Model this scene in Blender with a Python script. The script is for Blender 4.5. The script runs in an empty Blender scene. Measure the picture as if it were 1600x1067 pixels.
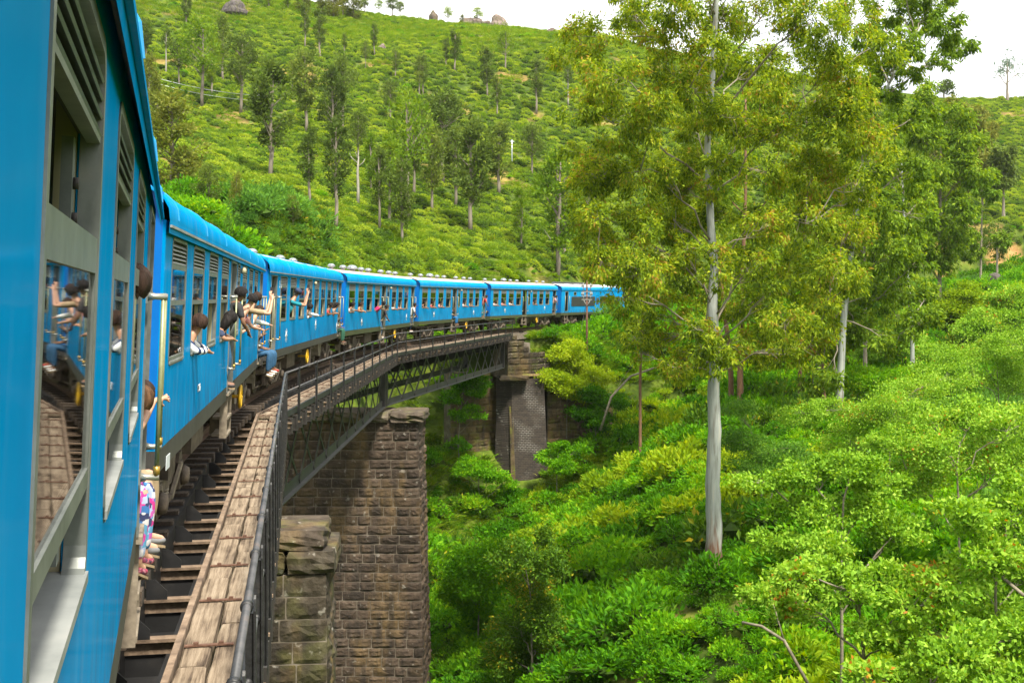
import bpy, bmesh, math, random
import numpy as np
from mathutils import Vector, Matrix

scene = bpy.context.scene
COL = scene.collection
R = math.radians
rnd = random.Random(7)
nrng = np.random.default_rng(7)

# ------------------------------------------------------------------ camera
FPX = 1743.4          # focal length in photo pixels (photo 1600 wide)
Y0 = 484.4            # horizon row of the photo
EYE = 2.725           # eye above rail head
cam = bpy.data.cameras.new('camera')
cam.sensor_width = 36.0
cam.lens = 36.0 * FPX / 1600.0
cam.shift_y = -(533.5 - Y0) / 1600.0
cam.clip_start = 0.05
cam.clip_end = 6000
cam_o = bpy.data.objects.new('camera', cam)
cam_o.location = (0, 0, EYE)
cam_o.rotation_euler = (R(90), 0, 0)
COL.objects.link(cam_o)
scene.camera = cam_o

# ------------------------------------------------------------------ light
SUN_EL, SUN_AZ = R(58), R(150)      # azimuth clockwise from +Y : behind the camera, to the right
world = bpy.data.worlds.new('World'); scene.world = world
world.use_nodes = True
wn = world.node_tree.nodes; wl = world.node_tree.links
wn.clear()
w_out = wn.new('ShaderNodeOutputWorld'); w_bg = wn.new('ShaderNodeBackground')
sky = wn.new('ShaderNodeTexSky'); sky.sky_type = 'NISHITA'; sky.sun_disc = False
sky.sun_elevation = SUN_EL; sky.sun_rotation = SUN_AZ
sky.air_density = 1.0; sky.dust_density = 1.5; sky.ozone_density = 1.0
w_tc = wn.new('ShaderNodeTexCoord')
w_n = wn.new('ShaderNodeTexNoise'); w_n.inputs['Scale'].default_value = 2.3
w_n.inputs['Detail'].default_value = 7; w_n.inputs['Roughness'].default_value = 0.55
w_map = wn.new('ShaderNodeMapping'); w_map.inputs['Scale'].default_value = (1, 1, 2.2)
w_map.inputs['Location'].default_value = (0.31, 0.0, 0.2)
w_ramp = wn.new('ShaderNodeValToRGB')
w_ramp.color_ramp.elements[0].position = 0.30; w_ramp.color_ramp.elements[0].color = (0.45, 0.45, 0.45, 1)
w_ramp.color_ramp.elements[1].position = 0.52; w_ramp.color_ramp.elements[1].color = (1, 1, 1, 1)
w_mix = wn.new('ShaderNodeMixRGB'); w_mix.inputs[2].default_value = (10.6, 10.5, 10.2, 1)
wl.new(w_tc.outputs['Generated'], w_map.inputs['Vector']); wl.new(w_map.outputs['Vector'], w_n.inputs['Vector'])
wl.new(w_n.outputs['Fac'], w_ramp.inputs['Fac']); wl.new(w_ramp.outputs['Color'], w_mix.inputs[0])
wl.new(sky.outputs['Color'], w_mix.inputs[1]); wl.new(w_mix.outputs['Color'], w_bg.inputs['Color'])
w_bg.inputs['Strength'].default_value = 0.085
wl.new(w_bg.outputs['Background'], w_out.inputs['Surface'])

sun = bpy.data.lights.new('sun', 'SUN'); sun.energy = 4.6; sun.angle = R(9); sun.color = (1.0, 0.93, 0.79)
sun_o = bpy.data.objects.new('sun', sun); COL.objects.link(sun_o)
_sd = Vector((math.sin(SUN_AZ) * math.cos(SUN_EL), math.cos(SUN_AZ) * math.cos(SUN_EL), math.sin(SUN_EL)))
sun_o.rotation_euler = _sd.to_track_quat('Z', 'Y').to_euler()
sun_o.location = (20, -30, 60)

vs = scene.view_settings
vs.view_transform = 'Standard'; vs.look = 'None'; vs.exposure = 1.1; vs.gamma = 1.0; vs.use_curve_mapping = False
scene.cycles.max_bounces = 7
scene.cycles.diffuse_bounces = 3
scene.cycles.glossy_bounces = 3
scene.cycles.transmission_bounces = 4
scene.cycles.transparent_max_bounces = 12
scene.cycles.caustics_reflective = False
scene.cycles.caustics_refractive = False
scene.cycles.sample_clamp_indirect = 6

# ------------------------------------------------------------------ helpers
def at(px, py, Z):
    return Vector(((px - 800) * Z / FPX, Z, EYE - (py - Y0) * Z / FPX))

def tag(o, label=None, cat=None, group=None, kind=None):
    if label: o['label'] = label
    if cat: o['category'] = cat
    if group: o['group'] = group
    if kind: o['kind'] = kind
    return o

def empty(name, loc=(0, 0, 0), parent=None):
    o = bpy.data.objects.new(name, None); COL.objects.link(o)
    o.empty_display_size = 0.3
    o.location = loc
    if parent: o.parent = parent
    return o

class MB:
    """collects primitives into one mesh"""
    def __init__(self): self.v = []; self.f = []; self.m = []; self.smooth = []
    def add(self, vs_, fs, mi=0, smooth=False):
        b = len(self.v); self.v += [tuple(p) for p in vs_]
        for f in fs: self.f.append(tuple(b + i for i in f)); self.m.append(mi); self.smooth.append(smooth)
        return self
    def box(self, x0, x1, y0, y1, z0, z1, mi=0):
        v = [(x0,y0,z0),(x1,y0,z0),(x1,y1,z0),(x0,y1,z0),(x0,y0,z1),(x1,y0,z1),(x1,y1,z1),(x0,y1,z1)]
        return self.add(v, [(0,3,2,1),(4,5,6,7),(0,1,5,4),(1,2,6,5),(2,3,7,6),(3,0,4,7)], mi)
    def bar(self, a, b, w, h, up=(0,0,1), mi=0):
        """rectangular bar from a to b; w across, h along up"""
        a = Vector(a); b = Vector(b); d = (b - a).normalized(); up = Vector(up)
        s = d.cross(up); s.normalize(); u = s.cross(d).normalized()
        v = []
        for p in (a, b):
            v += [p - s*w/2 - u*h/2, p + s*w/2 - u*h/2, p + s*w/2 + u*h/2, p - s*w/2 + u*h/2]
        return self.add(v, [(0,1,2,3),(7,6,5,4),(0,4,5,1),(1,5,6,2),(2,6,7,3),(3,7,4,0)], mi)
    def tube(self, pts, rad, n=8, mi=0, cap=True, smooth=True):
        pts = [Vector(p) for p in pts]
        if not hasattr(rad, '__len__'): rad = [rad] * len(pts)
        vs_ = []; fs = []
        prev = None
        for i, p in enumerate(pts):
            d = (pts[min(i+1, len(pts)-1)] - pts[max(i-1, 0)])
            d = d.normalized() if d.length > 1e-9 else Vector((0,0,1))
            if prev is None:
                ref = Vector((0,0,1)) if abs(d.z) < .9 else Vector((1,0,0))
                s = d.cross(ref).normalized()
            else:
                s = (prev - d * prev.dot(d)); s = s.normalized() if s.length > 1e-6 else d.orthogonal().normalized()
            prev = s; u = d.cross(s)
            for k in range(n):
                a = 2*math.pi*k/n
                vs_.append(p + (s*math.cos(a) + u*math.sin(a)) * rad[i])
        for i in range(len(pts)-1):
            for k in range(n):
                k2 = (k+1) % n
                fs.append((i*n+k, i*n+k2, (i+1)*n+k2, (i+1)*n+k))
        if cap:
            fs.append(tuple(range(n-1, -1, -1))); fs.append(tuple((len(pts)-1)*n + k for k in range(n)))
        return self.add(vs_, fs, mi, smooth)
    def prism(self, poly, axis_a, axis_b, axis_n, org, depth, mi=0):
        """poly in (a,b) coords extruded along axis_n by depth"""
        A, B, N, O = Vector(axis_a), Vector(axis_b), Vector(axis_n), Vector(org)
        n = len(poly)
        v = [O + A*p[0] + B*p[1] for p in poly] + [O + A*p[0] + B*p[1] + N*depth for p in poly]
        fs = [tuple(range(n-1, -1, -1)), tuple(range(n, 2*n))]
        for i in range(n):
            j = (i+1) % n; fs.append((i, j, n+j, n+i))
        return self.add(v, fs, mi)
    def ring(self, outer, inner, y0, y1, mi=0):
        """frame between two closed (x,z) loops of equal count, from y0 (front) to y1 (back)"""
        n = len(outer); v = []
        for (lp, y) in ((outer, y0), (inner, y0), (outer, y1), (inner, y1)):
            v += [(p[0], y, p[1]) for p in lp]
        fs = []
        for i in range(n):
            j = (i+1) % n
            fs.append((i, j, n+j, n+i)); fs.append((2*n+j, 2*n+i, 3*n+i, 3*n+j))
            fs.append((j, i, 2*n+i, 2*n+j)); fs.append((n+i, n+j, 3*n+j, 3*n+i))
        return self.add(v, fs, mi)
    def lathe(self, prof, org, axis, n=12, mi=0, smooth=True):
        """prof: list of (r, h) along axis"""
        axis = Vector(axis).normalized(); s = axis.orthogonal().normalized(); u = axis.cross(s); O = Vector(org)
        v = []; fs = []
        for (r, h) in prof:
            for k in range(n):
                a = 2*math.pi*k/n
                v.append(O + axis*h + (s*math.cos(a) + u*math.sin(a))*r)
        for i in range(len(prof)-1):
            for k in range(n):
                k2 = (k+1) % n
                fs.append((i*n+k, i*n+k2, (i+1)*n+k2, (i+1)*n+k))
        fs.append(tuple(range(n-1, -1, -1))); fs.append(tuple((len(prof)-1)*n + k for k in range(n)))
        return self.add(v, fs, mi, smooth)
    def mesh(self, name, mats, recalc=True):
        me = bpy.data.meshes.new(name)
        me.from_pydata([tuple(p) for p in self.v], [], self.f)
        if not isinstance(mats, (list, tuple)): mats = [mats]
        for m in mats: me.materials.append(m)
        me.polygons.foreach_set('material_index', self.m)
        me.polygons.foreach_set('use_smooth', self.smooth)
        if recalc:
            bm = bmesh.new(); bm.from_mesh(me); bmesh.ops.recalc_face_normals(bm, faces=bm.faces); bm.to_mesh(me); bm.free()
        me.update()
        return me
    def build(self, name, mats, parent=None, loc=(0, 0, 0)):
        return link(name, self.mesh(name, mats), parent, loc)

def link(name, me, parent=None, loc=(0, 0, 0), rot=None, scale=None):
    o = bpy.data.objects.new(name, me); COL.objects.link(o)
    o.location = loc
    if rot is not None: o.rotation_euler = rot
    if scale is not None: o.scale = scale
    if parent is not None: o.parent = parent
    return o

def np_mesh(name, V, Fq, mats, smooth=False, mat_idx=None):
    """fast mesh from numpy verts (N,3) and quads (M,4) or tris (M,3)"""
    me = bpy.data.meshes.new(name)
    V = np.asarray(V, dtype=np.float32); Fq = np.asarray(Fq, dtype=np.int32)
    k = Fq.shape[1]
    me.vertices.add(len(V)); me.vertices.foreach_set('co', V.ravel())
    me.loops.add(Fq.size); me.loops.foreach_set('vertex_index', Fq.ravel())
    me.polygons.add(len(Fq))
    me.polygons.foreach_set('loop_start', np.arange(0, Fq.size, k, dtype=np.int32))
    me.polygons.foreach_set('loop_total', np.full(len(Fq), k, dtype=np.int32))
    if not isinstance(mats, (list, tuple)): mats = [mats]
    for m in mats: me.materials.append(m)
    if mat_idx is not None: me.polygons.foreach_set('material_index', np.asarray(mat_idx, dtype=np.int32))
    if smooth: me.polygons.foreach_set('use_smooth', np.ones(len(Fq), dtype=bool))
    me.update(calc_edges=True); me.validate()
    return me

# ------------------------------------------------------------------ materials
def nodes_of(name):
    m = bpy.data.materials.new(name); m.use_nodes = True
    nt = m.node_tree; nt.nodes.clear()
    out = nt.nodes.new('ShaderNodeOutputMaterial')
    return m, nt, out

def _n(nt, t, **kw):
    n = nt.nodes.new(t)
    for k, v in kw.items(): setattr(n, k, v)
    return n

def ramp_node(nt, stops):
    r = nt.nodes.new('ShaderNodeValToRGB'); cr = r.color_ramp
    while len(cr.elements) < len(stops): cr.elements.new(0.5)
    for e, (p, c) in zip(cr.elements, stops):
        e.position = p; e.color = tuple(c) + (1,) if len(c) == 3 else c
    return r

def pmat(name, stops, scale=3.0, detail=6, rough=0.6, rough2=None, bump=0.0, bscale=None, metal=0.0, spec=0.5,
         coords='Object', stretch=(1, 1, 1), objrand=0.0, coat=0.0, streak=None, sheen=0.0):
    """noise-driven principled: stops = colour ramp over noise"""
    m, nt, out = nodes_of(name)
    b = _n(nt, 'ShaderNodeBsdfPrincipled'); nt.links.new(b.outputs[0], out.inputs[0])
    tc = _n(nt, 'ShaderNodeTexCoord'); mp = _n(nt, 'ShaderNodeMapping'); mp.inputs['Scale'].default_value = stretch
    if coords == 'World':
        g = _n(nt, 'ShaderNodeNewGeometry'); nt.links.new(g.outputs['Position'], mp.inputs['Vector'])
    else:
        nt.links.new(tc.outputs[coords], mp.inputs['Vector'])
    oi = None
    if objrand:
        oi = _n(nt, 'ShaderNodeObjectInfo')
        mul = _n(nt, 'ShaderNodeMath', operation='MULTIPLY'); mul.inputs[1].default_value = 57.0
        nt.links.new(oi.outputs['Random'], mul.inputs[0]); nt.links.new(mul.outputs[0], mp.inputs['Location'])
    nz = _n(nt, 'ShaderNodeTexNoise'); nz.inputs['Scale'].default_value = scale; nz.inputs['Detail'].default_value = detail
    nz.inputs['Roughness'].default_value = 0.62
    nt.links.new(mp.outputs['Vector'], nz.inputs['Vector'])
    fac = nz.outputs['Fac']
    if objrand:
        ma = _n(nt, 'ShaderNodeMath', operation='MULTIPLY_ADD'); ma.inputs[1].default_value = objrand
        ma.inputs[2].default_value = -objrand/2
        nt.links.new(oi.outputs['Random'], ma.inputs[0])
        ad = _n(nt, 'ShaderNodeMath', operation='ADD'); nt.links.new(fac, ad.inputs[0]); nt.links.new(ma.outputs[0], ad.inputs[1])
        fac = ad.outputs[0]
    rp = ramp_node(nt, stops); nt.links.new(fac, rp.inputs['Fac'])
    col = rp.outputs['Color']
    if streak:
        # streak = (colour, amount, scale, stretch)
        mp2 = _n(nt, 'ShaderNodeMapping'); mp2.inputs['Scale'].default_value = streak[3]
        nt.links.new(tc.outputs['Object'], mp2.inputs['Vector'])
        n2 = _n(nt, 'ShaderNodeTexNoise'); n2.inputs['Scale'].default_value = streak[2]; n2.inputs['Detail'].default_value = 5
        nt.links.new(mp2.outputs['Vector'], n2.inputs['Vector'])
        r2 = ramp_node(nt, [(0.5, (0, 0, 0)), (0.78, (streak[1],)*3)]); nt.links.new(n2.outputs['Fac'], r2.inputs['Fac'])
        mx = _n(nt, 'ShaderNodeMixRGB'); mx.inputs[2].default_value = tuple(streak[0]) + (1,)
        nt.links.new(r2.outputs['Color'], mx.inputs[0]); nt.links.new(col, mx.inputs[1]); col = mx.outputs['Color']
    nt.links.new(col, b.inputs['Base Color'])
    if sheen:
        gl = _n(nt, 'ShaderNodeBsdfGlossy'); gl.inputs['Roughness'].default_value = .10
        ms = _n(nt, 'ShaderNodeMixShader'); ms.inputs[0].default_value = sheen
        nt.links.new(b.outputs[0], ms.inputs[1]); nt.links.new(gl.outputs[0], ms.inputs[2]); nt.links.new(ms.outputs[0], out.inputs[0])
    b.inputs['Roughness'].default_value = rough; b.inputs['Metallic'].default_value = metal
    b.inputs['Specular IOR Level'].default_value = spec
    if coat: b.inputs['Coat Weight'].default_value = coat; b.inputs['Coat Roughness'].default_value = 0.08
    if rough2 is not None:
        mr = _n(nt, 'ShaderNodeMapRange'); mr.inputs['To Min'].default_value = rough; mr.inputs['To Max'].default_value = rough2
        nt.links.new(nz.outputs['Fac'], mr.inputs['Value']); nt.links.new(mr.outputs[0], b.inputs['Roughness'])
    if bump:
        nb = _n(nt, 'ShaderNodeTexNoise'); nb.inputs['Scale'].default_value = bscale or scale*2.5; nb.inputs['Detail'].default_value = 5
        nt.links.new(mp.outputs['Vector'], nb.inputs['Vector'])
        bp = _n(nt, 'ShaderNodeBump'); bp.inputs['Strength'].default_value = bump; bp.inputs['Distance'].default_value = 0.05
        nt.links.new(nb.outputs['Fac'], bp.inputs['Height']); nt.links.new(bp.outputs[0], b.inputs['Normal'])
    return m

def leafmat(name, stops, transl=0.35, objvar=0.3, rough=0.5, ocol=None, spec=0.07, pvar=0.5, pscale=0.45):
    """leaf: colour by random-per-leaf + per-instance random, part translucent"""
    m, nt, out = nodes_of(name)
    g = _n(nt, 'ShaderNodeNewGeometry'); oi = _n(nt, 'ShaderNodeObjectInfo')
    a = _n(nt, 'ShaderNodeMath', operation='MULTIPLY'); a.inputs[1].default_value = 1 - objvar
    b_ = _n(nt, 'ShaderNodeMath', operation='MULTIPLY'); b_.inputs[1].default_value = objvar
    s = _n(nt, 'ShaderNodeMath', operation='ADD')
    nt.links.new(g.outputs['Random Per Island'], a.inputs[0]); nt.links.new(oi.outputs['Random'], b_.inputs[0])
    nt.links.new(a.outputs[0], s.inputs[0]); nt.links.new(b_.outputs[0], s.inputs[1])
    nz = _n(nt, 'ShaderNodeTexNoise'); nz.inputs['Scale'].default_value = pscale; nz.inputs['Detail'].default_value = 3
    nt.links.new(g.outputs['Position'], nz.inputs['Vector'])
    pa_ = _n(nt, 'ShaderNodeMath', operation='MULTIPLY_ADD'); pa_.inputs[1].default_value = pvar*2; pa_.inputs[2].default_value = -pvar
    nt.links.new(nz.outputs['Fac'], pa_.inputs[0])
    s2 = _n(nt, 'ShaderNodeMath', operation='ADD'); nt.links.new(s.outputs[0], s2.inputs[0]); nt.links.new(pa_.outputs[0], s2.inputs[1])
    rp = ramp_node(nt, stops); nt.links.new(s2.outputs[0], rp.inputs['Fac'])
    p = _n(nt, 'ShaderNodeBsdfPrincipled'); p.inputs['Roughness'].default_value = rough; p.inputs['Specular IOR Level'].default_value = spec
    t = _n(nt, 'ShaderNodeBsdfTranslucent')
    hs = _n(nt, 'ShaderNodeHueSaturation'); hs.inputs['Saturation'].default_value = 1.08; hs.inputs['Value'].default_value = 1.25; hs.inputs['Hue'].default_value = 0.485
    nt.links.new(rp.outputs['Color'], hs.inputs['Color']); nt.links.new(hs.outputs['Color'], t.inputs['Color'])
    mx = _n(nt, 'ShaderNodeMixShader'); mx.inputs[0].default_value = transl
    nt.links.new(rp.outputs['Color'], p.inputs['Base Color'])
    nt.links.new(p.outputs[0], mx.inputs[1]); nt.links.new(t.outputs[0], mx.inputs[2]); nt.links.new(mx.outputs[0], out.inputs[0])
    return m

def glassmat(name, tint=(0.8, 0.85, 0.82), ior=1.8, rough=0.022):
    m, nt, out = nodes_of(name)
    f = _n(nt, 'ShaderNodeFresnel'); f.inputs['IOR'].default_value = ior
    t = _n(nt, 'ShaderNodeBsdfTransparent'); t.inputs['Color'].default_value = tint + (1,)
    gl = _n(nt, 'ShaderNodeBsdfGlossy'); gl.inputs['Roughness'].default_value = rough
    mx = _n(nt, 'ShaderNodeMixShader'); nt.links.new(f.outputs[0], mx.inputs[0])
    nt.links.new(t.outputs[0], mx.inputs[1]); nt.links.new(gl.outputs[0], mx.inputs[2]); nt.links.new(mx.outputs[0], out.inputs[0])
    return m

def flat(name, c, rough=0.6, metal=0.0, spec=0.5):
    m, nt, out = nodes_of(name)
    b = _n(nt, 'ShaderNodeBsdfPrincipled'); nt.links.new(b.outputs[0], out.inputs[0])
    nz = _n(nt, 'ShaderNodeTexNoise'); nz.inputs['Scale'].default_value = 9; nz.inputs['Detail'].default_value = 4
    tc = _n(nt, 'ShaderNodeTexCoord'); nt.links.new(tc.outputs['Object'], nz.inputs['Vector'])
    rp = ramp_node(nt, [(0.3, tuple(x*0.82 for x in c)), (0.7, tuple(min(1, x*1.12) for x in c))])
    nt.links.new(nz.outputs['Fac'], rp.inputs['Fac']); nt.links.new(rp.outputs['Color'], b.inputs['Base Color'])
    b.inputs['Roughness'].default_value = rough; b.inputs['Metallic'].default_value = metal; b.inputs['Specular IOR Level'].default_value = spec
    return m

M = {}
M['blue'] = pmat('blue_paint', [(0.25, (0.0, 0.175, 0.43)), (0.45, (0.0, 0.225, 0.53)), (0.6, (0.0, 0.25, 0.57)), (0.8, (0.02, 0.30, 0.62))], scale=0.9, rough=0.22, rough2=0.32,
                 bump=0.015, bscale=1.4, spec=0.0, streak=((0.09, 0.27, 0.47), 0.38, 2.2, (3.0, 3.0, 0.35)), sheen=0.07)
M['end_blue_shaded'] = pmat('blue_paint_shaded', [(0.3, (0.0, 0.11, 0.42)), (0.7, (0.004, 0.145, 0.50))], scale=1.5, rough=0.35)  # same paint as the sides, shade on the ends put into the colour
M['roof_grey'] = pmat('roof_paint', [(0.3, (0.30, 0.30, 0.29)), (0.55, (0.42, 0.40, 0.38)), (0.75, (0.50, 0.42, 0.37))], scale=0.7, rough=0.6, bump=0.1,
                      streak=((0.2, 0.17, 0.15), 0.5, 1.5, (0.4, 2.5, 1)))
M['roof_red'] = pmat('roof_dusty', [(0.3, (0.42, 0.33, 0.30)), (0.6, (0.52, 0.42, 0.38)), (0.8, (0.55, 0.50, 0.47))], scale=0.8, rough=0.65, bump=0.1,
                     streak=((0.25, 0.18, 0.15), 0.5, 1.5, (0.4, 2.5, 1)))
M['alu'] = pmat('aluminium', [(0.3, (0.11, 0.125, 0.12)), (0.6, (0.20, 0.215, 0.205)), (0.8, (0.27, 0.26, 0.235))], scale=5, rough=0.42, metal=0.25, bump=0.05)
M['gutter'] = pmat('gutter_paint', [(0.3, (0.12, 0.135, 0.135)), (0.6, (0.27, 0.285, 0.28)), (0.8, (0.36, 0.35, 0.33))], scale=2.5, rough=0.5)
M['cream'] = pmat('cream_lining', [(0.3, (0.30, 0.27, 0.16)), (0.7, (0.42, 0.38, 0.25))], scale=2, rough=0.5)
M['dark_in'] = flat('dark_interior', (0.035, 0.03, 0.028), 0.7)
M['glass'] = glassmat('window_glass')
M['solebar'] = pmat('solebar_black', [(0.3, (0.030, 0.028, 0.027)), (0.65, (0.052, 0.048, 0.045)), (0.85, (0.09, 0.075, 0.06))], scale=2.5, rough=0.55, bump=0.1)
M['solebar_g'] = pmat('solebar_green', [(0.3, (0.035, 0.045, 0.02)), (0.65, (0.06, 0.07, 0.03)), (0.85, (0.09, 0.08, 0.045))], scale=2.5, rough=0.55, bump=0.1)
M['under'] = pmat('underframe_dirt', [(0.3, (0.035, 0.026, 0.020)), (0.55, (0.10, 0.075, 0.055)), (0.8, (0.20, 0.16, 0.12))], scale=4, rough=0.75, bump=0.3)
M['under_l'] = pmat('underframe_dust', [(0.3, (0.10, 0.08, 0.06)), (0.6, (0.24, 0.20, 0.15)), (0.8, (0.34, 0.29, 0.22))], scale=4, rough=0.75, bump=0.2)
M['wheel'] = pmat('wheel_steel', [(0.3, (0.05, 0.036, 0.028)), (0.7, (0.14, 0.10, 0.075))], scale=5, rough=0.6, metal=0.3)
M['yellow'] = flat('yellow_paint', (0.62, 0.36, 0.01), 0.45)
M['vent'] = pmat('vent_metal', [(0.3, (0.20, 0.24, 0.28)), (0.7, (0.36, 0.40, 0.43))], scale=4, rough=0.35, metal=0.4)
M['pole_m'] = pmat('grab_rail', [(0.3, (0.16, 0.18, 0.08)), (0.7, (0.30, 0.30, 0.17))], scale=8, rough=0.4, metal=0.2)
M['white_p'] = flat('white_paint', (0.58, 0.62, 0.66), 0.5)
M['pole_w'] = flat('pole_white', (0.24, 0.24, 0.225), 0.6)
M['dark_panel'] = flat('dark_grille', (0.045, 0.05, 0.055), 0.5)
M['chrome'] = flat('bright_metal', (0.33, 0.33, 0.29), 0.35, 0.6)
M['brass'] = flat('brass', (0.38, 0.24, 0.05), 0.35, 0.6)
M['girder'] = pmat('girder_iron', [(0.3, (0.006, 0.006, 0.0065)), (0.55, (0.012, 0.012, 0.013)), (0.75, (0.03, 0.027, 0.025))], scale=2.2, rough=0.55, bump=0.15, coords='World')
M['girder_l'] = pmat('girder_flange', [(0.3, (0.010, 0.011, 0.012)), (0.55, (0.020, 0.022, 0.024)), (0.75, (0.042, 0.041, 0.039))], scale=1.6, rough=0.5, bump=0.15, coords='World')
M['rail_post'] = pmat('post_iron', [(0.3, (0.010, 0.010, 0.011)), (0.6, (0.022, 0.022, 0.024)), (0.8, (0.06, 0.05, 0.038))], scale=6, rough=0.5, bump=0.2, coords='World')
M['pipe'] = pmat('pipe_iron', [(0.3, (0.03, 0.033, 0.036)), (0.55, (0.085, 0.085, 0.09)), (0.75, (0.15, 0.11, 0.09))], scale=3, rough=0.38, metal=0.35, coords='World')
M['rust'] = pmat('rusty_iron', [(0.3, (0.07, 0.032, 0.02)), (0.6, (0.13, 0.065, 0.04)), (0.8, (0.2, 0.12, 0.08))], scale=8, rough=0.7, bump=0.3)
M['rust_l'] = pmat('rusty_ledge', [(0.3, (0.07, 0.045, 0.03)), (0.55, (0.20, 0.14, 0.095)), (0.8, (0.33, 0.25, 0.18))], scale=5, rough=0.75, bump=0.3)
M['railsteel'] = pmat('rail_steel', [(0.3, (0.06, 0.035, 0.022)), (0.7, (0.15, 0.09, 0.06))], scale=4, rough=0.6, metal=0.2)
M['mortar'] = pmat('mortar', [(0.3, (0.045, 0.037, 0.028)), (0.5, (0.11, 0.09, 0.068)), (0.75, (0.24, 0.205, 0.165))], scale=1.3, rough=0.9, bump=0.3, coords='World')
def add_grime(m, z0, z1, col=(0.055, 0.06, 0.065), amt=0.75):
    """brake dust thrown up on the lower panels, rust runs under the gutter"""
    nt = m.node_tree; b = next(n for n in nt.nodes if n.type == 'BSDF_PRINCIPLED'); src = b.inputs['Base Color'].links[0].from_socket
    tc = _n(nt, 'ShaderNodeTexCoord'); sx = _n(nt, 'ShaderNodeSeparateXYZ'); nt.links.new(tc.outputs['Object'], sx.inputs[0])
    mp = _n(nt, 'ShaderNodeMapping'); mp.inputs['Scale'].default_value = (2.2, 2.2, .7); nt.links.new(tc.outputs['Object'], mp.inputs[0])
    nz = _n(nt, 'ShaderNodeTexNoise'); nz.inputs['Scale'].default_value = 2.6; nz.inputs['Detail'].default_value = 8; nt.links.new(mp.outputs[0], nz.inputs[0])
    mr = _n(nt, 'ShaderNodeMapRange'); mr.inputs['From Min'].default_value = z1; mr.inputs['From Max'].default_value = z0; nt.links.new(sx.outputs['Z'], mr.inputs['Value'])
    ad = _n(nt, 'ShaderNodeMath', operation='MULTIPLY'); nt.links.new(mr.outputs[0], ad.inputs[0])
    rp = ramp_node(nt, [(.40, (0, 0, 0)), (.75, (amt,)*3)]); nt.links.new(nz.outputs['Fac'], rp.inputs[0]); nt.links.new(rp.outputs[0], ad.inputs[1])
    mx = _n(nt, 'ShaderNodeMixRGB'); mx.inputs[2].default_value = col + (1,); nt.links.new(ad.outputs[0], mx.inputs[0]); nt.links.new(src, mx.inputs[1])
    nt.links.new(mx.outputs[0], b.inputs['Base Color'])
add_grime(M['blue'], 1.2, 2.1)
# ------------------------------------------------------------------ railway alignment (right-hand curve)
TR_R, TR_PSI, TR_D, TR_G, TILT = 152.06, -0.29935, 0.50122, 0.01129, 0.03942
CAR_L, CAR_GAP, S0 = 17.69, 1.257, 11.029
def rail_z(s):
    return TR_G * s + (0.03 * (s - 125) if s > 125 else 0.0)
def side_pt(s, off=0.0):
    """point of the coach-side line at rail level; off > 0 towards the inside of the curve (right)"""
    a = TR_PSI + s / TR_R
    x = -TR_D * math.cos(TR_PSI) + TR_R * (math.cos(TR_PSI) - math.cos(a))
    y = TR_D * math.sin(TR_PSI) + TR_R * (math.sin(a) - math.sin(TR_PSI))
    return Vector((x + math.cos(a) * off, y - math.sin(a) * off, rail_z(s)))
def heading(s): return TR_PSI + s / TR_R
CCX = -TR_D * math.cos(TR_PSI) + TR_R * math.cos(TR_PSI)      # centre of the curve
CCY = TR_D * math.sin(TR_PSI) - TR_R * math.sin(TR_PSI)
def track_coords(x, y):
    """(s, offset from the coach-side line, + inside) of plan points"""
    dx = x - CCX; dy = y - CCY
    r = np.hypot(dx, dy)
    a = np.arctan2(dy, -dx)
    return (a - TR_PSI) * TR_R, TR_R - r

# ------------------------------------------------------------------ terrain: smooth surface through surveyed points
_P = []
for (px, py, Z, dz) in [
    # valley thicket
    (690,1060,52,-2.2),(850,1060,46,-1.6),(1000,1060,41,-1.4),(1000,900,58,-1.3),(850,900,64,-1.5),(700,900,72,-1.8),
    (700,800,82,-1.2),(850,760,87,-.9),(1000,760,74,-1.0),(1150,760,62,-1.4),(950,690,90,-.5),(1000,560,100,-1.2),(1120,908,50,0),
    (1150,662,78,-.4),(1300,668,78,-.4),(1250,1060,32,-1.8),(1450,1060,26,-2.2),(1600,1060,22,-2.6),(1600,900,30,-2.6),(1400,850,42,-2.4),
    (1600,760,48,-2.2),(1450,700,62,-1.6),(1600,640,75,-1.4),(1400,570,108,-.8),(1467,526,118,0),(1600,560,110,-.6),
    # right hill
    (1500,466,160,0),(1400,455,155,0),(1600,440,155,0),(1500,350,195,0),(1500,250,248,0),(1500,158,315,0),(1650,155,315,0),(1400,148,315,0),
    (1200,115,300,0),(1250,300,205,0),(1150,440,140,0),(1900,300,230,0),(1900,150,310,0),(1900,480,150,0),
    # main hill
    (960,445,128,0),(870,430,120,0),(870,352,152,0),(950,200,215,0),(950,61,275,0),(800,57,275,0),(700,50,278,0),(600,48,280,0),(620,105,225,0),
    (500,135,205,0),(640,340,133,0),(560,405,102,0),(430,388,86,0),(320,335,70,0),(422,280,126,0),(300,205,165,0),(320,168,180,0),
    (250,105,200,0),(350,22,250,0),(250,-25,258,0),(100,-60,265,0),(-150,-60,260,0),(800,205,200,0),(700,265,165,0),(1050,96,285,0),
    # behind the ridge
    (800,80,400,0),(300,40,400,0),(1500,240,430,0),(1100,150,420,0)]:
    p = at(px, py, Z); _P.append((p.x, p.y, p.z + dz))
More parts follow.
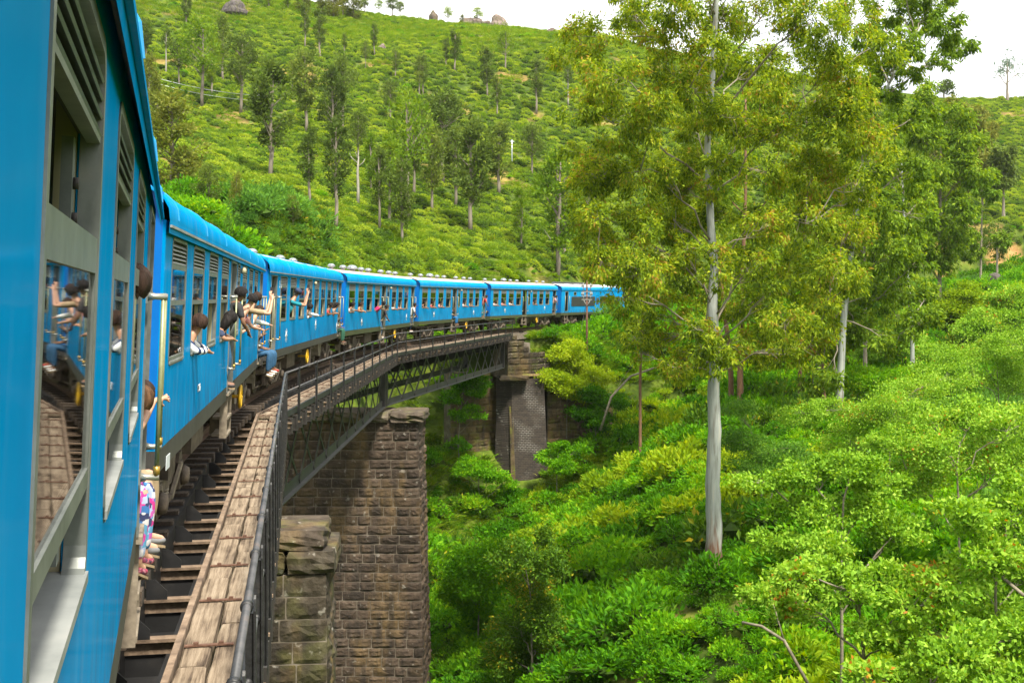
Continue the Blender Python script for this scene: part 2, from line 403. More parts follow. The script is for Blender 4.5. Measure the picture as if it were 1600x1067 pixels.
_P += [(-60,60,16),(-90,100,38),(-110,0,30),(-55,-45,14),(-40,25,4),(-19,38,-9),(-20,62,-9),(-16,80,-7),(-32,80,0),
       (-6,30,-16),(-8,56,-20),(-3,48,-19),(4,36,-15),(2,0,-13),(9,8,-11),(-8,0,-11),(4,-22,-6),(16,-40,-3),(-14,-25,-2),(24,0,-8),(38,10,-4),
       (60,30,1),(80,-10,8),(60,-50,10),(0,20,-16),(14,22,-11.5),(90,80,2),(120,120,6),(-150,200,60),(-130,300,100)]
_P = np.array(_P)
def _tps_fit(P, lam=0.02):
    n = len(P); S = 100.0
    xy = P[:, :2] / S
    d = np.linalg.norm(xy[:, None] - xy[None], axis=2)
    K = np.where(d > 0, d * d * np.log(d + 1e-12), 0) + lam * np.eye(n) * 0.02
    A = np.zeros((n + 3, n + 3)); A[:n, :n] = K; A[:n, n] = 1; A[:n, n+1:] = xy; A[n, :n] = 1; A[n+1:, :n] = xy.T
    b = np.zeros(n + 3); b[:n] = P[:, 2]
    return xy, np.linalg.solve(A, b), S
_TPS = _tps_fit(_P)
def _tps(x, y):
    xy, w, S = _TPS
    q = np.stack([x, y], 1) / S
    out = np.empty(len(q))
    for i in range(0, len(q), 20000):
        c = q[i:i+20000]
        d = np.linalg.norm(c[:, None] - xy[None], axis=2)
        out[i:i+20000] = (np.where(d > 0, d*d*np.log(d + 1e-12), 0) @ w[:-3]) + w[-3] + c @ w[-2:]
    return out
def vnoise(x, y, f, seed=0):
    """cheap smooth noise -1..1"""
    r = np.random.default_rng(seed); o = 0
    for k in range(6):
        a = r.uniform(0, 2*np.pi); ff = f * r.uniform(.6, 1.7); ph = r.uniform(0, 6.28)
        o = o + np.sin((x*np.cos(a) + y*np.sin(a))*ff + ph + 1.3*np.sin((x*np.sin(a) - y*np.cos(a))*ff*.7 + ph*2))
    return o / 6
def smooth01(t):
    t = np.clip(t, 0, 1); return t*t*(3 - 2*t)
S_ABUT = 90.5
def ground_z(x, y):
    x = np.atleast_1d(np.asarray(x, float)); y = np.atleast_1d(np.asarray(y, float))
    cx = np.clip(x, -175, 275); cy = np.clip(y, -75, 440)
    z = _tps(cx, cy)
    ex = np.maximum(np.abs(x - cx), np.abs(y - cy))
    z = z + (10 - z) * smooth01(ex / 500) * .6
    z = z + 0.55 * vnoise(x, y, .16, 1) + 0.25 * vnoise(x, y, .5, 2)
    # formation of the railway beyond the abutment and before the bridge
    s, off = track_coords(x, y)
    on = smooth01((s - S_ABUT + 1) / 3.0) * (s < 260) * (s > 0)
    # the abutment and retaining walls hold the bank back: low ground in front of them
    wall_y = np.interp(x, [-30, -5.6, -4.9, -.9, 2.9, 8.5, 17], [96, 93, 90.2, 92.2, 92.6, 95.0, 100.0])
    behind = smooth01((y - wall_y) / 1.6)
    hold = (x > -12) * (1 - smooth01((x - 12) / 8.0))
    low = np.minimum(z, -8.6 + .05*x)
    z = np.where((hold > 0) & (y < wall_y + 1.6) & (y > wall_y - 14), z*(1-hold) + hold*((1-behind)*low + behind*z), z)
    on = on * (1 - hold + hold*behind)
    zr = TR_G * s + np.where(s > 125, .03*(s - 125), 0) - 0.62
    dist = np.abs(off + 1.4)
    k = on * (1 - smooth01((dist - 3.4) / 7.0))
    z = z * (1 - k) + zr * k
    # keep the ground under the bridge well below the girders
    ub = (s > -60) & (s < S_ABUT - .5) & (np.abs(off + 1.4) < 9)
    lim = -4.6 - np.clip((S_ABUT - s), 0, 12) * .45
    z = np.where(ub, np.minimum(z, lim), z)
    return z
def gz(x, y): return float(ground_z([x], [y])[0])
def ground_hit(px, py, z0=40, z1=420):
    """first point where the sight line through a photo pixel meets the ground"""
    Z = np.arange(z0, z1, .5)
    x = (px - 800) * Z / FPX; zz = EYE - (py - Y0) * Z / FPX
    g = ground_z(x, Z)
    i = np.where(zz <= g)[0]
    k = i[0] if len(i) else int(np.argmax(np.where(Z < 330, (g - EYE)/Z, -1)))      # above the skyline: stand on it
    return Vector((x[k], Z[k], float(g[k])))

# ground mesh with growing cells towards the horizon
def _axis(a, b, step, far):
    inner = np.arange(a, b + .01, step)
    g = step * 1.6; lo = []; hi = []; p = a
    while p > -far: p -= g; lo.append(p); g *= 1.35
    g = step * 1.6; p = b
    while p < far: p += g; hi.append(p); g *= 1.35
    return np.array(lo[::-1] + list(inner) + hi)
_gx = _axis(-130, 220, 2.2, 2600); _gy = _axis(-45, 345, 2.2, 2600)
_gx = np.unique(np.round(np.concatenate([_gx, np.arange(-11, 22, .73)]), 2)); _gy = np.unique(np.round(np.concatenate([_gy, np.arange(86, 102, .6)]), 2))
_X, _Y = np.meshgrid(_gx, _gy)
_Zg = ground_z(_X.ravel(), _Y.ravel())
_V = np.stack([_X.ravel(), _Y.ravel(), _Zg], 1)
_nx, _ny = len(_gx), len(_gy)
_ii, _jj = np.meshgrid(np.arange(_nx-1), np.arange(_ny-1)); _b = (_jj*_nx + _ii).ravel()
_F = np.stack([_b, _b+1, _b+1+_nx, _b+_nx], 1)

def soil_amount(x, y):
    """bare reddish earth patches"""
    a = np.zeros_like(x)
    for (px, py, rw, rd, Z0) in [(300,312,3,3.5,50),(345,330,1.5,2.5,50),(262,300,2,3,50),(365,318,1.4,2,50),(1560,428,1.6,1.6,130),(1590,422,1.5,1.6,130),(1470,402,1.5,2,130),(1520,470,6,2,130),(955,1010,.9,1.0,35),(1040,985,.8,.8,35),(1165,940,.7,.8,35)]:
        h = ground_hit(px, py, Z0)
        d = ((x - h.x)/rw)**2 + ((y - h.y)/rd)**2
        a = np.maximum(a, 1 - smooth01(d/1.6))
    return a
def tea_gaps(x, y):
    s, off = track_coords(x, y)
    return np.where(off < -9, .32*smooth01((vnoise(x, y, .22, 5) + .6*vnoise(x, y, .6, 6) - .35)/.3), 0)
def build_ground_material():
    m, nt, out = nodes_of('hillside_ground')
    b = _n(nt, 'ShaderNodeBsdfPrincipled'); b.inputs['Roughness'].default_value = 0.95; b.inputs['Specular IOR Level'].default_value = 0.1
    nt.links.new(b.outputs[0], out.inputs[0])
    g = _n(nt, 'ShaderNodeNewGeometry')
    n1 = _n(nt, 'ShaderNodeTexNoise'); n1.inputs['Scale'].default_value = 0.35; n1.inputs['Detail'].default_value = 8
    nt.links.new(g.outputs['Position'], n1.inputs['Vector'])
    r1 = ramp_node(nt, [(0.30, (0.02, 0.035, 0.006)), (0.48, (0.045, 0.075, 0.010)), (0.60, (0.10, 0.14, 0.016)), (0.74, (0.15, 0.13, 0.04))])
    nt.links.new(n1.outputs['Fac'], r1.inputs['Fac'])
    at_ = _n(nt, 'ShaderNodeAttribute', attribute_name='soil')
    n2 = _n(nt, 'ShaderNodeTexNoise'); n2.inputs['Scale'].default_value = 1.4; n2.inputs['Detail'].default_value = 6
    nt.links.new(g.outputs['Position'], n2.inputs['Vector'])
    r2 = ramp_node(nt, [(0.3, (0.30, 0.13, 0.05)), (0.55, (0.48, 0.26, 0.11)), (0.75, (0.52, 0.36, 0.17))])
    nt.links.new(n2.outputs['Fac'], r2.inputs['Fac'])
    mx = _n(nt, 'ShaderNodeMixRGB'); nt.links.new(at_.outputs['Fac'], mx.inputs[0])
    nt.links.new(r1.outputs['Color'], mx.inputs[1]); nt.links.new(r2.outputs['Color'], mx.inputs[2])
    nt.links.new(mx.outputs['Color'], b.inputs['Base Color'])
    bp = _n(nt, 'ShaderNodeBump'); bp.inputs['Strength'].default_value = 0.6; bp.inputs['Distance'].default_value = 0.3
    nt.links.new(n2.outputs['Fac'], bp.inputs['Height']); nt.links.new(bp.outputs[0], b.inputs['Normal'])
    return m
M['ground'] = build_ground_material()
_gm = np_mesh('ground', _V, _F, M['ground'], smooth=True)
_sa = _gm.attributes.new('soil', 'FLOAT', 'POINT')
_sa.data.foreach_set('value', np.maximum(soil_amount(_V[:, 0], _V[:, 1]), tea_gaps(_V[:, 0], _V[:, 1])).astype(np.float32))
tag(link('ground', _gm), 'green hillside and valley ground under the vegetation', kind='structure')
# ------------------------------------------------------------------ the train
SK = 1.05          # solebar underside above rail
H_G = 2.40         # solebar underside to gutter
W_C = 2.75         # body width
def car_matrix(i):
    sa = S0 + (i - 2) * (CAR_L + CAR_GAP)
    A = side_pt(sa); B = side_pt(sa + CAR_L)
    A = A + Vector((0, 0, SK)); B = B + Vector((0, 0, SK))
    t = (B - A).normalized()
    n = Vector((t.y, -t.x, 0)).normalized()
    up = (n * math.sin(TILT) + Vector((0, 0, 1)) * math.cos(TILT))
    up = (up - t * up.dot(t)).normalized()
    left = up.cross(t)
    org = A - up * SK
    return Matrix(((t.x, left.x, up.x, org.x), (t.y, left.y, up.y, org.y), (t.z, left.z, up.z, org.z), (0, 0, 0, 1)))
CARM = {i: car_matrix(i) for i in range(0, 8)}
def car_uv(i, px, py, y=0.0):
    """photo pixel -> (x, z) on the side plane of car i (local metres, rail = 0)"""
    Mi = CARM[i]; o = Mi @ Vector((0, y, 0)); nrm = (Mi.to_3x3() @ Vector((0, 1, 0)))
    d = at(px, py, 1.0) - Vector((0, 0, EYE)); c = Vector((0, 0, EYE))
    k = (o - c).dot(nrm) / d.dot(nrm)
    p = Mi.inverted() @ (c + d * k)
    return p.x, p.z

def rrect(x0, x1, z0, z1, r, n=4):
    pts = []
    for (cx, cz, a0) in ((x1-r, z1-r, 0), (x0+r, z1-r, 90), (x0+r, z0+r, 180), (x1-r, z0+r, 270)):
        for k in range(n+1):
            a = R(a0 + 90*k/n); pts.append((cx + r*math.cos(a), cz + r*math.sin(a)))
    return pts

ZB, ZW0, ZW1, ZG = SK + .22, SK + 0.99, SK + 2.27, SK + H_G      # blue bottom, window sill, window head, gutter
ZD0, ZD1 = SK + .10, SK + 2.27                                    # door
def wall_mesh(mb, L, opens, y0, y1, z0, z1, mi=0):
    """plate from y0 to y1 with openings [(xa,xb,za,zb)]"""
    xs = sorted(set([0, L] + [v for o in opens for v in o[:2]]))
    for a, b in zip(xs[:-1], xs[1:]):
        o = next((o for o in opens if o[0] <= a + 1e-6 and o[1] >= b - 1e-6), None)
        if o is None: mb.box(a, b, y0, y1, z0, z1, mi)
        else:
            if o[2] > z0: mb.box(a, b, y0, y1, z0, o[2], mi)
            if o[3] < z1: mb.box(a, b, y0, y1, o[3], z1, mi)

def roof_profile(n=22):
    """(y, z) across the coach, visible side first"""
    pts = [(-.045, ZG - .10), (-.05, ZG)]
    for k in range(n + 1):
        a = math.pi * k / n
        pts.append((W_C/2 - (W_C/2 + .05) * math.cos(a) , ZG + .02 + .48 * math.sin(a) ** .75))
    pts += [(W_C + .05, ZG), (W_C + .045, ZG - .10)]
    return pts
_cache = {}
def cached(key, fn):
    if key not in _cache: _cache[key] = fn()
    return _cache[key]

def window_frame_mesh(w):
    mb = MB(); h = ZW1 - ZW0
    mb.ring(rrect(0, w, 0, h, .10), rrect(.035, w-.035, .035, h-.035, .07), -.005, .045)
    return mb.mesh('window', M['alu'])
def slat_mesh(w, z):
    mb = MB(); a = .034
    mb.add([(.035, -.004, z), (w-.035, -.004, z), (w-.035, .028, z+a), (.035, .028, z+a), (.035, .0, z-.005), (w-.035, .0, z-.005), (w-.035, .033, z+a-.005), (.035, .033, z+a-.005)],
           [(0,1,2,3), (4,7,6,5), (0,4,5,1), (1,5,6,2), (2,6,7,3), (3,7,4,0)])
    return mb
def box_mesh(name, mat, *b):
    return MB().box(*b).mesh(name, mat)

def add_window(coach, x, w, mode='half', slats='joined', rng=rnd):
    """one window: frame > louvre slats, head panel, glass panes, sash bars"""
    fr = link('window', cached(('wf', round(w, 2)), lambda: window_frame_mesh(w)), coach, (x, 0, ZW0))
    h = ZW1 - ZW0; n = 5 if mode != 'low' else 4
    zs = [h - .05 - .042 * (k + 1) for k in range(n)]
    if slats == 'each':
        for z in zs:
            link('louvre_slat', cached(('sl', round(w, 2), round(z, 3)), lambda: slat_mesh(w, z).mesh('louvre_slat', M['alu'])), fr)
    else:
        def jl():
            mb = MB()
            for z in zs: q = slat_mesh(w, z); mb.add(q.v, q.f)
            return mb.mesh('louvre', M['alu'])
        link('louvre', cached(('lj', round(w, 2), n), jl), fr)
    zl = zs[-1]
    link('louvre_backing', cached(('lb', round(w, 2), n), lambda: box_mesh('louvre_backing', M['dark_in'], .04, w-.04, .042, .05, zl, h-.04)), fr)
    hp = .06 if mode != 'low' else .02
    link('head_panel', cached(('hp', round(w, 2), hp), lambda: box_mesh('head_panel', M['alu'], .04, w-.04, .0, .03, zl-hp, zl-.002)), fr)
    zt = zl - hp
    def pane(z0, z1, y=.004):
        link('pane', cached(('pn', round(w, 2), round(z0, 3), round(z1, 3), y), lambda: box_mesh('pane', M['glass'], .055, w-.055, y, y+.006, z0, z1)), fr)
    def bar(z0, z1, y0=-.003, y1=.014):
        link('sash_bar', cached(('sb', round(w, 2), round(z0, 3), round(z1, 3), y0), lambda: box_mesh('sash_bar', M['alu'], .05, w-.05, y0, y1, z0, z1)), fr)
    def stile(z0, z1):
        me = cached(('ss', round(z0, 3), round(z1, 3)), lambda: MB().box(0, .028, -.002, .012, z0, z1).mesh('sash_stile', M['alu']))
        link('sash_stile', me, fr, (.035, 0, 0)); link('sash_stile', me, fr, (w - .063, 0, 0))
    zm = .60
    if mode == 'half':            # upper sash closed, lower part open
        pane(zm + .05, zt); bar(zm, zm + .05); stile(zm, zt)
        bar(.05, .085)
    elif mode == 'closed':
        pane(zm + .05, zt); bar(zm, zm + .05); pane(.085, zm, .008); bar(.05, .085); stile(.05, zt)
    elif mode == 'low':           # nearest coach: top light open, glazed sash lowered, gap at the sill
        bar(.74, .82); pane(.29, .74); bar(.245, .29); stile(.245, .74)
        link('inner_track', cached(('it', round(w, 2)), lambda: (MB().box(w-.14, w-.08, .05, .075, .08, zt)).mesh('inner_track', M['alu'])), fr)
        for k, zz in enumerate((.20, .42, .62, .86, .94)):
            link('bolt', cached('bolt', lambda: MB().lathe([(.014, 0), (.014, .012)], (0, 0, 0), (0, -1, 0), 8).mesh('bolt', M['dark_in'])), fr, (w-.11, .05, zz))
    elif mode == 'open':          # both halves open
        bar(zm, zm + .05); bar(.05, .085)
    link('sill', cached(('si', round(w, 2)), lambda: box_mesh('sill', M['gutter'], .035, w-.035, -.012, .12, .02, .045)), fr)
    return fr

def make_bogie(coach, xc):
    b = cached('bogie_frame', lambda: bogie_frame_mesh())
    bo = link('bogie', b, coach, (xc, 0, 0))
    for dx in (-1.0, 1.0):
        for yy in (.62, 2.06):
            link('wheel', cached('wheelm', wheel_mesh), bo, (dx, yy, .46))
    for dx in (-1.0, 1.0):
        link('axle_box', cached('axlebox', axlebox_mesh), bo, (dx, .30, .46))
    for dx in (-.28, .28):
        link('spring', cached('spring', spring_mesh), bo, (dx, .34, .38))
    link('brake_rigging', cached('brk', brake_mesh), bo)
    return bo
def wheel_mesh():
    mb = MB()
    mb.lathe([(.06, -.09), (.12, -.08), (.12, -.03), (.33, -.02), (.38, -.05), (.46, -.05), (.46, .05), (.49, .05), (.49, .08), (.36, .08), (.34, .03), (.1, .05), (.08, .5)], (0, 0, 0), (0, 1, 0), 24)
    return mb.mesh('wheel', M['wheel'])
def bogie_frame_mesh():
    mb = MB()
    for y in (.26, 2.30):
        pr = [(-1.5, .62), (-1.42, .78), (-.72, .80), (-.5, .58), (.5, .58), (.72, .80), (1.42, .78), (1.5, .62), (.85, .60), (.62, .44), (-.62, .44), (-.85, .60)]
        mb.prism(pr, (1,0,0), (0,0,1), (0,1,0), (0, y, 0), .12)
        mb.box(-.35, .35, y-.04, y+.16, .28, .34)
        for x in (-1.0, 1.0):
            mb.prism([(x-.26, .28), (x-.19, .68), (x-.11, .68), (x-.16, .28)], (1,0,0), (0,0,1), (0,1,0), (0, y+.01, 0), .08)
            mb.prism([(x+.16, .28), (x+.11, .68), (x+.19, .68), (x+.26, .28)], (1,0,0), (0,0,1), (0,1,0), (0, y+.01, 0), .08)
    mb.box(-.3, .3, .2, 2.5, .60, .92)
    mb.box(-1.5, -1.4, .3, 2.4, .60, .72); mb.box(1.4, 1.5, .3, 2.4, .60, .72)
    return mb.mesh('bogie', M['under'])
def axlebox_mesh():
    mb = MB()
    mb.box(-.15, .15, -.10, .12, -.16, .18)
    mb.lathe([(.12, 0), (.13, .03), (.10, .09), (.04, .10)], (0, -.10, 0), (0, -1, 0), 14)
    mb.prism([(-.2, .18), (-.12, .30), (.12, .30), (.2, .18)], (1,0,0), (0,0,1), (0,1,0), (0, -.08, 0), .2)
    return mb.mesh('axle_box', M['under'])
def spring_mesh():
    mb = MB(); pts = []
    for k in range(48):
        a = k * .9; pts.append((.075*math.cos(a), .075*math.sin(a), -.05 + .26*k/47))
    mb.tube(pts, .017, 5)
    return mb.mesh('spring', M['under_l'])
def brake_mesh():
    mb = MB()
    for x in (-1.55, -.45, .45, 1.55):
        mb.bar((x, .5, .2), (x*.97, .5, .85), .05, .09, (1, 0, 0)); mb.box(x-.05, x+.05, .52, .70, .36, .60)
    mb.tube([(-1.6, .45, .25), (1.6, .45, .25)], .022, 6)
    mb.bar((-.9, .2, .62), (-.35, .24, .28), .04, .07); mb.bar((.9, .2, .62), (.35, .24, .28), .04, .07)
    return mb.mesh('brake_rigging', M['under_l'])

def vent_mesh(big=False):
    mb = MB(); s = .85 if big else .55
    mb.lathe([(.15*s, 0), (.16*s, .10), (.30*s, .13), (.32*s, .17), (.27*s, .14+.11*s), (.17*s, .14+.19*s), (.05*s, .14+.21*s)], (0, 0, 0), (0, 0, 1), 14)
    mb.box(-.33*s, .33*s, -.02, .02, .13, .14+.16*s)
    return mb.mesh('roof_vent', M['vent'])
def step_mesh():
    mb = MB()
    for x in (0, .78): mb.box(x, x+.045, -.02, .10, .42, SK+.05)
    for z in (.44, .72): mb.box(.045, .78, -.03, .22, z, z+.04)
    return mb.mesh('footstep', M['under_l'])
def grab_mesh(z0, z1, out=.11):
    mb = MB()
    mb.tube([(0, -out, z0), (0, -out, z1)], .014, 8)
    return mb.mesh('grab_rail', M['pole_m'])
def grab_bracket_mesh():
    mb = MB()
    mb.tube([(0, 0, 0), (0, -.05, 0), (0, -.125, 0)], [.034, .019, .023], 8)
    mb.box(-.035, .035, -.012, 0, -.045, .045)
    return mb.mesh('rail_bracket', M['chrome'])
def add_grab(coach, x, z0, z1):
    g = link('grab_rail', cached(('gr', round(z0, 2), round(z1, 2)), lambda: grab_mesh(z0, z1)), coach, (x, 0, 0))
    for z in (z0 + .02, z1 - .02):
        link('rail_bracket', cached('gbr', grab_bracket_mesh), g, (0, -.002, z))
    link('rail_socket', cached('gso', lambda: MB().tube([(0, -.11, 0), (0, -.11, .06)], .022, 8).mesh('rail_socket', M['brass'])), g, (0, 0, z0 + .03))

def door_mesh(w):
    mb = MB(); h = ZD1 - ZD0
    mb.ring([(0, 0), (w, 0), (w, h), (0, h)], [(.035, .02), (w-.035, .02), (w-.035, h-.035), (.035, h-.035)], -.015, .08)
    return mb.mesh('doorway', M['alu'])
def text_mesh(name, body, size, mat):
    cu = bpy.data.curves.new(name, 'FONT'); cu.body = body; cu.size = size; cu.extrude = .002
    to = bpy.data.objects.new(name, cu); COL.objects.link(to)
    bpy.context.view_layer.update()
    dg = bpy.context.evaluated_depsgraph_get()
    me = bpy.data.meshes.new_from_object(to.evaluated_get(dg)); me.name = name
    bpy.data.objects.remove(to); bpy.data.curves.remove(cu)
    me.materials.clear(); me.materials.append(mat)
    return me

LAY_A = dict(win=[(.5, 1.22), (2.35, 1.22), (4.2, 1.22), (6.05, 1.22), (9.15, .62), (10.45, 1.2), (12.3, 1.2), (14.15, 1.2)], door=[(7.72, 1.12), (16.35, 1.0)])
LAY_B = dict(win=[(2.5 + 1.87*k, 1.22) for k in range(8)], door=[(.45, .9), (17.42 - .9, .9)])
LAY_B['win'] = [(1.95 + 1.8*k, 1.2) for k in range(8)]
LAY_C = dict(win=[(.4, 1.2), (2.2, 1.2), (4.0, 1.2), (9.6, 1.15), (11.44, 1.18), (13.3, 1.18)], door=[(6.2, 1.1), (15.55, 1.35)])

def make_coach(i, label, lay, modes, slats='joined', roof='roof_grey', sole='solebar', vents=(), number=None):
    Mi = CARM[i]; L = CAR_L
    c = empty('passenger_coach'); c.matrix_world = Mi
    tag(c, label, 'coach', 'blue passenger coaches of the train')
    opens = [(x + .03, x + w - .03, ZW0 + .03, ZW1 - .03) for x, w in lay['win']] + [(x + .02, x + w - .02, ZD0 + .02, ZD1 - .02) for x, w in lay['door']]
    body = MB()
    wall_mesh(body, L, opens, 0, .05, ZB, ZG)
    wall_mesh(body, L, opens, W_C - .05, W_C, ZB, ZG)
    body.box(.0, .06, .052, W_C - .052, ZB, ZG + .30); body.box(L - .06, L, .052, W_C - .052, ZB, ZG + .30)
    b = body.build('body', M['blue'], c)
    lin = MB()
    wall_mesh(lin, L - .14, [(o[0]-.07, o[1]-.07, o[2], o[3]) for o in opens], .052, .10, SK + .16, ZG - .05)
    lin.build('lining', M['cream'], c, (.07, 0, 0))
    lin = MB(); wall_mesh(lin, L - .14, [(o[0]-.07, o[1]-.07, o[2], o[3]) for o in opens], W_C - .10, W_C - .052, SK + .16, ZG - .05)
    lin.build('lining', M['cream'], c, (.07, 0, 0))
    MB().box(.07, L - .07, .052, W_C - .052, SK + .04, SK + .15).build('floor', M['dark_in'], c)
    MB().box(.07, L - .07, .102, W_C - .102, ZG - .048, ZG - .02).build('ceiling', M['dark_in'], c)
    # seats inside, seen through the windows
    def seat_m():
        mb = MB()
        for y in (.16, 1.62):
            mb.box(0, .08, y, y + .97, SK + .55, SK + 1.25); mb.box(.08, .50, y, y + .97, SK + .52, SK + .62); mb.box(-.42, 0, y, y + .97, SK + .52, SK + .62)
            mb.box(0, .08, y, y + .97, SK + .15, SK + .55)
        return mb.mesh('bench_seat', M['seat'])
    for x, w in lay['win'][::1]:
        if w > 1: link('bench_seat', cached('seat', seat_m), c, (x - .22, 0, 0))
    # ends
    MB().box(-.004, .0, .03, W_C - .03, ZB + .02, ZG + .26).build('end_panel', M['end_blue_shaded'], c)
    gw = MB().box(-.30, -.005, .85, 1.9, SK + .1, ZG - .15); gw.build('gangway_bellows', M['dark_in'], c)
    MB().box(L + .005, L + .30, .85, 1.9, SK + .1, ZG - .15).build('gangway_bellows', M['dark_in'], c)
    # roof: blue cove along each edge, dusty crown between
    pr = roof_profile(); n = len(pr); ov = .12
    def strip(a, bb, name, mat, z=0.0):
        mb = MB(); q = pr[a:bb]; k = len(q); xs = [-ov, .6, L*.25, L*.5, L*.75, L-.6, L + ov]
        v = [(x, p[0], p[1] + z) for x in xs for p in q]
        fs = [(j*k+m_, j*k+m_+1, (j+1)*k+m_+1, (j+1)*k+m_) for j in range(len(xs)-1) for m_ in range(k-1)]
        mb.add(v, fs, 0, True)
        mb.add([(x, p[0], p[1] + z - .03) for x in (-ov, L+ov) for p in q] , [(m_, m_+1, k+m_+1, k+m_) for m_ in range(k-1)], 0, True)
        for e, x in ((0, -ov), (1, L + ov)):
            base = [(x, p[0], p[1] + z) for p in q] + [(x, p[0], p[1] + z - .03) for p in q]
            mb.add(base, [(m_, m_+1, k+m_+1, k+m_) for m_ in range(k-1)])
        return mb.build(name, M[mat], c)
    cut = 9 if i == 2 else (7 if i < 4 else 6)
    strip(0, cut + 1, 'roof_cove', 'blue'); strip(n - cut - 1, n, 'roof_cove', 'blue')
    rf = strip(cut, n - cut, 'roof', roof)
    for x in np.linspace(.5, L - .5, 7 if i < 4 else 5):
        # roof seams
        q = pr[2:n-2]
        mb = MB().tube([(x, p[0], p[1] + .004) for p in q], .012, 4, smooth=False)
        if i <= 3: mb.build('roof_seam', M['blue'], rf)
    MB().box(-.1, L + .1, -.068, -.05, ZG - .075, ZG - .05).build('gutter', M['gutter' if i > 1 else 'blue'], c)
    for (x, yy, big) in vents:
        # roof height at this y
        t = (W_C/2 - yy) / (W_C/2 + .05); zz = ZG + .02 + .48 * (max(0, 1 - t*t) ** .5) ** .75
        link('roof_vent', cached(('vent', big), lambda: vent_mesh(big)), c, (x, yy, zz - .02))
    # underframe
    sb = MB().box(0, L, .0, .07, SK, ZB - .003); sb.box(0, L, W_C - .07, W_C, SK, ZB - .003); sb.box(0, .07, .071, W_C - .071, SK - .1, ZB); sb.box(L - .07, L, .071, W_C - .071, SK - .1, ZB)
    sb.build('solebar', M[sole], c)
    for x in (2.75, L - 2.75): make_bogie(c, x)
    ub = MB(); ub.box(5.2, 6.8, .25, .95, .52, SK - .01); ub.build('battery_box', M['under'], c)
    MB().tube([(9.6, .75, .68), (11.4, .75, .68)], .27, 14).build('vacuum_tank', M['under'], c)
    MB().tube([(.4, .35, .88), (L - .4, .35, .88)], .03, 6).build('brake_pipe', M['under_l'], c)
    MB().box(8.9, 9.2, .05, .35, .35, SK - .01).build('hanger', M['under'], c)
    MB().prism([(12.2, SK-.01), (12.35, .55), (12.9, .5), (13.2, SK-.01)], (1,0,0), (0,0,1), (0,1,0), (0, .2, 0), .6).build('equipment_box', M['under_l'], c)
    for x, w in lay['door']:
        if 1.2 < x < L - 1.8: link('footstep', cached('step', step_mesh), c, (x + .1, 0, 0))
    # buffers and coupling
    for e, x, d in ((0, -.0, -1), (1, L, 1)):
        mb = MB()
        for y in (.5,): mb.lathe([(.10, 0), (.10, .28), (.05, .30), (.05, .44), (.21, .46), (.22, .49), (.05, .50)], (x, y, SK + .02), (d, 0, 0), 14)
        mb.build('buffer', M['under'], c)
    # hand-brake wheel hung on the solebar
    def hw():
        mb = MB(); pts = [(.21*math.cos(R(a)), 0, .21*math.sin(R(a))) for a in range(0, 361, 20)]
        mb.tube(pts, .032, 6); mb.bar((-.19, 0, 0), (.19, 0, 0), .03, .06); mb.bar((0, 0, -.19), (0, 0, .19), .06, .03, (0, 1, 0)); mb.tube([(0, -.03, 0), (0, .3, 0)], .035, 8)
        return mb.mesh('handbrake_wheel', M['yellow'])
    link('handbrake_wheel', cached('hw', hw), c, (11.95 if i != 3 else 8.3, .06, .74))
    # doors
    for x, w in lay['door']:
        d = link('doorway', cached(('dw', round(w, 2)), lambda: door_mesh(w)), c, (x, 0, ZD0))
        link('threshold', cached(('th', round(w, 2)), lambda: box_mesh('threshold', M['under_l'], 0, w, -.04, .10, -.03, .018)), d)
        # leaf folded back inside
        link('door_leaf', cached('leaf', lambda: MB().box(.05, .09, .09, .80, .04, ZD1-ZD0-.06).mesh('door_leaf', M['blue'])), d)
        add_grab(c, x - .09, ZD0 + .40, ZD0 + 1.60); add_grab(c, x + w + .09, ZD0 + .40, ZD0 + 1.60)
    for k, (x, w) in enumerate(lay['win']):
        add_window(c, x, w, modes[k % len(modes)], slats)
    for x in sorted(set([x - .22 for x, w in lay['door'] if x > .5] + [x + w + .22 for x, w in lay['door'] if x + w < L - .4])):
        link('cover_strip', cached('cstrip', lambda: MB().box(-.011, .011, -.004, 0, ZB + .01, ZG - .08).mesh('cover_strip', M['blue'])), c, (x, 0, 0))
    # side lamp
    if i > 1:
        lx = 9.9 if i != 3 else 8.95
        MB().lathe([(.035, 0), (.055, .02), (.065, .05), (.055, .085), (.03, .10)], (lx, 0, ZW1 - .12), (0, -1, 0), 12).build('side_lamp', M['cream'], c)
    return c

M['seat'] = flat('seat_vinyl', (0.10, 0.055, 0.03), 0.5)
V_A = [(1.2, 1.0, 0), (3.4, 1.0, 0), (6.2, 1.2, 1), (7.3, 1.0, 0), (9.0, 1.0, 0), (12.2, 1.0, 0), (14.5, 1.0, 0), (16.4, 1.0, 0)]
coach = {}
coach[1] = make_coach(1, 'nearest blue coach filling the left edge, its windows reaching up to the roof', LAY_C, ['half', 'half', 'half', 'low', 'low', 'low'], 'each')
coach[2] = make_coach(2, 'second blue coach, with striped-sleeved arm out of a window', LAY_A, ['closed', 'half', 'half', 'half', 'half', 'half', 'half', 'half'], 'each',
                      vents=[(13.2, 1.5, 0), (14.6, 1.5, 0), (16.4, 1.5, 0)])
coach[3] = make_coach(3, 'blue coach without middle door, man in cap filming from its window', LAY_B, ['closed', 'open', 'half', 'half', 'half', 'half', 'half', 'half'],
                      vents=[(1.4, 1.55, 0), (2.8, 1.55, 0), (4.3, 1.55, 0), (5.8, 1.55, 0), (11.2, 1.55, 0), (14.2, 1.55, 0)])
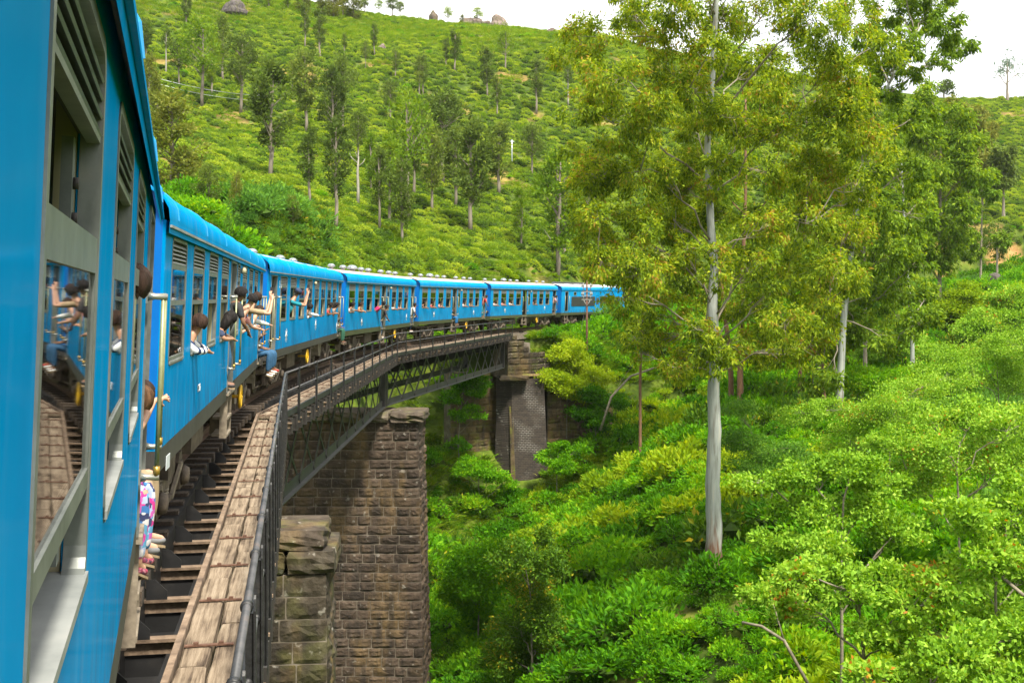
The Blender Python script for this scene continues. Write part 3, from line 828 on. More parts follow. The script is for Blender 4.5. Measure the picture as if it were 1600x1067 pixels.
for i, lb in ((4, 'blue coach with magenta-clad passenger leaning out, over the middle stone pier'), (5, 'blue coach fifth along the train, above the right-hand lattice span'),
              (6, 'last blue coach before the locomotive, standing over the far abutment')):
    coach[i] = make_coach(i, lb, LAY_A, ['half', 'half', 'half', 'half', 'closed', 'half', 'half', 'half'], roof='roof_red', sole='solebar_g', vents=V_A)

def make_loco(i):
    Mi = CARM[i]; L = 17.0
    c = empty('locomotive'); c.matrix_world = Mi
    tag(c, 'blue diesel locomotive with dark side grilles at the head of the train', 'locomotive')
    dz0, dz1 = SK + .35, SK + 2.2
    body = MB()
    opens = [(.85, 1.55, dz0, dz1), (2.9, 3.5, SK + 1.85, SK + 2.15)]
    wall_mesh(body, L, opens, 0, .05, ZB, ZG)
    body.box(0, L, W_C - .05, W_C, ZB, ZG); body.box(0, .05, .051, W_C - .051, ZB, ZG + .3); body.box(L - .05, L, .051, W_C - .051, ZB, ZG + .3)
    body.build('body', M['blue'], c)
    MB().box(.06, L - .06, .8, .86, ZB, ZG).box(.06, L-.06, .06, .8, ZB, ZB + .05).build('inner_bulkhead', M['dark_in'], c)
    for (x0, x1) in ((2.35, 8.3), (9.7, 15.4)):
        p = MB().prism(rrect(x0, x1, SK + .82, SK + 1.72, .12), (1,0,0), (0,0,1), (0,-1,0), (0, -.002, 0), .03).build('grille_panel', M['dark_panel'], c)
        sl = MB()
        for z in np.arange(SK + .9, SK + 1.68, .09): sl.box(x0 + .1, x1 - .1, -.05, -.033, z, z + .03)
        sl.build('grille_slats', M['dark_panel'], p)
    MB().ring(rrect(8.55, 9.45, SK + .5, SK + 1.9, .08), rrect(8.62, 9.38, SK + .57, SK + 1.83, .05), -.02, .0).build('service_door', M['blue'], c)
    MB().box(8.65, 9.35, -.012, -.002, SK + .95, SK + 1.6).build('door_grille', M['dark_panel'], c)
    MB().ring(rrect(.83, 1.57, dz0, dz1, .05), rrect(.90, 1.50, dz0 + .03, dz1 - .05, .04), -.02, .06).build('cab_doorway', M['alu'], c)
    MB().ring(rrect(2.88, 3.52, SK + 1.83, SK + 2.17, .06), rrect(2.94, 3.46, SK + 1.89, SK + 2.11, .04), -.02, .05).build('window_frame', M['alu'], c)
    MB().box(2.93, 3.47, .01, .02, SK + 1.88, SK + 2.12).build('pane', M['glass'], c)
    for x in (.72, 1.68): MB().tube([(x, -.1, dz0 + .1), (x, -.1, dz1 - .4)], .022, 8).build('grab_rail', M['pole_m'], c)
    MB().box(-.004, 0, .03, W_C - .03, ZB + .02, ZG + .26).build('end_panel', M['end_blue_shaded'], c)
    pr = roof_profile(); mb = MB(); k = len(pr)
    for a, b_, nm, mt in ((0, 6, 'roof_cove', 'blue'), (5, k-5, 'roof', 'roof_w'), (k-6, k, 'roof_cove', 'blue')):
        q = pr[a:b_]; kk = len(q); mb = MB()
        mb.add([(x, p[0], p[1]) for x in (-.1, L*.5, L + .1) for p in q], [(j*kk+m_, j*kk+m_+1, (j+1)*kk+m_+1, (j+1)*kk+m_) for j in range(2) for m_ in range(kk-1)], 0, True)
        mb.build(nm, M[mt], c)
    for x in (2.2, 4.6, 7.5): MB().prism(rrect(-.45, .45, 0, .26, .08), (1,0,0), (0,0,1), (0,1,0), (x, .9, ZG + .42), .9).build('roof_hatch', M['dark_panel'], c)
    MB().box(0, L, 0, .06, SK - .02, ZB - .003).box(0, .06, .061, W_C - .06, SK - .2, ZB - .003).build('solebar', M['solebar_g'], c)
    MB().box(6.2, 10.6, .2, 2.5, .38, SK - .03).build('fuel_tank', M['solebar'], c)
    for x in (3.0, L - 3.0): make_bogie(c, x)
    for x in (.9, 15.6):
        st = MB()
        for xx in (x, x + .6): st.box(xx, xx + .04, .0, .06, .3, SK - .02)
        for z in (.32, .62): st.box(x + .04, x + .6, -.02, .2, z, z + .04)
        st.build('footstep', M['under_l'], c)
    MB().lathe([(.10, 0), (.10, .28), (.05, .30), (.05, .44), (.21, .46), (.05, .50)], (L, .5, SK + .02), (1, 0, 0), 14).build('buffer', M['under'], c)
    return c
M['roof_w'] = pmat('loco_roof', [(0.3, (0.46, 0.47, 0.48)), (0.7, (0.62, 0.62, 0.62))], scale=1, rough=0.5)
coach[7] = make_loco(7)

# markings painted on the coaches
def decal(i, name, px, py, make, mat='white_p', face='side'):
    x, z = car_uv(i, px, py)
    o = link(name, make, coach[i], (x, -.004, z)); o.rotation_euler = (R(90), 0, 0)
    return o
t1 = text_mesh('end_lettering', 'STN\nTOR', .12, M['white_p'])
_e = link('end_lettering', t1, coach[2], (-.008, .62, SK + 1.42)); _e.rotation_euler = (R(90), 0, R(-90))
t2 = text_mesh('coach_number', '17502', .13, M['white_p'])
decal(2, 'coach_number', 308, 613, t2)
def emblem_mesh():
    mb = MB()
    mb.lathe([(.12, 0), (.12, .002)], (0, 0, 0), (0, 0, 1), 16)
    for k in range(8):
        a = R(45*k); mb.bar((.13*math.cos(a), .13*math.sin(a), .001), (.20*math.cos(a), .20*math.sin(a), .001), .05, .002)
    return mb.mesh('emblem', M['white_p'])
em = emblem_mesh()
for (i, px, py) in ((3, 447, 524), (3, 493, 507), (3, 526, 510), (4, 565, 503), (4, 635, 495), (5, 678, 491), (5, 740, 488), (6, 789, 485), (6, 851, 481)):
    decal(i, 'emblem', px, py, em)
for (i, px, py, t) in ((3, 436, 450, 'S 6'),):
    decal(i, 'coach_number', px, py, text_mesh('coach_number', t, .3, M['white_p']))
decal(2, 'notice_plate', 258, 735, MB().box(0, .26, 0, .14, 0, .006).mesh('notice_plate', M['white_p']))
# ------------------------------------------------------------------ the bridge: three lattice spans on stone piers
K = [Vector((7.75, -20.0, 0)), Vector((-1.145, 4.5, 0)), Vector((-5.50, 27.2, 0)), Vector((-5.80, 56.8, 0)), Vector((0.05, 88.2, 0))]   # handrail line
def s_of(p):
    s, o = track_coords(np.array([p.x]), np.array([p.y])); return float(s[0])
for p in K: p.z = rail_z(s_of(p)) - .13          # walkway surface
SPAN_LABEL = ['span beside the nearest coach', 'near span ending at the mossy pier', 'middle span between the two stone piers', 'far span ending at the abutment']
def timber_mat(name):
    m, nt, out = nodes_of(name)
    b = _n(nt, 'ShaderNodeBsdfPrincipled'); b.inputs['Roughness'].default_value = .85; b.inputs['Specular IOR Level'].default_value = .2
    nt.links.new(b.outputs[0], out.inputs[0])
    tc = _n(nt, 'ShaderNodeTexCoord'); oi = _n(nt, 'ShaderNodeObjectInfo')
    mp = _n(nt, 'ShaderNodeMapping'); mp.inputs['Scale'].default_value = (.55, 13, 13)
    ml = _n(nt, 'ShaderNodeMath', operation='MULTIPLY'); ml.inputs[1].default_value = 91
    nt.links.new(oi.outputs['Random'], ml.inputs[0]); nt.links.new(ml.outputs[0], mp.inputs['Location'])
    nt.links.new(tc.outputs['Object'], mp.inputs['Vector'])
    n1 = _n(nt, 'ShaderNodeTexNoise'); n1.inputs['Scale'].default_value = 1.6; n1.inputs['Detail'].default_value = 9; n1.inputs['Roughness'].default_value = .7
    nt.links.new(mp.outputs['Vector'], n1.inputs['Vector'])
    mp2 = _n(nt, 'ShaderNodeMapping'); mp2.inputs['Scale'].default_value = (1.4, 3.2, 3.2)
    nt.links.new(tc.outputs['Object'], mp2.inputs['Vector']); nt.links.new(ml.outputs[0], mp2.inputs['Location'])
    n2 = _n(nt, 'ShaderNodeTexNoise'); n2.inputs['Scale'].default_value = 1.8; n2.inputs['Detail'].default_value = 6
    nt.links.new(mp2.outputs['Vector'], n2.inputs['Vector'])
    ad = _n(nt, 'ShaderNodeMath', operation='MULTIPLY_ADD'); ad.inputs[1].default_value = .72; nt.links.new(n1.outputs['Fac'], ad.inputs[0])
    ml3 = _n(nt, 'ShaderNodeMath', operation='MULTIPLY'); ml3.inputs[1].default_value = .28; nt.links.new(n2.outputs['Fac'], ml3.inputs[0]); nt.links.new(ml3.outputs[0], ad.inputs[2])
    rp = ramp_node(nt, [(.34, (.028, .019, .013)), (.42, (.10, .073, .052)), (.50, (.195, .149, .105)), (.58, (.27, .213, .155)), (.68, (.32, .275, .215))])
    nt.links.new(ad.outputs[0], rp.inputs['Fac']); nt.links.new(rp.outputs['Color'], b.inputs['Base Color'])
    bp = _n(nt, 'ShaderNodeBump'); bp.inputs['Strength'].default_value = .7; bp.inputs['Distance'].default_value = .02
    nt.links.new(n1.outputs['Fac'], bp.inputs['Height']); nt.links.new(bp.outputs[0], b.inputs['Normal'])
    return m
M['timber'] = timber_mat('weathered_timber')
M['sleeper'] = pmat('sleeper_wood', [(.3, (.03, .022, .016)), (.7, (.09, .065, .045))], scale=6, rough=.9, bump=.3, stretch=(1, 6, 6))

M['bracket'] = pmat('bracket_iron', [(.3, (.012, .011, .010)), (.55, (.026, .023, .021)), (.8, (.06, .05, .042))], scale=3, rough=.6, coords='World')
def plank_mesh(L, w, seed):
    r = random.Random(seed); nx = 8; mb = MB(); v = []; fs = []
    t = .10
    for k in range(nx + 1):
        x = L * k / nx + (r.uniform(-.02, .02) if 0 < k < nx else 0)
        e0 = r.uniform(-.008, .008); e1 = r.uniform(-.008, .008); d = r.uniform(-.006, .006)
        if k in (0, nx): e0 += .008; e1 -= .008; d -= .006
        v += [(x, e0, -t), (x, w + e1, -t), (x, w + e1 - .006, d - .012), (x, w + e1 - .02, d), (x, w*.5, d + .002), (x, e0 + .02, d), (x, e0 + .006, d - .012)]
    m_ = 7
    for k in range(nx):
        for j in range(m_): fs.append((k*m_+j, k*m_+(j+1) % m_, (k+1)*m_+(j+1) % m_, (k+1)*m_+j))
    fs.append(tuple(range(m_))); fs.append(tuple(nx*m_+j for j in range(m_-1, -1, -1)))
    mb.add(v, fs)
    return mb.mesh('plank', M['timber'])

def basis(a, b):
    t = (b - a).normalized(); rgt = Vector((t.y, -t.x, 0)).normalized(); up = rgt.cross(t).normalized()
    return t, rgt, up

def make_span(j, detail=True):
    a, b = K[j], K[j+1]; t, rgt, up = basis(a, b); L = (b - a).length
    Mx = Matrix(((t.x, -rgt.x, up.x, a.x), (t.y, -rgt.y, up.y, a.y), (t.z, -rgt.z, up.z, a.z), (0, 0, 0, 1)))
    # local: x along, y to the left (towards the train), z up; origin on the handrail line at deck level
    post_sp = 1.38 if j < 2 else 2.76; npost = int(L / post_sp)
    # ---- handrail
    h = empty('handrail'); h.matrix_world = Mx
    tag(h, 'dark iron pipe handrail on the ' + SPAN_LABEL[j], 'handrail', 'handrails of the bridge')
    def post():
        mb = MB()
        mb.prism([(-.035, -.32), (.035, -.32), (.035, .98), (.022, 1.05), (0, 1.07), (-.022, 1.05), (-.035, .98)], (1,0,0), (0,0,1), (0,1,0), (0, -.03, 0), .014)
        mb.prism([(-.006, -.32), (.006, -.32), (.006, .96), (-.006, .96)], (1,0,0), (0,0,1), (0,1,0), (0, -.016, 0), .05)
        mb.lathe([(.036, -.025), (.04, -.02), (.04, .02), (.036, .025)], (0, .025, 1.0), (1, 0, 0), 10)
        mb.lathe([(.032, -.022), (.034, .022)], (0, .02, .54), (1, 0, 0), 10)
        return mb.mesh('post', M['rail_post'])
    x0 = (L - npost * post_sp) / 2 + post_sp * .25
    for k in range(npost + 1):
        x = x0 + k * post_sp
        if x > L - .05: break
        link('post', cached('post', post), h, (x, 0, 0))
    for z, rr in ((1.0, .026), (.54, .022)):
        e = MB().tube([(0, .025, z), (L, .025, z)], rr, 10); e.build('pipe_rail', M['pipe'], h)
    # ---- walkway planks
    w = empty('walkway'); w.matrix_world = Mx
    tag(w, 'weathered timber plank walkway of the ' + SPAN_LABEL[j], 'walkway', 'plank walkways of the bridge')
    pl = 2.76; x = -.05; k = 0
    nvar = 6
    while x < L - .1:
        ll = min(pl, L - x)
        for q, (yy, ww) in enumerate(((.16, .235), (.405, .245))):
            me = cached(('plank', round(ll, 2), q, k % nvar), lambda: plank_mesh(ll - .015, ww, k*7 + q))
            link('plank', me, w, (x - (1.15 if q and k else 0), yy, 0))
        if j in (0, 1, 2):
            for xx in (x + .69, x + 2.07):
                if xx < L: link('strap', cached('strap', lambda: MB().box(-.022, .022, .24, .63, .012, .024).box(-.018, .018, .32, .36, .024, .045).box(-.018, .018, .52, .56, .024, .045).mesh('strap', M['rust'])), w, (xx, 0, 0))
        x += pl; k += 1
    MB().box(0, L, .66, .715, -.16, .03).build('edge_angle', M['rust_l'], w)
    MB().box(0, L, .09, .145, -.14, .012).build('edge_channel', M['girder_l'], w)
    # ---- girder span
    g = empty('bridge_span'); g.matrix_world = Mx
    tag(g, 'dark lattice girder ' + SPAN_LABEL[j], 'girder span', 'lattice girder spans of the bridge')
    zt, zb = -.42, -2.72
    gy = (.78, 3.75)
    for y in gy:
        MB().box(0, L, y - .13, y + .13, zt - .03, zt).box(0, L, y - .012, y + .012, zt - .26, zt - .03).build('top_chord', M['girder'], g)
        MB().box(0, L, y - .17, y + .17, zb, zb + .03).box(0, L, y - .016, y + .016, zb + .03, zb + .34).build('bottom_chord', M['girder_l'], g)
        for x in (.16, L - .16):
            MB().box(x - .15, x + .15, y - .15, y + .15, zb + .031, zt - .031).build('end_post', M['girder'], g)
        pan = 2.55; npan = int((L - .7) / pan)
        xs = (L - npan * pan) / 2
        for k in range(npan):
            xa = xs + k * pan
            for d, yo in ((1, -.035), (-1, .035)):
                x1, x2 = (xa, xa + pan*1.1) if d > 0 else (xa + pan*1.1, xa)
                x1 = min(max(x1, .2), L - .2); x2 = min(max(x2, .2), L - .2)
                key = ('lat', round(x2 - x1, 2), d)
                me = cached(key, lambda: MB().bar((0, 0, zb + .12), (x2 - x1, 0, zt - .08), .025, .17 if d > 0 else .12, (1, 0, 0)).mesh('lattice_bar', M['girder_l' if d < 0 else 'girder']))
                link('lattice_bar', me, g, (x1, y + yo, 0))
    # cross girders with gusset plates carrying the track, ledges to the walkway
    def ledge():
        mb = MB(); mb.box(-.06, .06, -.02, 4.3, -.30, -.27); mb.box(-.008, .008, .0, 4.3, -.42, -.30)
        return mb.mesh('cross_ledge', M['rust_l'])
    def gusset():
        mb = MB(); mb.prism([(1.05, -.269), (1.26, -.269), (1.26, -.06), (1.17, -.06), (1.05, -.18)], (0,1,0), (0,0,1), (1,0,0), (-.055, 0, 0), .012)
        return mb.mesh('gusset', M['girder'])
    def bracket():
        mb = MB(); z1 = -.15
        mb.box(-.025, .025, -.03, .02, -.56, z1); mb.box(-.025, .025, .02, .76, -.56, -.51); mb.box(-.025, .025, .02, .76, z1 - .04, z1)
        mb.box(-.006, .006, .02, .10, -.51, z1 - .04)
        return mb.mesh('bracket', M['bracket'])
    nb = int(L / .69)
    for k in range(nb):
        x = (L - (nb - 1) * .69) / 2 + k * .69
        if k % 2 == 0:
            link('cross_ledge', cached('ledge', ledge), g, (x, 0, 0))
            link('gusset', cached('gusset', gusset), g, (x, 0, 0))
        link('bracket', cached('bracket', bracket), g, (x, 0, 0))
    # stringers under the rails and trough floor between them
    MB().box(0, L, 1.28, 1.52, -.62, -.08).box(0, L, 2.75, 2.99, -.62, -.08).build('stringer', M['girder'], g)
    MB().box(0, L, 1.53, 2.74, -.30, -.26).build('trough_floor', M['girder'], g)
    cg = cached('cross_girder', lambda: MB().box(-.012, .012, .92, 3.61, -1.15, -.43).box(-.10, .10, .92, 3.61, -1.18, -1.151).mesh('cross_girder', M['girder']))
    for k in range(0, nb, 2): link('cross_girder', cg, g, ((L - (nb - 1) * .69) / 2 + k * .69 + .03, 0, 0))
    MB().box(0, L, .72, 1.279, -.66, -.63).build('gutter_floor', M['girder'], g)  # dark plate added in place of the deep shade below the ledges
    return h, w, g
SP = [make_span(j) for j in range(4)]

# ------------------------------------------------------------------ track
trk = empty('railway_track'); tag(trk, 'curved railway track with rusty rails', kind='structure')
def track_rail(off):
    prof = [(-.035, .0), (.035, .0), (.035, -.03), (.01, -.045), (.01, -.12), (.07, -.14), (.07, -.155), (-.07, -.155), (-.07, -.14), (-.01, -.12), (-.01, -.045), (-.035, -.03)]
    S = np.arange(-40, 240, 1.6); v = []; fs = []; n = len(prof)
    for s in S:
        a = heading(s); p = side_pt(s, off); rg = Vector((math.cos(a), -math.sin(a), 0))
        tl = Vector((0, 0, -math.tan(TILT) * 0))
        for (q, z) in prof: v.append(p + rg*q + Vector((0, 0, z + -.0)))
    for i in range(len(S)-1):
        for k in range(n): fs.append((i*n+k, i*n+(k+1) % n, (i+1)*n+(k+1) % n, (i+1)*n+k))
    MB().add(v, fs).build('rail', M['railsteel'], trk)
track_rail(-.66); track_rail(-2.09)
sl_me = MB().box(-.11, .11, -1.2, 1.2, -.30, -.157).mesh('sleeper', M['sleeper'])
for s in np.arange(-8, 175, .7):
    p = side_pt(s, -1.375)
    link('sleeper', sl_me, trk, p, (0, 0, math.pi/2 - heading(s)))
# ballast strip beyond the abutment
M['ballast'] = pmat('ballast', [(.3, (.03, .025, .018)), (.5, (.085, .068, .05)), (.7, (.17, .14, .10))], scale=9, rough=.95, bump=1.0, coords='World')
S = np.arange(S_ABUT, 240, 2.0); v = []; fs = []
for s in S:
    for (o, z) in ((.25, -.75), (-.1, -.24), (-2.7, -.24), (-3.1, -.75)): v.append(side_pt(s, o) + Vector((0, 0, z)))
for i in range(len(S)-1):
    for k in range(3): fs.append((i*4+k, i*4+k+1, (i+1)*4+k+1, (i+1)*4+k))
tag(MB().add(v, fs).build('track_ballast', M['ballast']), 'stone ballast bed under the far track', kind='structure')

# ------------------------------------------------------------------ stone
def stone_mat(name, stops, ochre=.35, moss=.0, white=.25):
    m, nt, out = nodes_of(name)
    b = _n(nt, 'ShaderNodeBsdfPrincipled'); b.inputs['Roughness'].default_value = .85; b.inputs['Specular IOR Level'].default_value = .25
    nt.links.new(b.outputs[0], out.inputs[0])
    g = _n(nt, 'ShaderNodeNewGeometry'); oi = _n(nt, 'ShaderNodeObjectInfo')
    n1 = _n(nt, 'ShaderNodeTexNoise'); n1.inputs['Scale'].default_value = 2.2; n1.inputs['Detail'].default_value = 8; n1.inputs['Roughness'].default_value = .68
    nt.links.new(g.outputs['Position'], n1.inputs['Vector'])
    ad = _n(nt, 'ShaderNodeMath', operation='MULTIPLY_ADD'); ad.inputs[1].default_value = .30; nt.links.new(oi.outputs['Random'], ad.inputs[0])
    sb = _n(nt, 'ShaderNodeMath', operation='SUBTRACT'); sb.inputs[1].default_value = .15; nt.links.new(n1.outputs['Fac'], sb.inputs[0]); nt.links.new(sb.outputs[0], ad.inputs[2])
    rp = ramp_node(nt, stops); nt.links.new(ad.outputs[0], rp.inputs['Fac']); col = rp.outputs['Color']
    def layer(col, scale, stretch, lo, hi, amt, c):
        mp = _n(nt, 'ShaderNodeMapping'); mp.inputs['Scale'].default_value = stretch; nt.links.new(g.outputs['Position'], mp.inputs['Vector'])
        n = _n(nt, 'ShaderNodeTexNoise'); n.inputs['Scale'].default_value = scale; n.inputs['Detail'].default_value = 6; nt.links.new(mp.outputs['Vector'], n.inputs['Vector'])
        r = ramp_node(nt, [(lo, (0, 0, 0)), (hi, (amt,)*3)]); nt.links.new(n.outputs['Fac'], r.inputs['Fac'])
        mx = _n(nt, 'ShaderNodeMixRGB'); mx.inputs[2].default_value = c + (1,); nt.links.new(r.outputs['Color'], mx.inputs[0]); nt.links.new(col, mx.inputs[1])
        return mx.outputs['Color']
    if ochre: col = layer(col, .55, (1.6, 1.6, .5), .5, .66, ochre, (.30, .19, .06))
    col = layer(col, 1.1, (2.2, 2.2, .35), .52, .68, .75, (.022, .018, .015))
    if white: col = layer(col, 3.2, (1, 1, 1), .64, .70, white, (.50, .47, .42))
    if moss: col = layer(col, 1.3, (1, 1, 1), .50, .64, moss, (.12, .13, .02))
    nt.links.new(col, b.inputs['Base Color'])
    n3 = _n(nt, 'ShaderNodeTexNoise'); n3.inputs['Scale'].default_value = 7; n3.inputs['Detail'].default_value = 6; nt.links.new(g.outputs['Position'], n3.inputs['Vector'])
    bp = _n(nt, 'ShaderNodeBump'); bp.inputs['Strength'].default_value = .7; bp.inputs['Distance'].default_value = .06
    nt.links.new(n3.outputs['Fac'], bp.inputs['Height']); nt.links.new(bp.outputs[0], b.inputs['Normal'])
    return m
M['stone'] = stone_mat('brown_stone', [(.25, (.022, .016, .012)), (.45, (.042, .030, .022)), (.6, (.066, .046, .033)), (.8, (.10, .075, .056))], .22, .0, .25)
M['stone_m'] = stone_mat('mossy_stone', [(.25, (.014, .011, .008)), (.45, (.027, .021, .014)), (.6, (.044, .035, .024)), (.8, (.078, .066, .05))], .2, .2, .3)
M['stone_w'] = stone_mat('wall_stone', [(.25, (.05, .036, .02)), (.5, (.10, .072, .04)), (.8, (.17, .125, .075))], .3, .75, .1)
M['cap'] = stone_mat('cap_stone', [(.25, (.045, .034, .026)), (.5, (.095, .075, .057)), (.8, (.18, .15, .12))], .2, .3, .45)

def rock_face(seed):
    """unit ashlar, x,z in -.5..+.5, rough face bulging to y=-1, back at y=+.6"""
    r = random.Random(seed); nx, nz = 5, 4; v = []; fs = []
    for i in range(nx + 1):
        for k in range(nz + 1):
            x = i/nx - .5; z = k/nz - .5
            edge = i in (0, nx) or k in (0, nz)
            y = 0 if edge else -r.uniform(.45, 1.0)
            if not edge: x += r.uniform(-.05, .05); z += r.uniform(-.06, .06)
            else:
                if i in (0, nx) and k in (0, nz): x *= r.uniform(.95, .99); z *= r.uniform(.93, .98)
            v.append((x, y, z))
    for i in range(nx):
        for k in range(nz):
            a = i*(nz+1)+k; fs.append((a, a+nz+1, a+nz+2, a+1))
    b0 = len(v); v += [(-.5, .6, -.5), (.5, .6, -.5), (.5, .6, .5), (-.5, .6, .5)]
    c = [0, nx*(nz+1), nx*(nz+1)+nz, nz]
    fs.append((b0, b0+3, b0+2, b0+1))
    # sides
    fs.append(tuple([b0, b0+1] + [i*(nz+1) for i in range(nx, -1, -1)]))
    fs.append(tuple([b0+2, b0+3] + [i*(nz+1)+nz for i in range(0, nx+1)]))
    fs.append(tuple([b0+3, b0] + [k for k in range(0, nz+1)]))
    fs.append(tuple([b0+1, b0+2] + [nx*(nz+1)+k for k in range(nz, -1, -1)]))
    return v, fs
def rock_meshes(mat, n=10, name='stone', base=0):
    out = []
    for k in range(n):
        v, f = rock_face(base + k); out.append(MB().add(v, f).mesh(name, mat))
    return out
ROCK = {k: rock_meshes(M[k], 10) for k in ('stone', 'stone_m', 'stone_w')}

def lay_course(parent, kind, p0, dirx, nrm, length, z, hgt, rng, wr=(.6, 1.25), bulge=(.035, .075), inset=0.0, first=0.0):
    """stones of one course along p0 + dirx*[0,length]; face normal nrm"""
    x = 0.0
    ang = math.atan2(dirx.y, dirx.x)
    while x < length - .05:
        w = rng.uniform(*wr)
        if x == 0 and first: w = first
        if length - (x + w) < wr[0] * .7: w = length - x
        c = p0 + dirx * (x + w/2) + Vector((0, 0, z + hgt/2)) - nrm * inset
        link('stone', rng.choice(ROCK[kind]), parent, c, (0, 0, ang), (w - .03, rng.uniform(*bulge), hgt - .03))
        x += w

def make_pier(name, label, ctr, tdir, half_w, half_t, ztop, zbot, hgt, batter, kind, rng, cap_kind='cap', left_w=None, xlim=None):
    """ctr: plan point of the pier axis; tdir: along the track; near face looks back along -tdir"""
    rgt = Vector((tdir.y, -tdir.x, 0)).normalized(); t = Vector((tdir.x, tdir.y, 0)).normalized()
    p = empty(name, (ctr.x, ctr.y, zbot)); base = Vector((ctr.x, ctr.y, zbot))
    tag(p, label, 'bridge pier', 'stone piers of the bridge')
    # mortar core with batter
    mb = MB()
    def loop(z):
        e = batter * (ztop - z) - .012
        return [(-half_w - e, -half_t - e), (half_w + e, -half_t - e), (half_w + e, half_t + e), (-half_w - e, half_t + e)]
    v = []
    for z in (zbot, ztop - .02): v += [rgt*a + t*b + Vector((0, 0, z - zbot)) for a, b in loop(z)]
    mb.add(v, [(0,1,5,4), (1,2,6,5), (2,3,7,6), (3,0,4,7), (4,5,6,7), (3,2,1,0)])
    mb.build('mortar_core', M['mortar'], p)
    z = ztop - hgt; k = 0
    while z > max(zbot, -17.0):
        e = batter * (ztop - z - hgt/2)
        hw, ht = half_w + e, half_t + e
        L = 2*hw if xlim is None else hw + xlim
        # near face: from the right-hand corner leftwards would reverse the face, so run left to right
        st = -(hw if xlim is None else xlim)
        lay_course(p, kind, rgt*st - t*ht, rgt, -t, L, z - zbot, hgt, rng)
        lay_course(p, kind, rgt*hw - t*ht, t, rgt, 2*ht, z - zbot, hgt, rng, (.8, 1.5), (.05, .13))
        z -= hgt; k += 1
    return p, rgt, t

def cap_block(parent, me_mat, p0, dirx, w, dpt, h, rng, name='cap_stone'):
    """rounded rough coping block, p0 = lower left near corner (relative to the pier)"""
    bm = bmesh.new(); bmesh.ops.create_cube(bm, size=1.0)
    bmesh.ops.subdivide_edges(bm, edges=bm.edges, cuts=3, use_grid_fill=True)
    for vv in bm.verts:
        c = vv.co
        f = max(abs(c.x), abs(c.y)) ; 
        n = Vector((c.x, c.y, c.z)); 
        r = (abs(c.x)**14 + abs(c.y)**14 + abs(c.z)**14) ** (1/14)
        vv.co = c * (.5 / max(r, 1e-6)) * .98 if r > .45 else c
        vv.co += Vector((rng.uniform(-1, 1), rng.uniform(-1, 1), rng.uniform(-1, 1))) * .022
        vv.co = Vector((vv.co.x * w, vv.co.y * dpt, vv.co.z * h))
    me = bpy.data.meshes.new(name); bm.to_mesh(me); bm.free(); me.materials.append(M[me_mat])
    ang = math.atan2(dirx.y, dirx.x)
    t = Vector((-dirx.y, dirx.x, 0))
    c = p0 + dirx * (w/2) + t * (dpt/2) + Vector((0, 0, h/2))
    return link(name, me, parent, c, (0, 0, ang))

rs = random.Random(3)
# middle pier (tall, clean brown ashlar)
t3 = Vector((math.sin(.03), math.cos(.03), 0))
rg3 = Vector((t3.y, -t3.x, 0))
pc3 = K[3] - rg3 * 2.35
zt3 = K[3].z - 2.95
pier2, rg, tt = make_pier('bridge_pier', 'tall brown rock-faced stone pier in the middle of the valley', pc3 + t3*.8, t3, 3.45, 1.45, zt3 - .50, -20.5, .47, .022, 'stone', rs, xlim=3.45)
zb = 20.5 + zt3 - .50
x = -3.75
for w in (1.7, 1.2, 1.5, 1.35, 1.75):
    cap_block(pier2, 'cap', rg3*x - t3*1.75 + Vector((0, 0, zb)), rg3, w, 3.5, .52, rs); x += w
# near pier (mossy, chunky coping)
t2 = Vector((math.sin(-.09), math.cos(-.09), 0)); rg2 = Vector((t2.y, -t2.x, 0))
pc2 = K[2] - rg2 * 2.55; zt2 = K[2].z - 2.95
pier1, _a, _b = make_pier('bridge_pier', 'nearer mossy stone pier with broken coping beside the handrail', pc2 + t2*2.0, t2, 3.45, 1.2, zt2 - 1.15, -17.5, .56, .012, 'stone_m', rs, xlim=0.2)
zb = 17.5 + zt2 - 1.15
x = .1
for w in (1.25, 1.1, 1.25):
    cap_block(pier1, 'stone_m', rg2*x - t2*1.36 + Vector((0, 0, zb)), rg2, w, 2.7, .60, rs); x += w
x = .1
for w in (1.6, 1.75):
    cap_block(pier1, 'cap', rg2*x - t2*1.28 + Vector((0, 0, zb + .58)), rg2, w, 2.45, .52, rs); x += w
# pier under the nearest joint, below the frame
t1_ = Vector((math.sin(-.26), math.cos(-.26), 0)); rg1 = Vector((t1_.y, -t1_.x, 0))
pier0 = empty('bridge_pier', (K[1].x, K[1].y, -13)); tag(pier0, 'stone pier under the nearest girder joint', 'bridge pier', 'stone piers of the bridge')
_c = MB(); _c.add([Vector((0,0,z)) - rg1*a + t1_*b for z in (0, 13 + K[1].z - 2.9) for a, b in ((-.6, -1.2), (-.6, 1.2), (5.6, 1.2), (5.6, -1.2))], [(0,1,5,4), (1,2,6,5), (2,3,7,6), (3,0,4,7), (4,5,6,7), (3,2,1,0)])
_c.build('shaft', M['stone'], pier0)

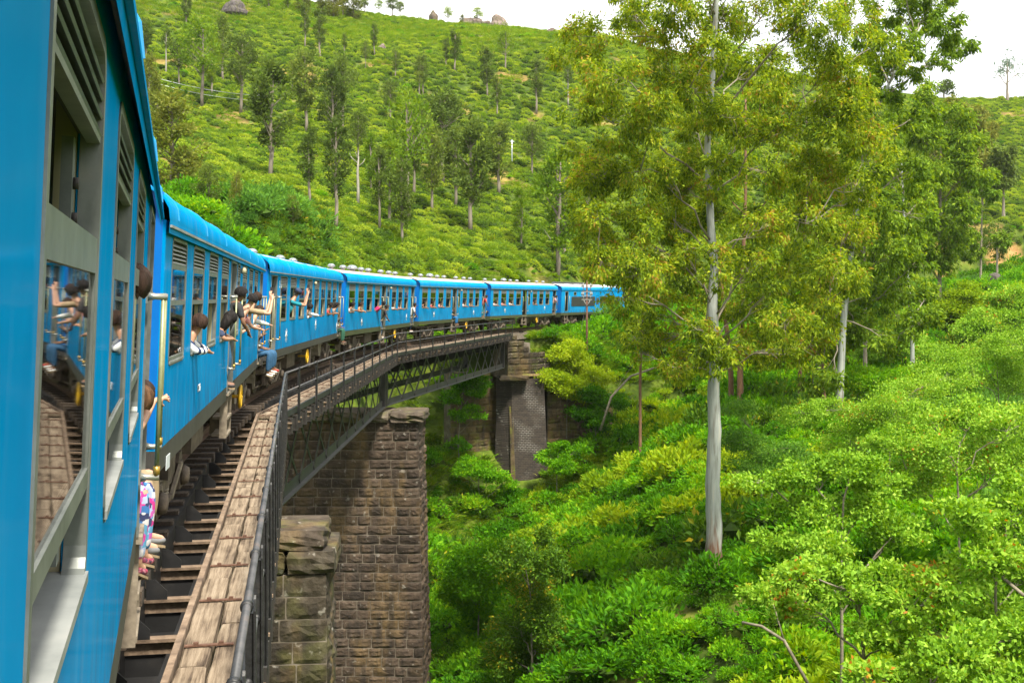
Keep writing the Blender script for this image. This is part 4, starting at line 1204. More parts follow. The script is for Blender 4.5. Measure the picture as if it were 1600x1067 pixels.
# ------------------------------------------------------------------ far abutment
def brick_mat(name):
    m, nt, out = nodes_of(name)
    b = _n(nt, 'ShaderNodeBsdfPrincipled'); b.inputs['Roughness'].default_value = .9
    nt.links.new(b.outputs[0], out.inputs[0])
    tc = _n(nt, 'ShaderNodeTexCoord'); mp = _n(nt, 'ShaderNodeMapping'); mp.inputs['Rotation'].default_value = (R(90), 0, 0)
    nt.links.new(tc.outputs['Object'], mp.inputs['Vector'])
    # courses run along local x+y so both faces carry them
    sx = _n(nt, 'ShaderNodeSeparateXYZ'); nt.links.new(tc.outputs['Object'], sx.inputs[0])
    ad = _n(nt, 'ShaderNodeMath', operation='ADD'); nt.links.new(sx.outputs['X'], ad.inputs[0]); nt.links.new(sx.outputs['Y'], ad.inputs[1])
    cb = _n(nt, 'ShaderNodeCombineXYZ'); nt.links.new(ad.outputs[0], cb.inputs['X']); nt.links.new(sx.outputs['Z'], cb.inputs['Y'])
    br = _n(nt, 'ShaderNodeTexBrick'); br.inputs['Scale'].default_value = 1.0; br.inputs['Brick Width'].default_value = .34; br.inputs['Row Height'].default_value = .14
    br.inputs['Mortar Size'].default_value = .012
    br.inputs['Color1'].default_value = (.020, .016, .013, 1); br.inputs['Color2'].default_value = (.045, .034, .026, 1); br.inputs['Mortar'].default_value = (.055, .045, .036, 1)
    nt.links.new(cb.outputs[0], br.inputs['Vector'])
    g = _n(nt, 'ShaderNodeNewGeometry')
    n = _n(nt, 'ShaderNodeTexNoise'); n.inputs['Scale'].default_value = .55; n.inputs['Detail'].default_value = 5; nt.links.new(g.outputs['Position'], n.inputs['Vector'])
    r = ramp_node(nt, [(.52, (0, 0, 0)), (.66, (.6, .6, .6))]); nt.links.new(n.outputs['Fac'], r.inputs['Fac'])
    ml = _n(nt, 'ShaderNodeMath', operation='MULTIPLY'); nt.links.new(r.outputs['Color'], ml.inputs[0]); nt.links.new(br.outputs['Fac'], ml.inputs[1])
    mx = _n(nt, 'ShaderNodeMixRGB'); mx.inputs[2].default_value = (.5, .48, .45, 1); nt.links.new(ml.outputs[0], mx.inputs[0]); nt.links.new(br.outputs['Color'], mx.inputs[1])
    nt.links.new(mx.outputs['Color'], b.inputs['Base Color'])
    bp = _n(nt, 'ShaderNodeBump'); bp.inputs['Strength'].default_value = .6; bp.inputs['Distance'].default_value = .03; bp.invert = True
    nt.links.new(br.outputs['Fac'], bp.inputs['Height']); nt.links.new(bp.outputs[0], b.inputs['Normal'])
    return m
M['brick'] = brick_mat('dark_brick')
def prism4(mb, base, top, z0, z1, mi=0):
    v = [(x, y, z0) for x, y in base] + [(x, y, z1) for x, y in top]
    mb.add(v, [(3,2,1,0), (4,5,6,7), (0,1,5,4), (1,2,6,5), (2,3,7,6), (3,0,4,7)], mi)
ab = empty('brick_buttress', (0.7, 90.2, -12)); tag(ab, 'dark brick buttress with white lime stains under the bridge end', 'buttress')
h0 = 12 + at(800, 588, 89).z
mb = MB()
# L-shaped: narrow left leaf, pale quoin, broad right leaf facing the valley
prism4(mb, [(-2.1, -.4), (-.55, -1.5), (2.25, -.9), (2.1, 2.2)], [(-1.95, .1), (-.75, -.95), (1.85, -.4), (1.8, 2.2)], 0, h0)
mb.build('brickwork', M['brick'], ab)
mb = MB(); prism4(mb, [(-.75, -1.56), (-.42, -1.62), (-.35, -1.4), (-.75, -1.4)], [(-.92, -1.0), (-.62, -1.06), (-.6, -.9), (-.92, -.9)], 0, h0 - 2.4)
mb.build('quoin', M['stone_w'], ab)
mb = MB(); prism4(mb, [(-2.05, -.05), (-.75, -1.12), (2.0, -.5), (1.95, 2.3)], [(-2.0, 0), (-.75, -1.05), (1.9, -.45), (1.9, 2.3)], h0 + .002, h0 + .16)
mb.build('coping', M['stone_w'], ab)
# abutment wall of squared stone behind it
wl_ = empty('abutment_wall', (-4.9, 89.5, -10.5)); tag(wl_, 'vine-grown sandstone abutment wall under the far bridge end', 'abutment')
A0, A1 = Vector((-4.9, 89.2, 0)), Vector((-.9, 91.5, 0)); B1 = Vector((9.5, 97.0, 0))
def stone_wall(parent, org, a, b, z0, z1fn, hgt, rng, kind='stone_w', wr=(.7, 1.4)):
    d = (b - a); L = d.length; d.normalize(); nrm = Vector((d.y, -d.x, 0)); z = z0
    while z < max(z1fn(0), z1fn(1)):
        zm = z + hgt*.6
        # usable length at this height
        u0 = 0.0; u1 = L
        us = [u for u in np.linspace(0, 1, 21) if z1fn(u) >= zm]
        if us:
            u0, u1 = us[0]*L, us[-1]*L
            if u1 - u0 > .6: lay_course(parent, kind, Vector((a.x - org.x, a.y - org.y, 0)) + d*u0, d, nrm, u1 - u0, z - org.z, hgt, rng, wr, (.04, .10))
        z += hgt
    return d, nrm
o = Vector(wl_.location)
stone_wall(wl_, o, A0, A1, -10.5, lambda u: -2.3, .55, rs)
d = (A1 - A0).normalized(); nn = Vector((d.y, -d.x, 0))
mb = MB(); L = (A1 - A0).length
A0_, A1_ = Vector((A0.x, A0.y, 0)) - Vector((o.x, o.y, 0)), Vector((A1.x, A1.y, 0)) - Vector((o.x, o.y, 0))
mb.add([A0_ - nn*.02 + Vector((0,0,z)) for z in (0, 8.2)] + [A1_ - nn*.02 + Vector((0,0,z)) for z in (8.2, 0)] + [A0_ - nn*1.2 + Vector((0,0,z)) for z in (0, 8.2)] + [A1_ - nn*1.2 + Vector((0,0,z)) for z in (8.2, 0)],
       [(0,1,2,3), (4,7,6,5), (0,4,5,1), (1,5,6,2), (2,6,7,3), (3,7,4,0)])
mb.build('backing', M['mortar'], wl_)
# left return of the wall towards the upstream side
stone_wall(wl_, o, Vector((-5.6, 92.5, 0)), A0, -10.5, lambda u: -2.3, .55, rs)
# parapet stones at the end of the handrail
pw = empty('wing_wall', (.1, 89.2, -3)); tag(pw, 'sandstone wing wall at the end of the bridge handrail', 'wall')
o2 = Vector(pw.location)
stone_wall(pw, o2, Vector((-.35, 88.5, 0)), Vector((1.55, 89.9, 0)), -2.6, lambda u: .85 - u*u*1.4, .48, rs, 'stone_m')
stone_wall(pw, o2, Vector((1.55, 89.9, 0)), Vector((3.2, 92.4, 0)), -2.6, lambda u: -.3 - u*.8, .48, rs, 'stone_m')
d = Vector((1.9, 1.4, 0)).normalized(); nn = Vector((d.y, -d.x, 0))
mb = MB(); prism4(mb, [(-.4, -.6), (1.4, .75), (.6, 2.8), (-1.6, 1.2)], [(-.4, -.6), (1.35, .7), (.6, 2.8), (-1.6, 1.2)], .35, 3.1); mb.build('backing', M['mortar'], pw)
cap_block(pw, 'stone_m', Vector((-1.1, -1.3, .12)), Vector((.95, .3, 0)).normalized(), 2.6, 1.1, .42, rs, 'bearing_stone')
# mossy retaining wall right of the buttress
rw = empty('retaining_wall', (3.2, 93.0, -10)); tag(rw, 'ochre mossy stone retaining wall right of the brick buttress', 'wall')
o3 = Vector(rw.location)
stone_wall(rw, o3, Vector((2.9, 91.6, 0)), Vector((8.5, 94.0, 0)), -9.0, lambda u: -3.2 - u*1.2, .6, rs, wr=(.8, 1.6))
d = (Vector((8.5, 94, 0)) - Vector((2.9, 91.6, 0))).normalized(); nn = Vector((d.y, -d.x, 0)); q0 = Vector((2.9 - o3.x, 91.6 - o3.y, 0)); q1 = Vector((8.5 - o3.x, 94 - o3.y, 0))
mb = MB(); mb.add([q0 - nn*.02, q0 - nn*.02 + Vector((0,0,6.6)), q1 - nn*.02 + Vector((0,0,5.4)), q1 - nn*.02, q0 - nn*1.2, q0 - nn*1.2 + Vector((0,0,6.6)), q1 - nn*1.2 + Vector((0,0,5.4)), q1 - nn*1.2],
       [(0,1,2,3), (4,7,6,5), (0,4,5,1), (1,5,6,2), (2,6,7,3), (3,7,4,0)]); mb.build('backing', M['mortar'], rw)
# ------------------------------------------------------------------ foliage toolkit
def unit(v): return v / np.maximum(np.linalg.norm(v, axis=-1, keepdims=True), 1e-9)
def leaf_quads(P, D, L, W, rng, curl=.15):
    """one folded quad per leaf: P base, D axis"""
    D = unit(D); n = len(P)
    r = unit(rng.normal(size=(n, 3)))
    S_ = unit(np.cross(D, r)); Nn = np.cross(S_, D)
    L = np.broadcast_to(np.asarray(L, float).reshape(-1, 1), (n, 1)); W = np.broadcast_to(np.asarray(W, float).reshape(-1, 1), (n, 1))
    a = P; b = P + D*L*.45 + S_*W*.5 + Nn*W*curl; c = P + D*L - Nn*L*curl*.4; d = P + D*L*.45 - S_*W*.5 + Nn*W*curl
    V = np.stack([a, b, c, d], 1).reshape(-1, 3)
    F = np.arange(4*n).reshape(-1, 4)
    return V, F
def cat_mesh(parts):
    V = []; F = []; o = 0
    for v, f in parts: V.append(v); F.append(f + o); o += len(v)
    return np.concatenate(V), np.concatenate(F)
def rand_shell(n, rng, lo=.45, hi=1.0):
    d = unit(rng.normal(size=(n, 3))); return d * (rng.uniform(lo**3, hi**3, size=(n, 1)) ** (1/3))

LM = {}
LM['euc'] = leafmat('eucalyptus_leaf', [(0, (.055, .105, .012)), (.3, (.13, .215, .017)), (.55, (.22, .325, .022)), (.8, (.33, .42, .028)), (.95, (.44, .47, .036)), (1, (.38, .25, .045))], .5, .12, pvar=.6, pscale=.6)
LM['euc2'] = leafmat('eucalyptus_leaf_dark', [(0, (.06, .12, .014)), (.4, (.135, .245, .02)), (.75, (.24, .36, .026)), (1, (.37, .45, .034))], .48, .2)
LM['euc_blue'] = leafmat('eucalyptus_leaf_bluish', [(0, (.03, .085, .045)), (.5, (.06, .14, .06)), (1, (.12, .21, .06))], .35, .2)
LM['oak'] = leafmat('silver_oak_leaf', [(0, (.055, .095, .018)), (.5, (.11, .17, .03)), (.85, (.18, .25, .04)), (1, (.26, .31, .055))], .4, .5)
LM['oak_l'] = leafmat('light_tree_leaf', [(0, (.07, .15, .012)), (.5, (.14, .25, .018)), (1, (.26, .34, .03))], .4, .4)
LM['oak_y'] = leafmat('olive_tree_leaf', [(0, (.07, .10, .016)), (.5, (.14, .18, .025)), (1, (.24, .25, .045))], .35, .4)
LM['tea'] = leafmat('tea_leaf', [(0, (.055, .115, .018)), (.3, (.13, .235, .026)), (.6, (.235, .35, .032)), (1, (.40, .48, .045))], .40, .65, .42)
LM['bush'] = leafmat('undergrowth_leaf', [(0, (.025, .10, .005)), (.3, (.062, .21, .007)), (.6, (.125, .335, .009)), (.85, (.22, .44, .012)), (1, (.36, .50, .016))], .45, .5)
LM['bush_b'] = leafmat('undergrowth_leaf_bluish', [(0, (.045, .13, .02)), (.5, (.105, .25, .034)), (1, (.21, .39, .045))], .42, .4)
LM['bush_y'] = leafmat('undergrowth_leaf_yellow', [(0, (.12, .23, .008)), (.5, (.25, .38, .012)), (1, (.42, .50, .025))], .45, .4)
LM['shrub'] = leafmat('pale_shrub_leaf', [(0, (.07, .17, .012)), (.25, (.15, .31, .022)), (.6, (.25, .45, .04)), (.95, (.38, .55, .07)), (.985, (.45, .40, .04)), (1, (.46, .20, .03))], .40, .15, .42)
LM['dark'] = leafmat('dark_shrub_leaf', [(0, (.035, .09, .010)), (.5, (.075, .17, .014)), (.9, (.14, .25, .016)), (1, (.40, .32, .02))], .35, .2)
LM['grass'] = leafmat('grass_blade', [(0, (.07, .16, .008)), (.5, (.14, .26, .012)), (.85, (.24, .33, .02)), (1, (.36, .33, .07))], .4, .4)
LM['twig'] = pmat('twig_bark', [(.3, (.10, .085, .06)), (.6, (.24, .21, .155)), (.8, (.34, .31, .24))], scale=6, rough=.9, coords='World')
LM['bark_oak'] = pmat('oak_bark', [(.3, (.12, .10, .075)), (.55, (.23, .20, .155)), (.8, (.34, .31, .25))], scale=2.5, rough=.9, bump=.4, stretch=(3, 3, .6))
LM['bark_brown'] = pmat('brown_bark', [(.3, (.09, .045, .025)), (.55, (.19, .10, .055)), (.8, (.27, .17, .10))], scale=2.5, rough=.9, bump=.4, stretch=(3, 3, .6))
LM['bark_white'] = pmat('white_bark', [(.3, (.20, .185, .15)), (.7, (.36, .34, .29))], scale=3, rough=.85, bump=.2, stretch=(3, 3, .6))
LM['core'] = leafmat('inner_shade', [(0, (.022, .045, .006)), (1, (.045, .09, .009))], .0, .5)  # dark green that paints in the shade deep inside the bushes
def euc_bark():
    m, nt, out = nodes_of('eucalyptus_bark')
    b = _n(nt, 'ShaderNodeBsdfPrincipled'); b.inputs['Roughness'].default_value = .7; nt.links.new(b.outputs[0], out.inputs[0])
    tc = _n(nt, 'ShaderNodeTexCoord'); mp = _n(nt, 'ShaderNodeMapping'); mp.inputs['Scale'].default_value = (3.2, 3.2, .32); nt.links.new(tc.outputs['Object'], mp.inputs[0])
    n = _n(nt, 'ShaderNodeTexNoise'); n.inputs['Scale'].default_value = 1.5; n.inputs['Detail'].default_value = 7; n.inputs['Roughness'].default_value = .6; nt.links.new(mp.outputs[0], n.inputs[0])
    r = ramp_node(nt, [(.30, (.10, .085, .065)), (.40, (.21, .225, .205)), (.55, (.31, .335, .32)), (.66, (.37, .36, .31)), (.76, (.20, .13, .085))]); nt.links.new(n.outputs['Fac'], r.inputs[0])
    # shed red-brown bark stays on the butt of the trunk
    sx = _n(nt, 'ShaderNodeSeparateXYZ'); nt.links.new(tc.outputs['Object'], sx.inputs[0])
    n2 = _n(nt, 'ShaderNodeTexNoise'); n2.inputs['Scale'].default_value = 2.4; n2.inputs['Detail'].default_value = 5; nt.links.new(mp.outputs[0], n2.inputs[0])
    ma = _n(nt, 'ShaderNodeMath', operation='MULTIPLY_ADD'); ma.inputs[1].default_value = -5.0; nt.links.new(n2.outputs['Fac'], ma.inputs[0]); nt.links.new(sx.outputs['Z'], ma.inputs[2])
    r2 = ramp_node(nt, [(.0, (1, 1, 1)), (.55, (0, 0, 0))])
    mr = _n(nt, 'ShaderNodeMapRange'); mr.inputs['From Min'].default_value = -1.3; mr.inputs['From Max'].default_value = 1.5; nt.links.new(ma.outputs[0], mr.inputs['Value']); nt.links.new(mr.outputs[0], r2.inputs[0])
    mx = _n(nt, 'ShaderNodeMixRGB'); mx.inputs[2].default_value = (.115, .06, .036, 1); nt.links.new(r2.outputs[0], mx.inputs[0]); nt.links.new(r.outputs[0], mx.inputs[1])
    nt.links.new(mx.outputs[0], b.inputs['Base Color'])
    bp = _n(nt, 'ShaderNodeBump'); bp.inputs['Strength'].default_value = .35; bp.inputs['Distance'].default_value = .05; nt.links.new(n.outputs['Fac'], bp.inputs['Height']); nt.links.new(bp.outputs[0], b.inputs['Normal'])
    return m
LM['bark_euc'] = euc_bark()
LM['limb_euc'] = pmat('eucalyptus_limb', [(.3, (.12, .095, .065)), (.55, (.24, .205, .155)), (.75, (.34, .32, .27))], scale=1.2, rough=.85, coords='World')

def wiggly(a, b, rng, n=6, amp=.06, sag=0.0):
    a = np.array(a, float); b = np.array(b, float); L = np.linalg.norm(b - a); out = []
    o = np.zeros(3)
    for k in range(n + 1):
        t = k / n
        p = a + (b - a)*t
        if 0 < k < n: p = p + rng.normal(size=3)*amp*L*.25
        p[2] += sag * L * 4*t*(1-t)
        out.append(p)
    return out

def blob_tree(name, label, cat, base, blobs, trunk, r0, r1, leafm, barkm, rng, leaves=1400, lsize=(.20, .05), droop=.8, group=None, sub=14, crown_start=.35,
              twigs=7, flat_=1.0, sigma=.24, limb_r=1.0, extra=None, tmat=None):
    """a tree whose crown is a set of leaf masses, each carried by its own limb.
    blobs: [(vec rel. to base, radius)], trunk: list of rel. points"""
    e = empty(name, base); tag(e, label, cat, group)
    tr = [np.array(p, float) for p in trunk]
    n = len(tr); rad = [r0 + (r1 - r0) * (k/(n-1))**.85 for k in range(n)]
    # smooth trunk
    pts = []; rr = []
    for k in range(n - 1):
        for q in range(4):
            t = q/4; pts.append(tr[k]*(1-t) + tr[k+1]*t + rng.normal(size=3)*rad[k]*.06*(1 if k or q else 0)); rr.append(rad[k]*(1-t) + rad[k+1]*t)
    pts.append(tr[-1]); rr.append(rad[-1])
    rr[0] *= 1.22; rr[1] *= 1.06
    MB().tube(pts, rr, 14 if r0 > .2 else 8).build('trunk', LM[barkm], e)
    P = np.array(pts); H = P[-1, 2]
    lm = MB(); LV = []; done = []
    def _hd(c): return math.hypot(c[0] - np.interp(c[2], P[:, 2], P[:, 0]), c[1] - np.interp(c[2], P[:, 2], P[:, 1]))
    for (c, r) in sorted(blobs, key=lambda b_: _hd(b_[0])):
        c = np.array(c, float)
        hd = np.hypot(c[0] - np.interp(c[2], P[:, 2], P[:, 0]), c[1] - np.interp(c[2], P[:, 2], P[:, 1]))
        za = min(max(c[2] - .75*hd - .4*r, H*crown_start*rng.uniform(.9, 1.15)), H*.97, max(c[2], H*crown_start))
        k = int(np.argmin(np.abs(P[:, 2] - za))); A = P[k]
        # fork from a limb already there when one lies on the way
        near = [(np.linalg.norm(c - q), q) for q in done if q[2] < c[2] + .3*r and np.linalg.norm(c - q) < .6*np.linalg.norm(c - A)]
        forked = False
        if near: A = min(near, key=lambda q: q[0])[1]; forked = True
        done.append(c)
        mid = A*.45 + c*.55; mid[2] += .10*hd*(.3 if forked else 1)
        L = np.linalg.norm(c - A)
        ra = min(rr[k]*.55, (.022 + .011*L) * limb_r) if not forked else (.016 + .009*L) * limb_r
        path = [A + (mid - A)*t*2*(1 - t*.0) if t <= .5 else mid + (c - mid)*(t - .5)*2 for t in np.linspace(0, 1, 7)]
        path = [p + (rng.normal(size=3)*.05*L*.5 if 0 < i < 6 else 0) for i, p in enumerate(path)]
        lm.tube(path, [ra*(1 - .8*i/6) + .008 for i in range(7)], 6)
        S_ = rand_shell(sub, rng, .35, 1.0) * np.array([1, 1, .8*flat_]) * r + c
        for q in range(min(twigs, sub)):
            st = path[rng.integers(3, 6)]
            w = wiggly(st, S_[q], rng, 3, .12)
            lm.tube(w, [ra*.28 + .006, ra*.2 + .005, ra*.12 + .004, .004], 4, cap=False)
        m_ = max(4, int(leaves * (r*r) / (1.3*1.3) / sub))
        C = np.repeat(S_, m_, 0)
        Q = C + rng.normal(size=(len(C), 3)) * r*sigma * np.array([1, 1, .8*flat_])
        D = unit(Q - c)*.5 + rng.normal(size=(len(C), 3))*.55 + np.array([0, 0, -droop])
        LV.append(leaf_quads(Q, D, lsize[0]*rng.uniform(.7, 1.3, len(C)), lsize[1]*rng.uniform(.7, 1.3, len(C)), rng))
    lm.build('limbs', LM[tmat or barkm], e)
    V, F = cat_mesh(LV)
    link('crown', np_mesh('crown', V, F, LM[leafm]), e)
    return e

# ------------------------------------------------------------------ scatter (ground cover nobody could count)
def source_collection(name, meshes):
    col = bpy.data.collections.new(name)
    for k, me in enumerate(meshes):
        o = bpy.data.objects.new(f'{name}_{k:02d}', me); col.objects.link(o)
    return col
def scatter(name, label, pts, rot, scl, idx, col, cat=None):
    me = bpy.data.meshes.new(name)
    me.vertices.add(len(pts)); me.vertices.foreach_set('co', np.asarray(pts, np.float32).ravel())
    a = me.attributes.new('rot', 'FLOAT_VECTOR', 'POINT'); a.data.foreach_set('vector', np.asarray(rot, np.float32).ravel())
    a = me.attributes.new('scl', 'FLOAT_VECTOR', 'POINT'); a.data.foreach_set('vector', np.asarray(scl, np.float32).ravel())
    a = me.attributes.new('idx', 'INT', 'POINT'); a.data.foreach_set('value', np.asarray(idx, np.int32))
    o = link(name, me); tag(o, label, cat, kind='stuff')
    ng = bpy.data.node_groups.new(name, 'GeometryNodeTree')
    ng.interface.new_socket('Geometry', in_out='INPUT', socket_type='NodeSocketGeometry')
    ng.interface.new_socket('Geometry', in_out='OUTPUT', socket_type='NodeSocketGeometry')
    N = ng.nodes; gi = N.new('NodeGroupInput'); go = N.new('NodeGroupOutput')
    iop = N.new('GeometryNodeInstanceOnPoints'); ci = N.new('GeometryNodeCollectionInfo')
    ci.inputs['Collection'].default_value = col; ci.inputs['Separate Children'].default_value = True; ci.inputs['Reset Children'].default_value = True
    def named(n, t):
        q = N.new('GeometryNodeInputNamedAttribute'); q.data_type = t; q.inputs['Name'].default_value = n; return q.outputs['Attribute']
    iop.inputs['Pick Instance'].default_value = True
    L = ng.links
    L.new(gi.outputs[0], iop.inputs['Points']); L.new(ci.outputs[0], iop.inputs['Instance'])
    e2r = N.new('FunctionNodeEulerToRotation'); L.new(named('rot', 'FLOAT_VECTOR'), e2r.inputs[0]); L.new(e2r.outputs[0], iop.inputs['Rotation'])
    L.new(named('scl', 'FLOAT_VECTOR'), iop.inputs['Scale']); L.new(named('idx', 'INT'), iop.inputs['Instance Index'])
    L.new(iop.outputs[0], go.inputs[0])
    md = o.modifiers.new('scatter', 'NODES'); md.node_group = ng
    return o

def bush_mesh(name, leafm, rng, n=800, L=.16, W=.085, flat_=.75, up=.35, lumps=9, core=True, sig=.17):
    """leafy mound about 1 m in radius"""
    S_ = rand_shell(lumps, rng, .35, .8); S_[:, 2] = np.abs(S_[:, 2])*flat_ + .15
    C = S_[rng.integers(0, lumps, n)]
    d = unit(rng.normal(size=(n, 3))); d[:, 2] = np.abs(d[:, 2])*1.0 - .15
    Q = C + d*rng.uniform(.2, .42, (n, 1)) + rng.normal(size=(n, 3))*sig*.3
    Q[:, 2] = np.maximum(Q[:, 2], -.1)
    D = unit(Q - C)*.9 + rng.normal(size=(n, 3))*.45 + np.array([0, 0, up])
    V, F = leaf_quads(Q, D, L*rng.uniform(.65, 1.35, n), W*rng.uniform(.7, 1.3, n), rng)
    mats = [LM[leafm], LM['core']]; mi = np.zeros(len(F), int)
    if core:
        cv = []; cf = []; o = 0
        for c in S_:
            # small inner mass, coloured dark for the shade inside the bush
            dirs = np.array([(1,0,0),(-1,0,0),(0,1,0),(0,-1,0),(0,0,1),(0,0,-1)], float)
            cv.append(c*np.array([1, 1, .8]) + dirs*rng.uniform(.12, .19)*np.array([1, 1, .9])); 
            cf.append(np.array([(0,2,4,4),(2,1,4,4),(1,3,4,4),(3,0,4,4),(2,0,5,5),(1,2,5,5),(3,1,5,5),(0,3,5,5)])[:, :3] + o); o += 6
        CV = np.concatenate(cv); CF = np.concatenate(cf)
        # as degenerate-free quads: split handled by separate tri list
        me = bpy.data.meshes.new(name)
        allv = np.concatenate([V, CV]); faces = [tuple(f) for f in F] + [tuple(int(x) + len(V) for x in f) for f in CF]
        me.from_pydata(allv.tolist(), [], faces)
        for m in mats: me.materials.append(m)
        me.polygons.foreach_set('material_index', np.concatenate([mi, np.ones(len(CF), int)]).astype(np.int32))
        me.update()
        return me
    return np_mesh(name, V, F, mats[0])
def tuft_mesh(name, leafm, rng, n=90, L=.9, W=.035, spread=.28):
    P = np.zeros((n, 3)); P[:, :2] = rng.normal(size=(n, 2))*spread
    D = np.stack([P[:, 0]*1.6 + rng.normal(size=n)*.25, P[:, 1]*1.6 + rng.normal(size=n)*.25, np.ones(n)], 1)
    D = unit(D); Ln = L*rng.uniform(.5, 1.2, n)
    # two-segment arching blade
    s = unit(np.cross(D, rng.normal(size=(n, 3)))); bend = unit(D*np.array([1, 1, 0]) + 1e-6)
    m1 = P + D*(Ln*.55)[:, None]; tip = m1 + (D*.55 + bend*.55 + np.array([0, 0, -.12]))*(Ln*.5)[:, None]
    V = np.stack([P - s*W*.5, P + s*W*.5, m1 + s*W*.42, m1 - s*W*.42, tip], 1).reshape(-1, 3)
    F = []
    for k in range(n): b = 5*k; F += [(b, b+1, b+2, b+3), (b+3, b+2, b+4, b+4)]
    me = bpy.data.meshes.new(name); me.from_pydata(V.tolist(), [], [f if f[2] != f[3] else f[:3] for f in F]); me.materials.append(LM[leafm]); me.update()
    return me
def tea_mesh(name, rng, n=300):
    """flat-plucked tea bush, 1 m radius"""
    a = rng.uniform(0, 2*np.pi, n); r = np.sqrt(rng.uniform(0, 1, n))
    w = 1 + .15*np.sin(3*a + rng.uniform(0, 6)) + .1*np.sin(5*a + rng.uniform(0, 6))
    x = r*w*np.cos(a); y = r*w*np.sin(a); z = .62*(1 - r**3.2) + rng.normal(size=n)*.045 + .12*np.sin(x*3 + rng.uniform(0, 6))*np.cos(y*3)*.4
    Q = np.stack([x, y, z], 1)
    D = np.stack([x*.8 + rng.normal(size=n)*.5, y*.8 + rng.normal(size=n)*.5, .35 + rng.normal(size=n)*.35], 1)
    V, F = leaf_quads(Q, D, .30*rng.uniform(.6, 1.3, n), .17*rng.uniform(.7, 1.3, n), rng)
    # opaque core underneath, its dark colour standing in for shade
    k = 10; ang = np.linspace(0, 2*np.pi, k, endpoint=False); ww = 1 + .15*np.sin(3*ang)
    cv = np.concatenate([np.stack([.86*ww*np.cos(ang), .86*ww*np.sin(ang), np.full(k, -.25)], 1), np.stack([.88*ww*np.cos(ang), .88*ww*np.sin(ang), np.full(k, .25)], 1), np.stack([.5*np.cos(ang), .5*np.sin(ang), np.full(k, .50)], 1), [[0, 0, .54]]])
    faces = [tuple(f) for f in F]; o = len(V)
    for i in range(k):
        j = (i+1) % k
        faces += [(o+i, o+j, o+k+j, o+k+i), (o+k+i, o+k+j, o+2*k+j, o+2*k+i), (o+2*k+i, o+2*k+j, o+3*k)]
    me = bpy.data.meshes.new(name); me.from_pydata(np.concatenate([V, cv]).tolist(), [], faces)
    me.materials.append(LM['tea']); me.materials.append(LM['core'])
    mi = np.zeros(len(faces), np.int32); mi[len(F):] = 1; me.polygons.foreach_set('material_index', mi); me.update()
    return me

g1 = np.random.default_rng(11)
def in_view(x, y, margin=1.14, yb=14):
    return (y > yb) & (np.abs(x) < y*.459*margin + 3)
def slope_rot(x, y, amt, rng):
    h = .8; gx = (ground_z(x + h, y) - ground_z(x - h, y))/(2*h); gy = (ground_z(x, y + h) - ground_z(x, y - h))/(2*h)
    return np.arctan(gy)*amt, -np.arctan(gx)*amt

# --- tea on the hill, planted in rows along the contour
xs, ys = np.meshgrid(np.arange(-165, 190, 1.55), np.arange(60, 325, 2.15))
x = xs.ravel() + g1.normal(size=xs.size)*.38; y = (ys + 2.2*np.sin(xs*.045) + 1.1*np.sin(xs*.11 + 1)).ravel() + g1.normal(size=xs.size)*.34
s_, off = track_coords(x, y)
ok = in_view(x, y) & (off < -8.5 - 2*g1.random(len(x))) & (soil_amount(x, y) < .25)
gap = vnoise(x, y, .22, 5) + .6*vnoise(x, y, .6, 6) + g1.normal(size=len(x))*.18
ok &= gap < .55
x, y = x[ok], y[ok]; z = ground_z(x, y)
# drop plants hidden behind the skyline
ok = ~((y > 300) & (z < 40)); x, y, z = x[ok], y[ok], z[ok]
rx, ry = slope_rot(x, y, .8, g1)
n = len(x); sc = (.58 + .38*g1.random(n) + .14*vnoise(x, y, .12, 8))
grass_top = smooth01((z - 58 - 7*vnoise(x, y, .05, 3))/8)          # rough grass near the crest
keep = g1.random(n) > grass_top*.8
tea_col = source_collection('tea_source', [tea_mesh(f'tea_bush_{k}', g1) for k in range(6)])
scatter('tea_bushes', 'rows of bright green tea bushes covering the hillside', np.stack([x, y, z - .05], 1)[keep], np.stack([rx, ry, g1.uniform(-.5, .5, n)], 1)[keep],
        np.stack([sc*1.15, sc*.85, sc*1.2], 1)[keep], g1.integers(0, 6, keep.sum()), tea_col, None)
print('tea', keep.sum())

# --- shrubs and weeds between the tea, more of them near the crest and by the line
BM = [bush_mesh(f'bush_{k}', m, g1, n_, l, w_) for k, (m, n_, l, w_) in enumerate((
    ('bush', 900, .17, .09), ('bush', 900, .15, .07), ('bush', 1000, .13, .075), ('bush_b', 1000, .15, .055), ('bush_b', 900, .18, .06), ('bush_y', 800, .20, .10), ('bush_y', 850, .16, .08), ('dark', 800, .17, .08)))]
bush_col = source_collection('bush_source', BM)
n = 5200; x = g1.uniform(-160, 185, n); y = g1.uniform(62, 315, n); s_, off = track_coords(x, y)
z = ground_z(x, y)
pr = .10 + .8*smooth01((z - 55)/12) + .9*smooth01((16 + off)/8) + .5*(vnoise(x, y, .22, 5) > .5)
ok = in_view(x, y) & (off < -5.0) & (g1.random(n) < pr) & (soil_amount(x, y) < .2)
x, y, z = x[ok], y[ok], z[ok]; n = len(x)
sc = g1.uniform(.4, 1.1, n)
scatter('hillside_weeds', 'loose shrubs and weeds scattered through the tea', np.stack([x, y, z], 1), np.stack([g1.uniform(-.2, .2, n), g1.uniform(-.2, .2, n), g1.uniform(0, 6.28, n)], 1),
        np.stack([sc, sc, sc*g1.uniform(.6, 1.0, n)], 1), g1.choice(8, n, p=[.2, .15, .1, .05, .05, .2, .2, .05]), bush_col)

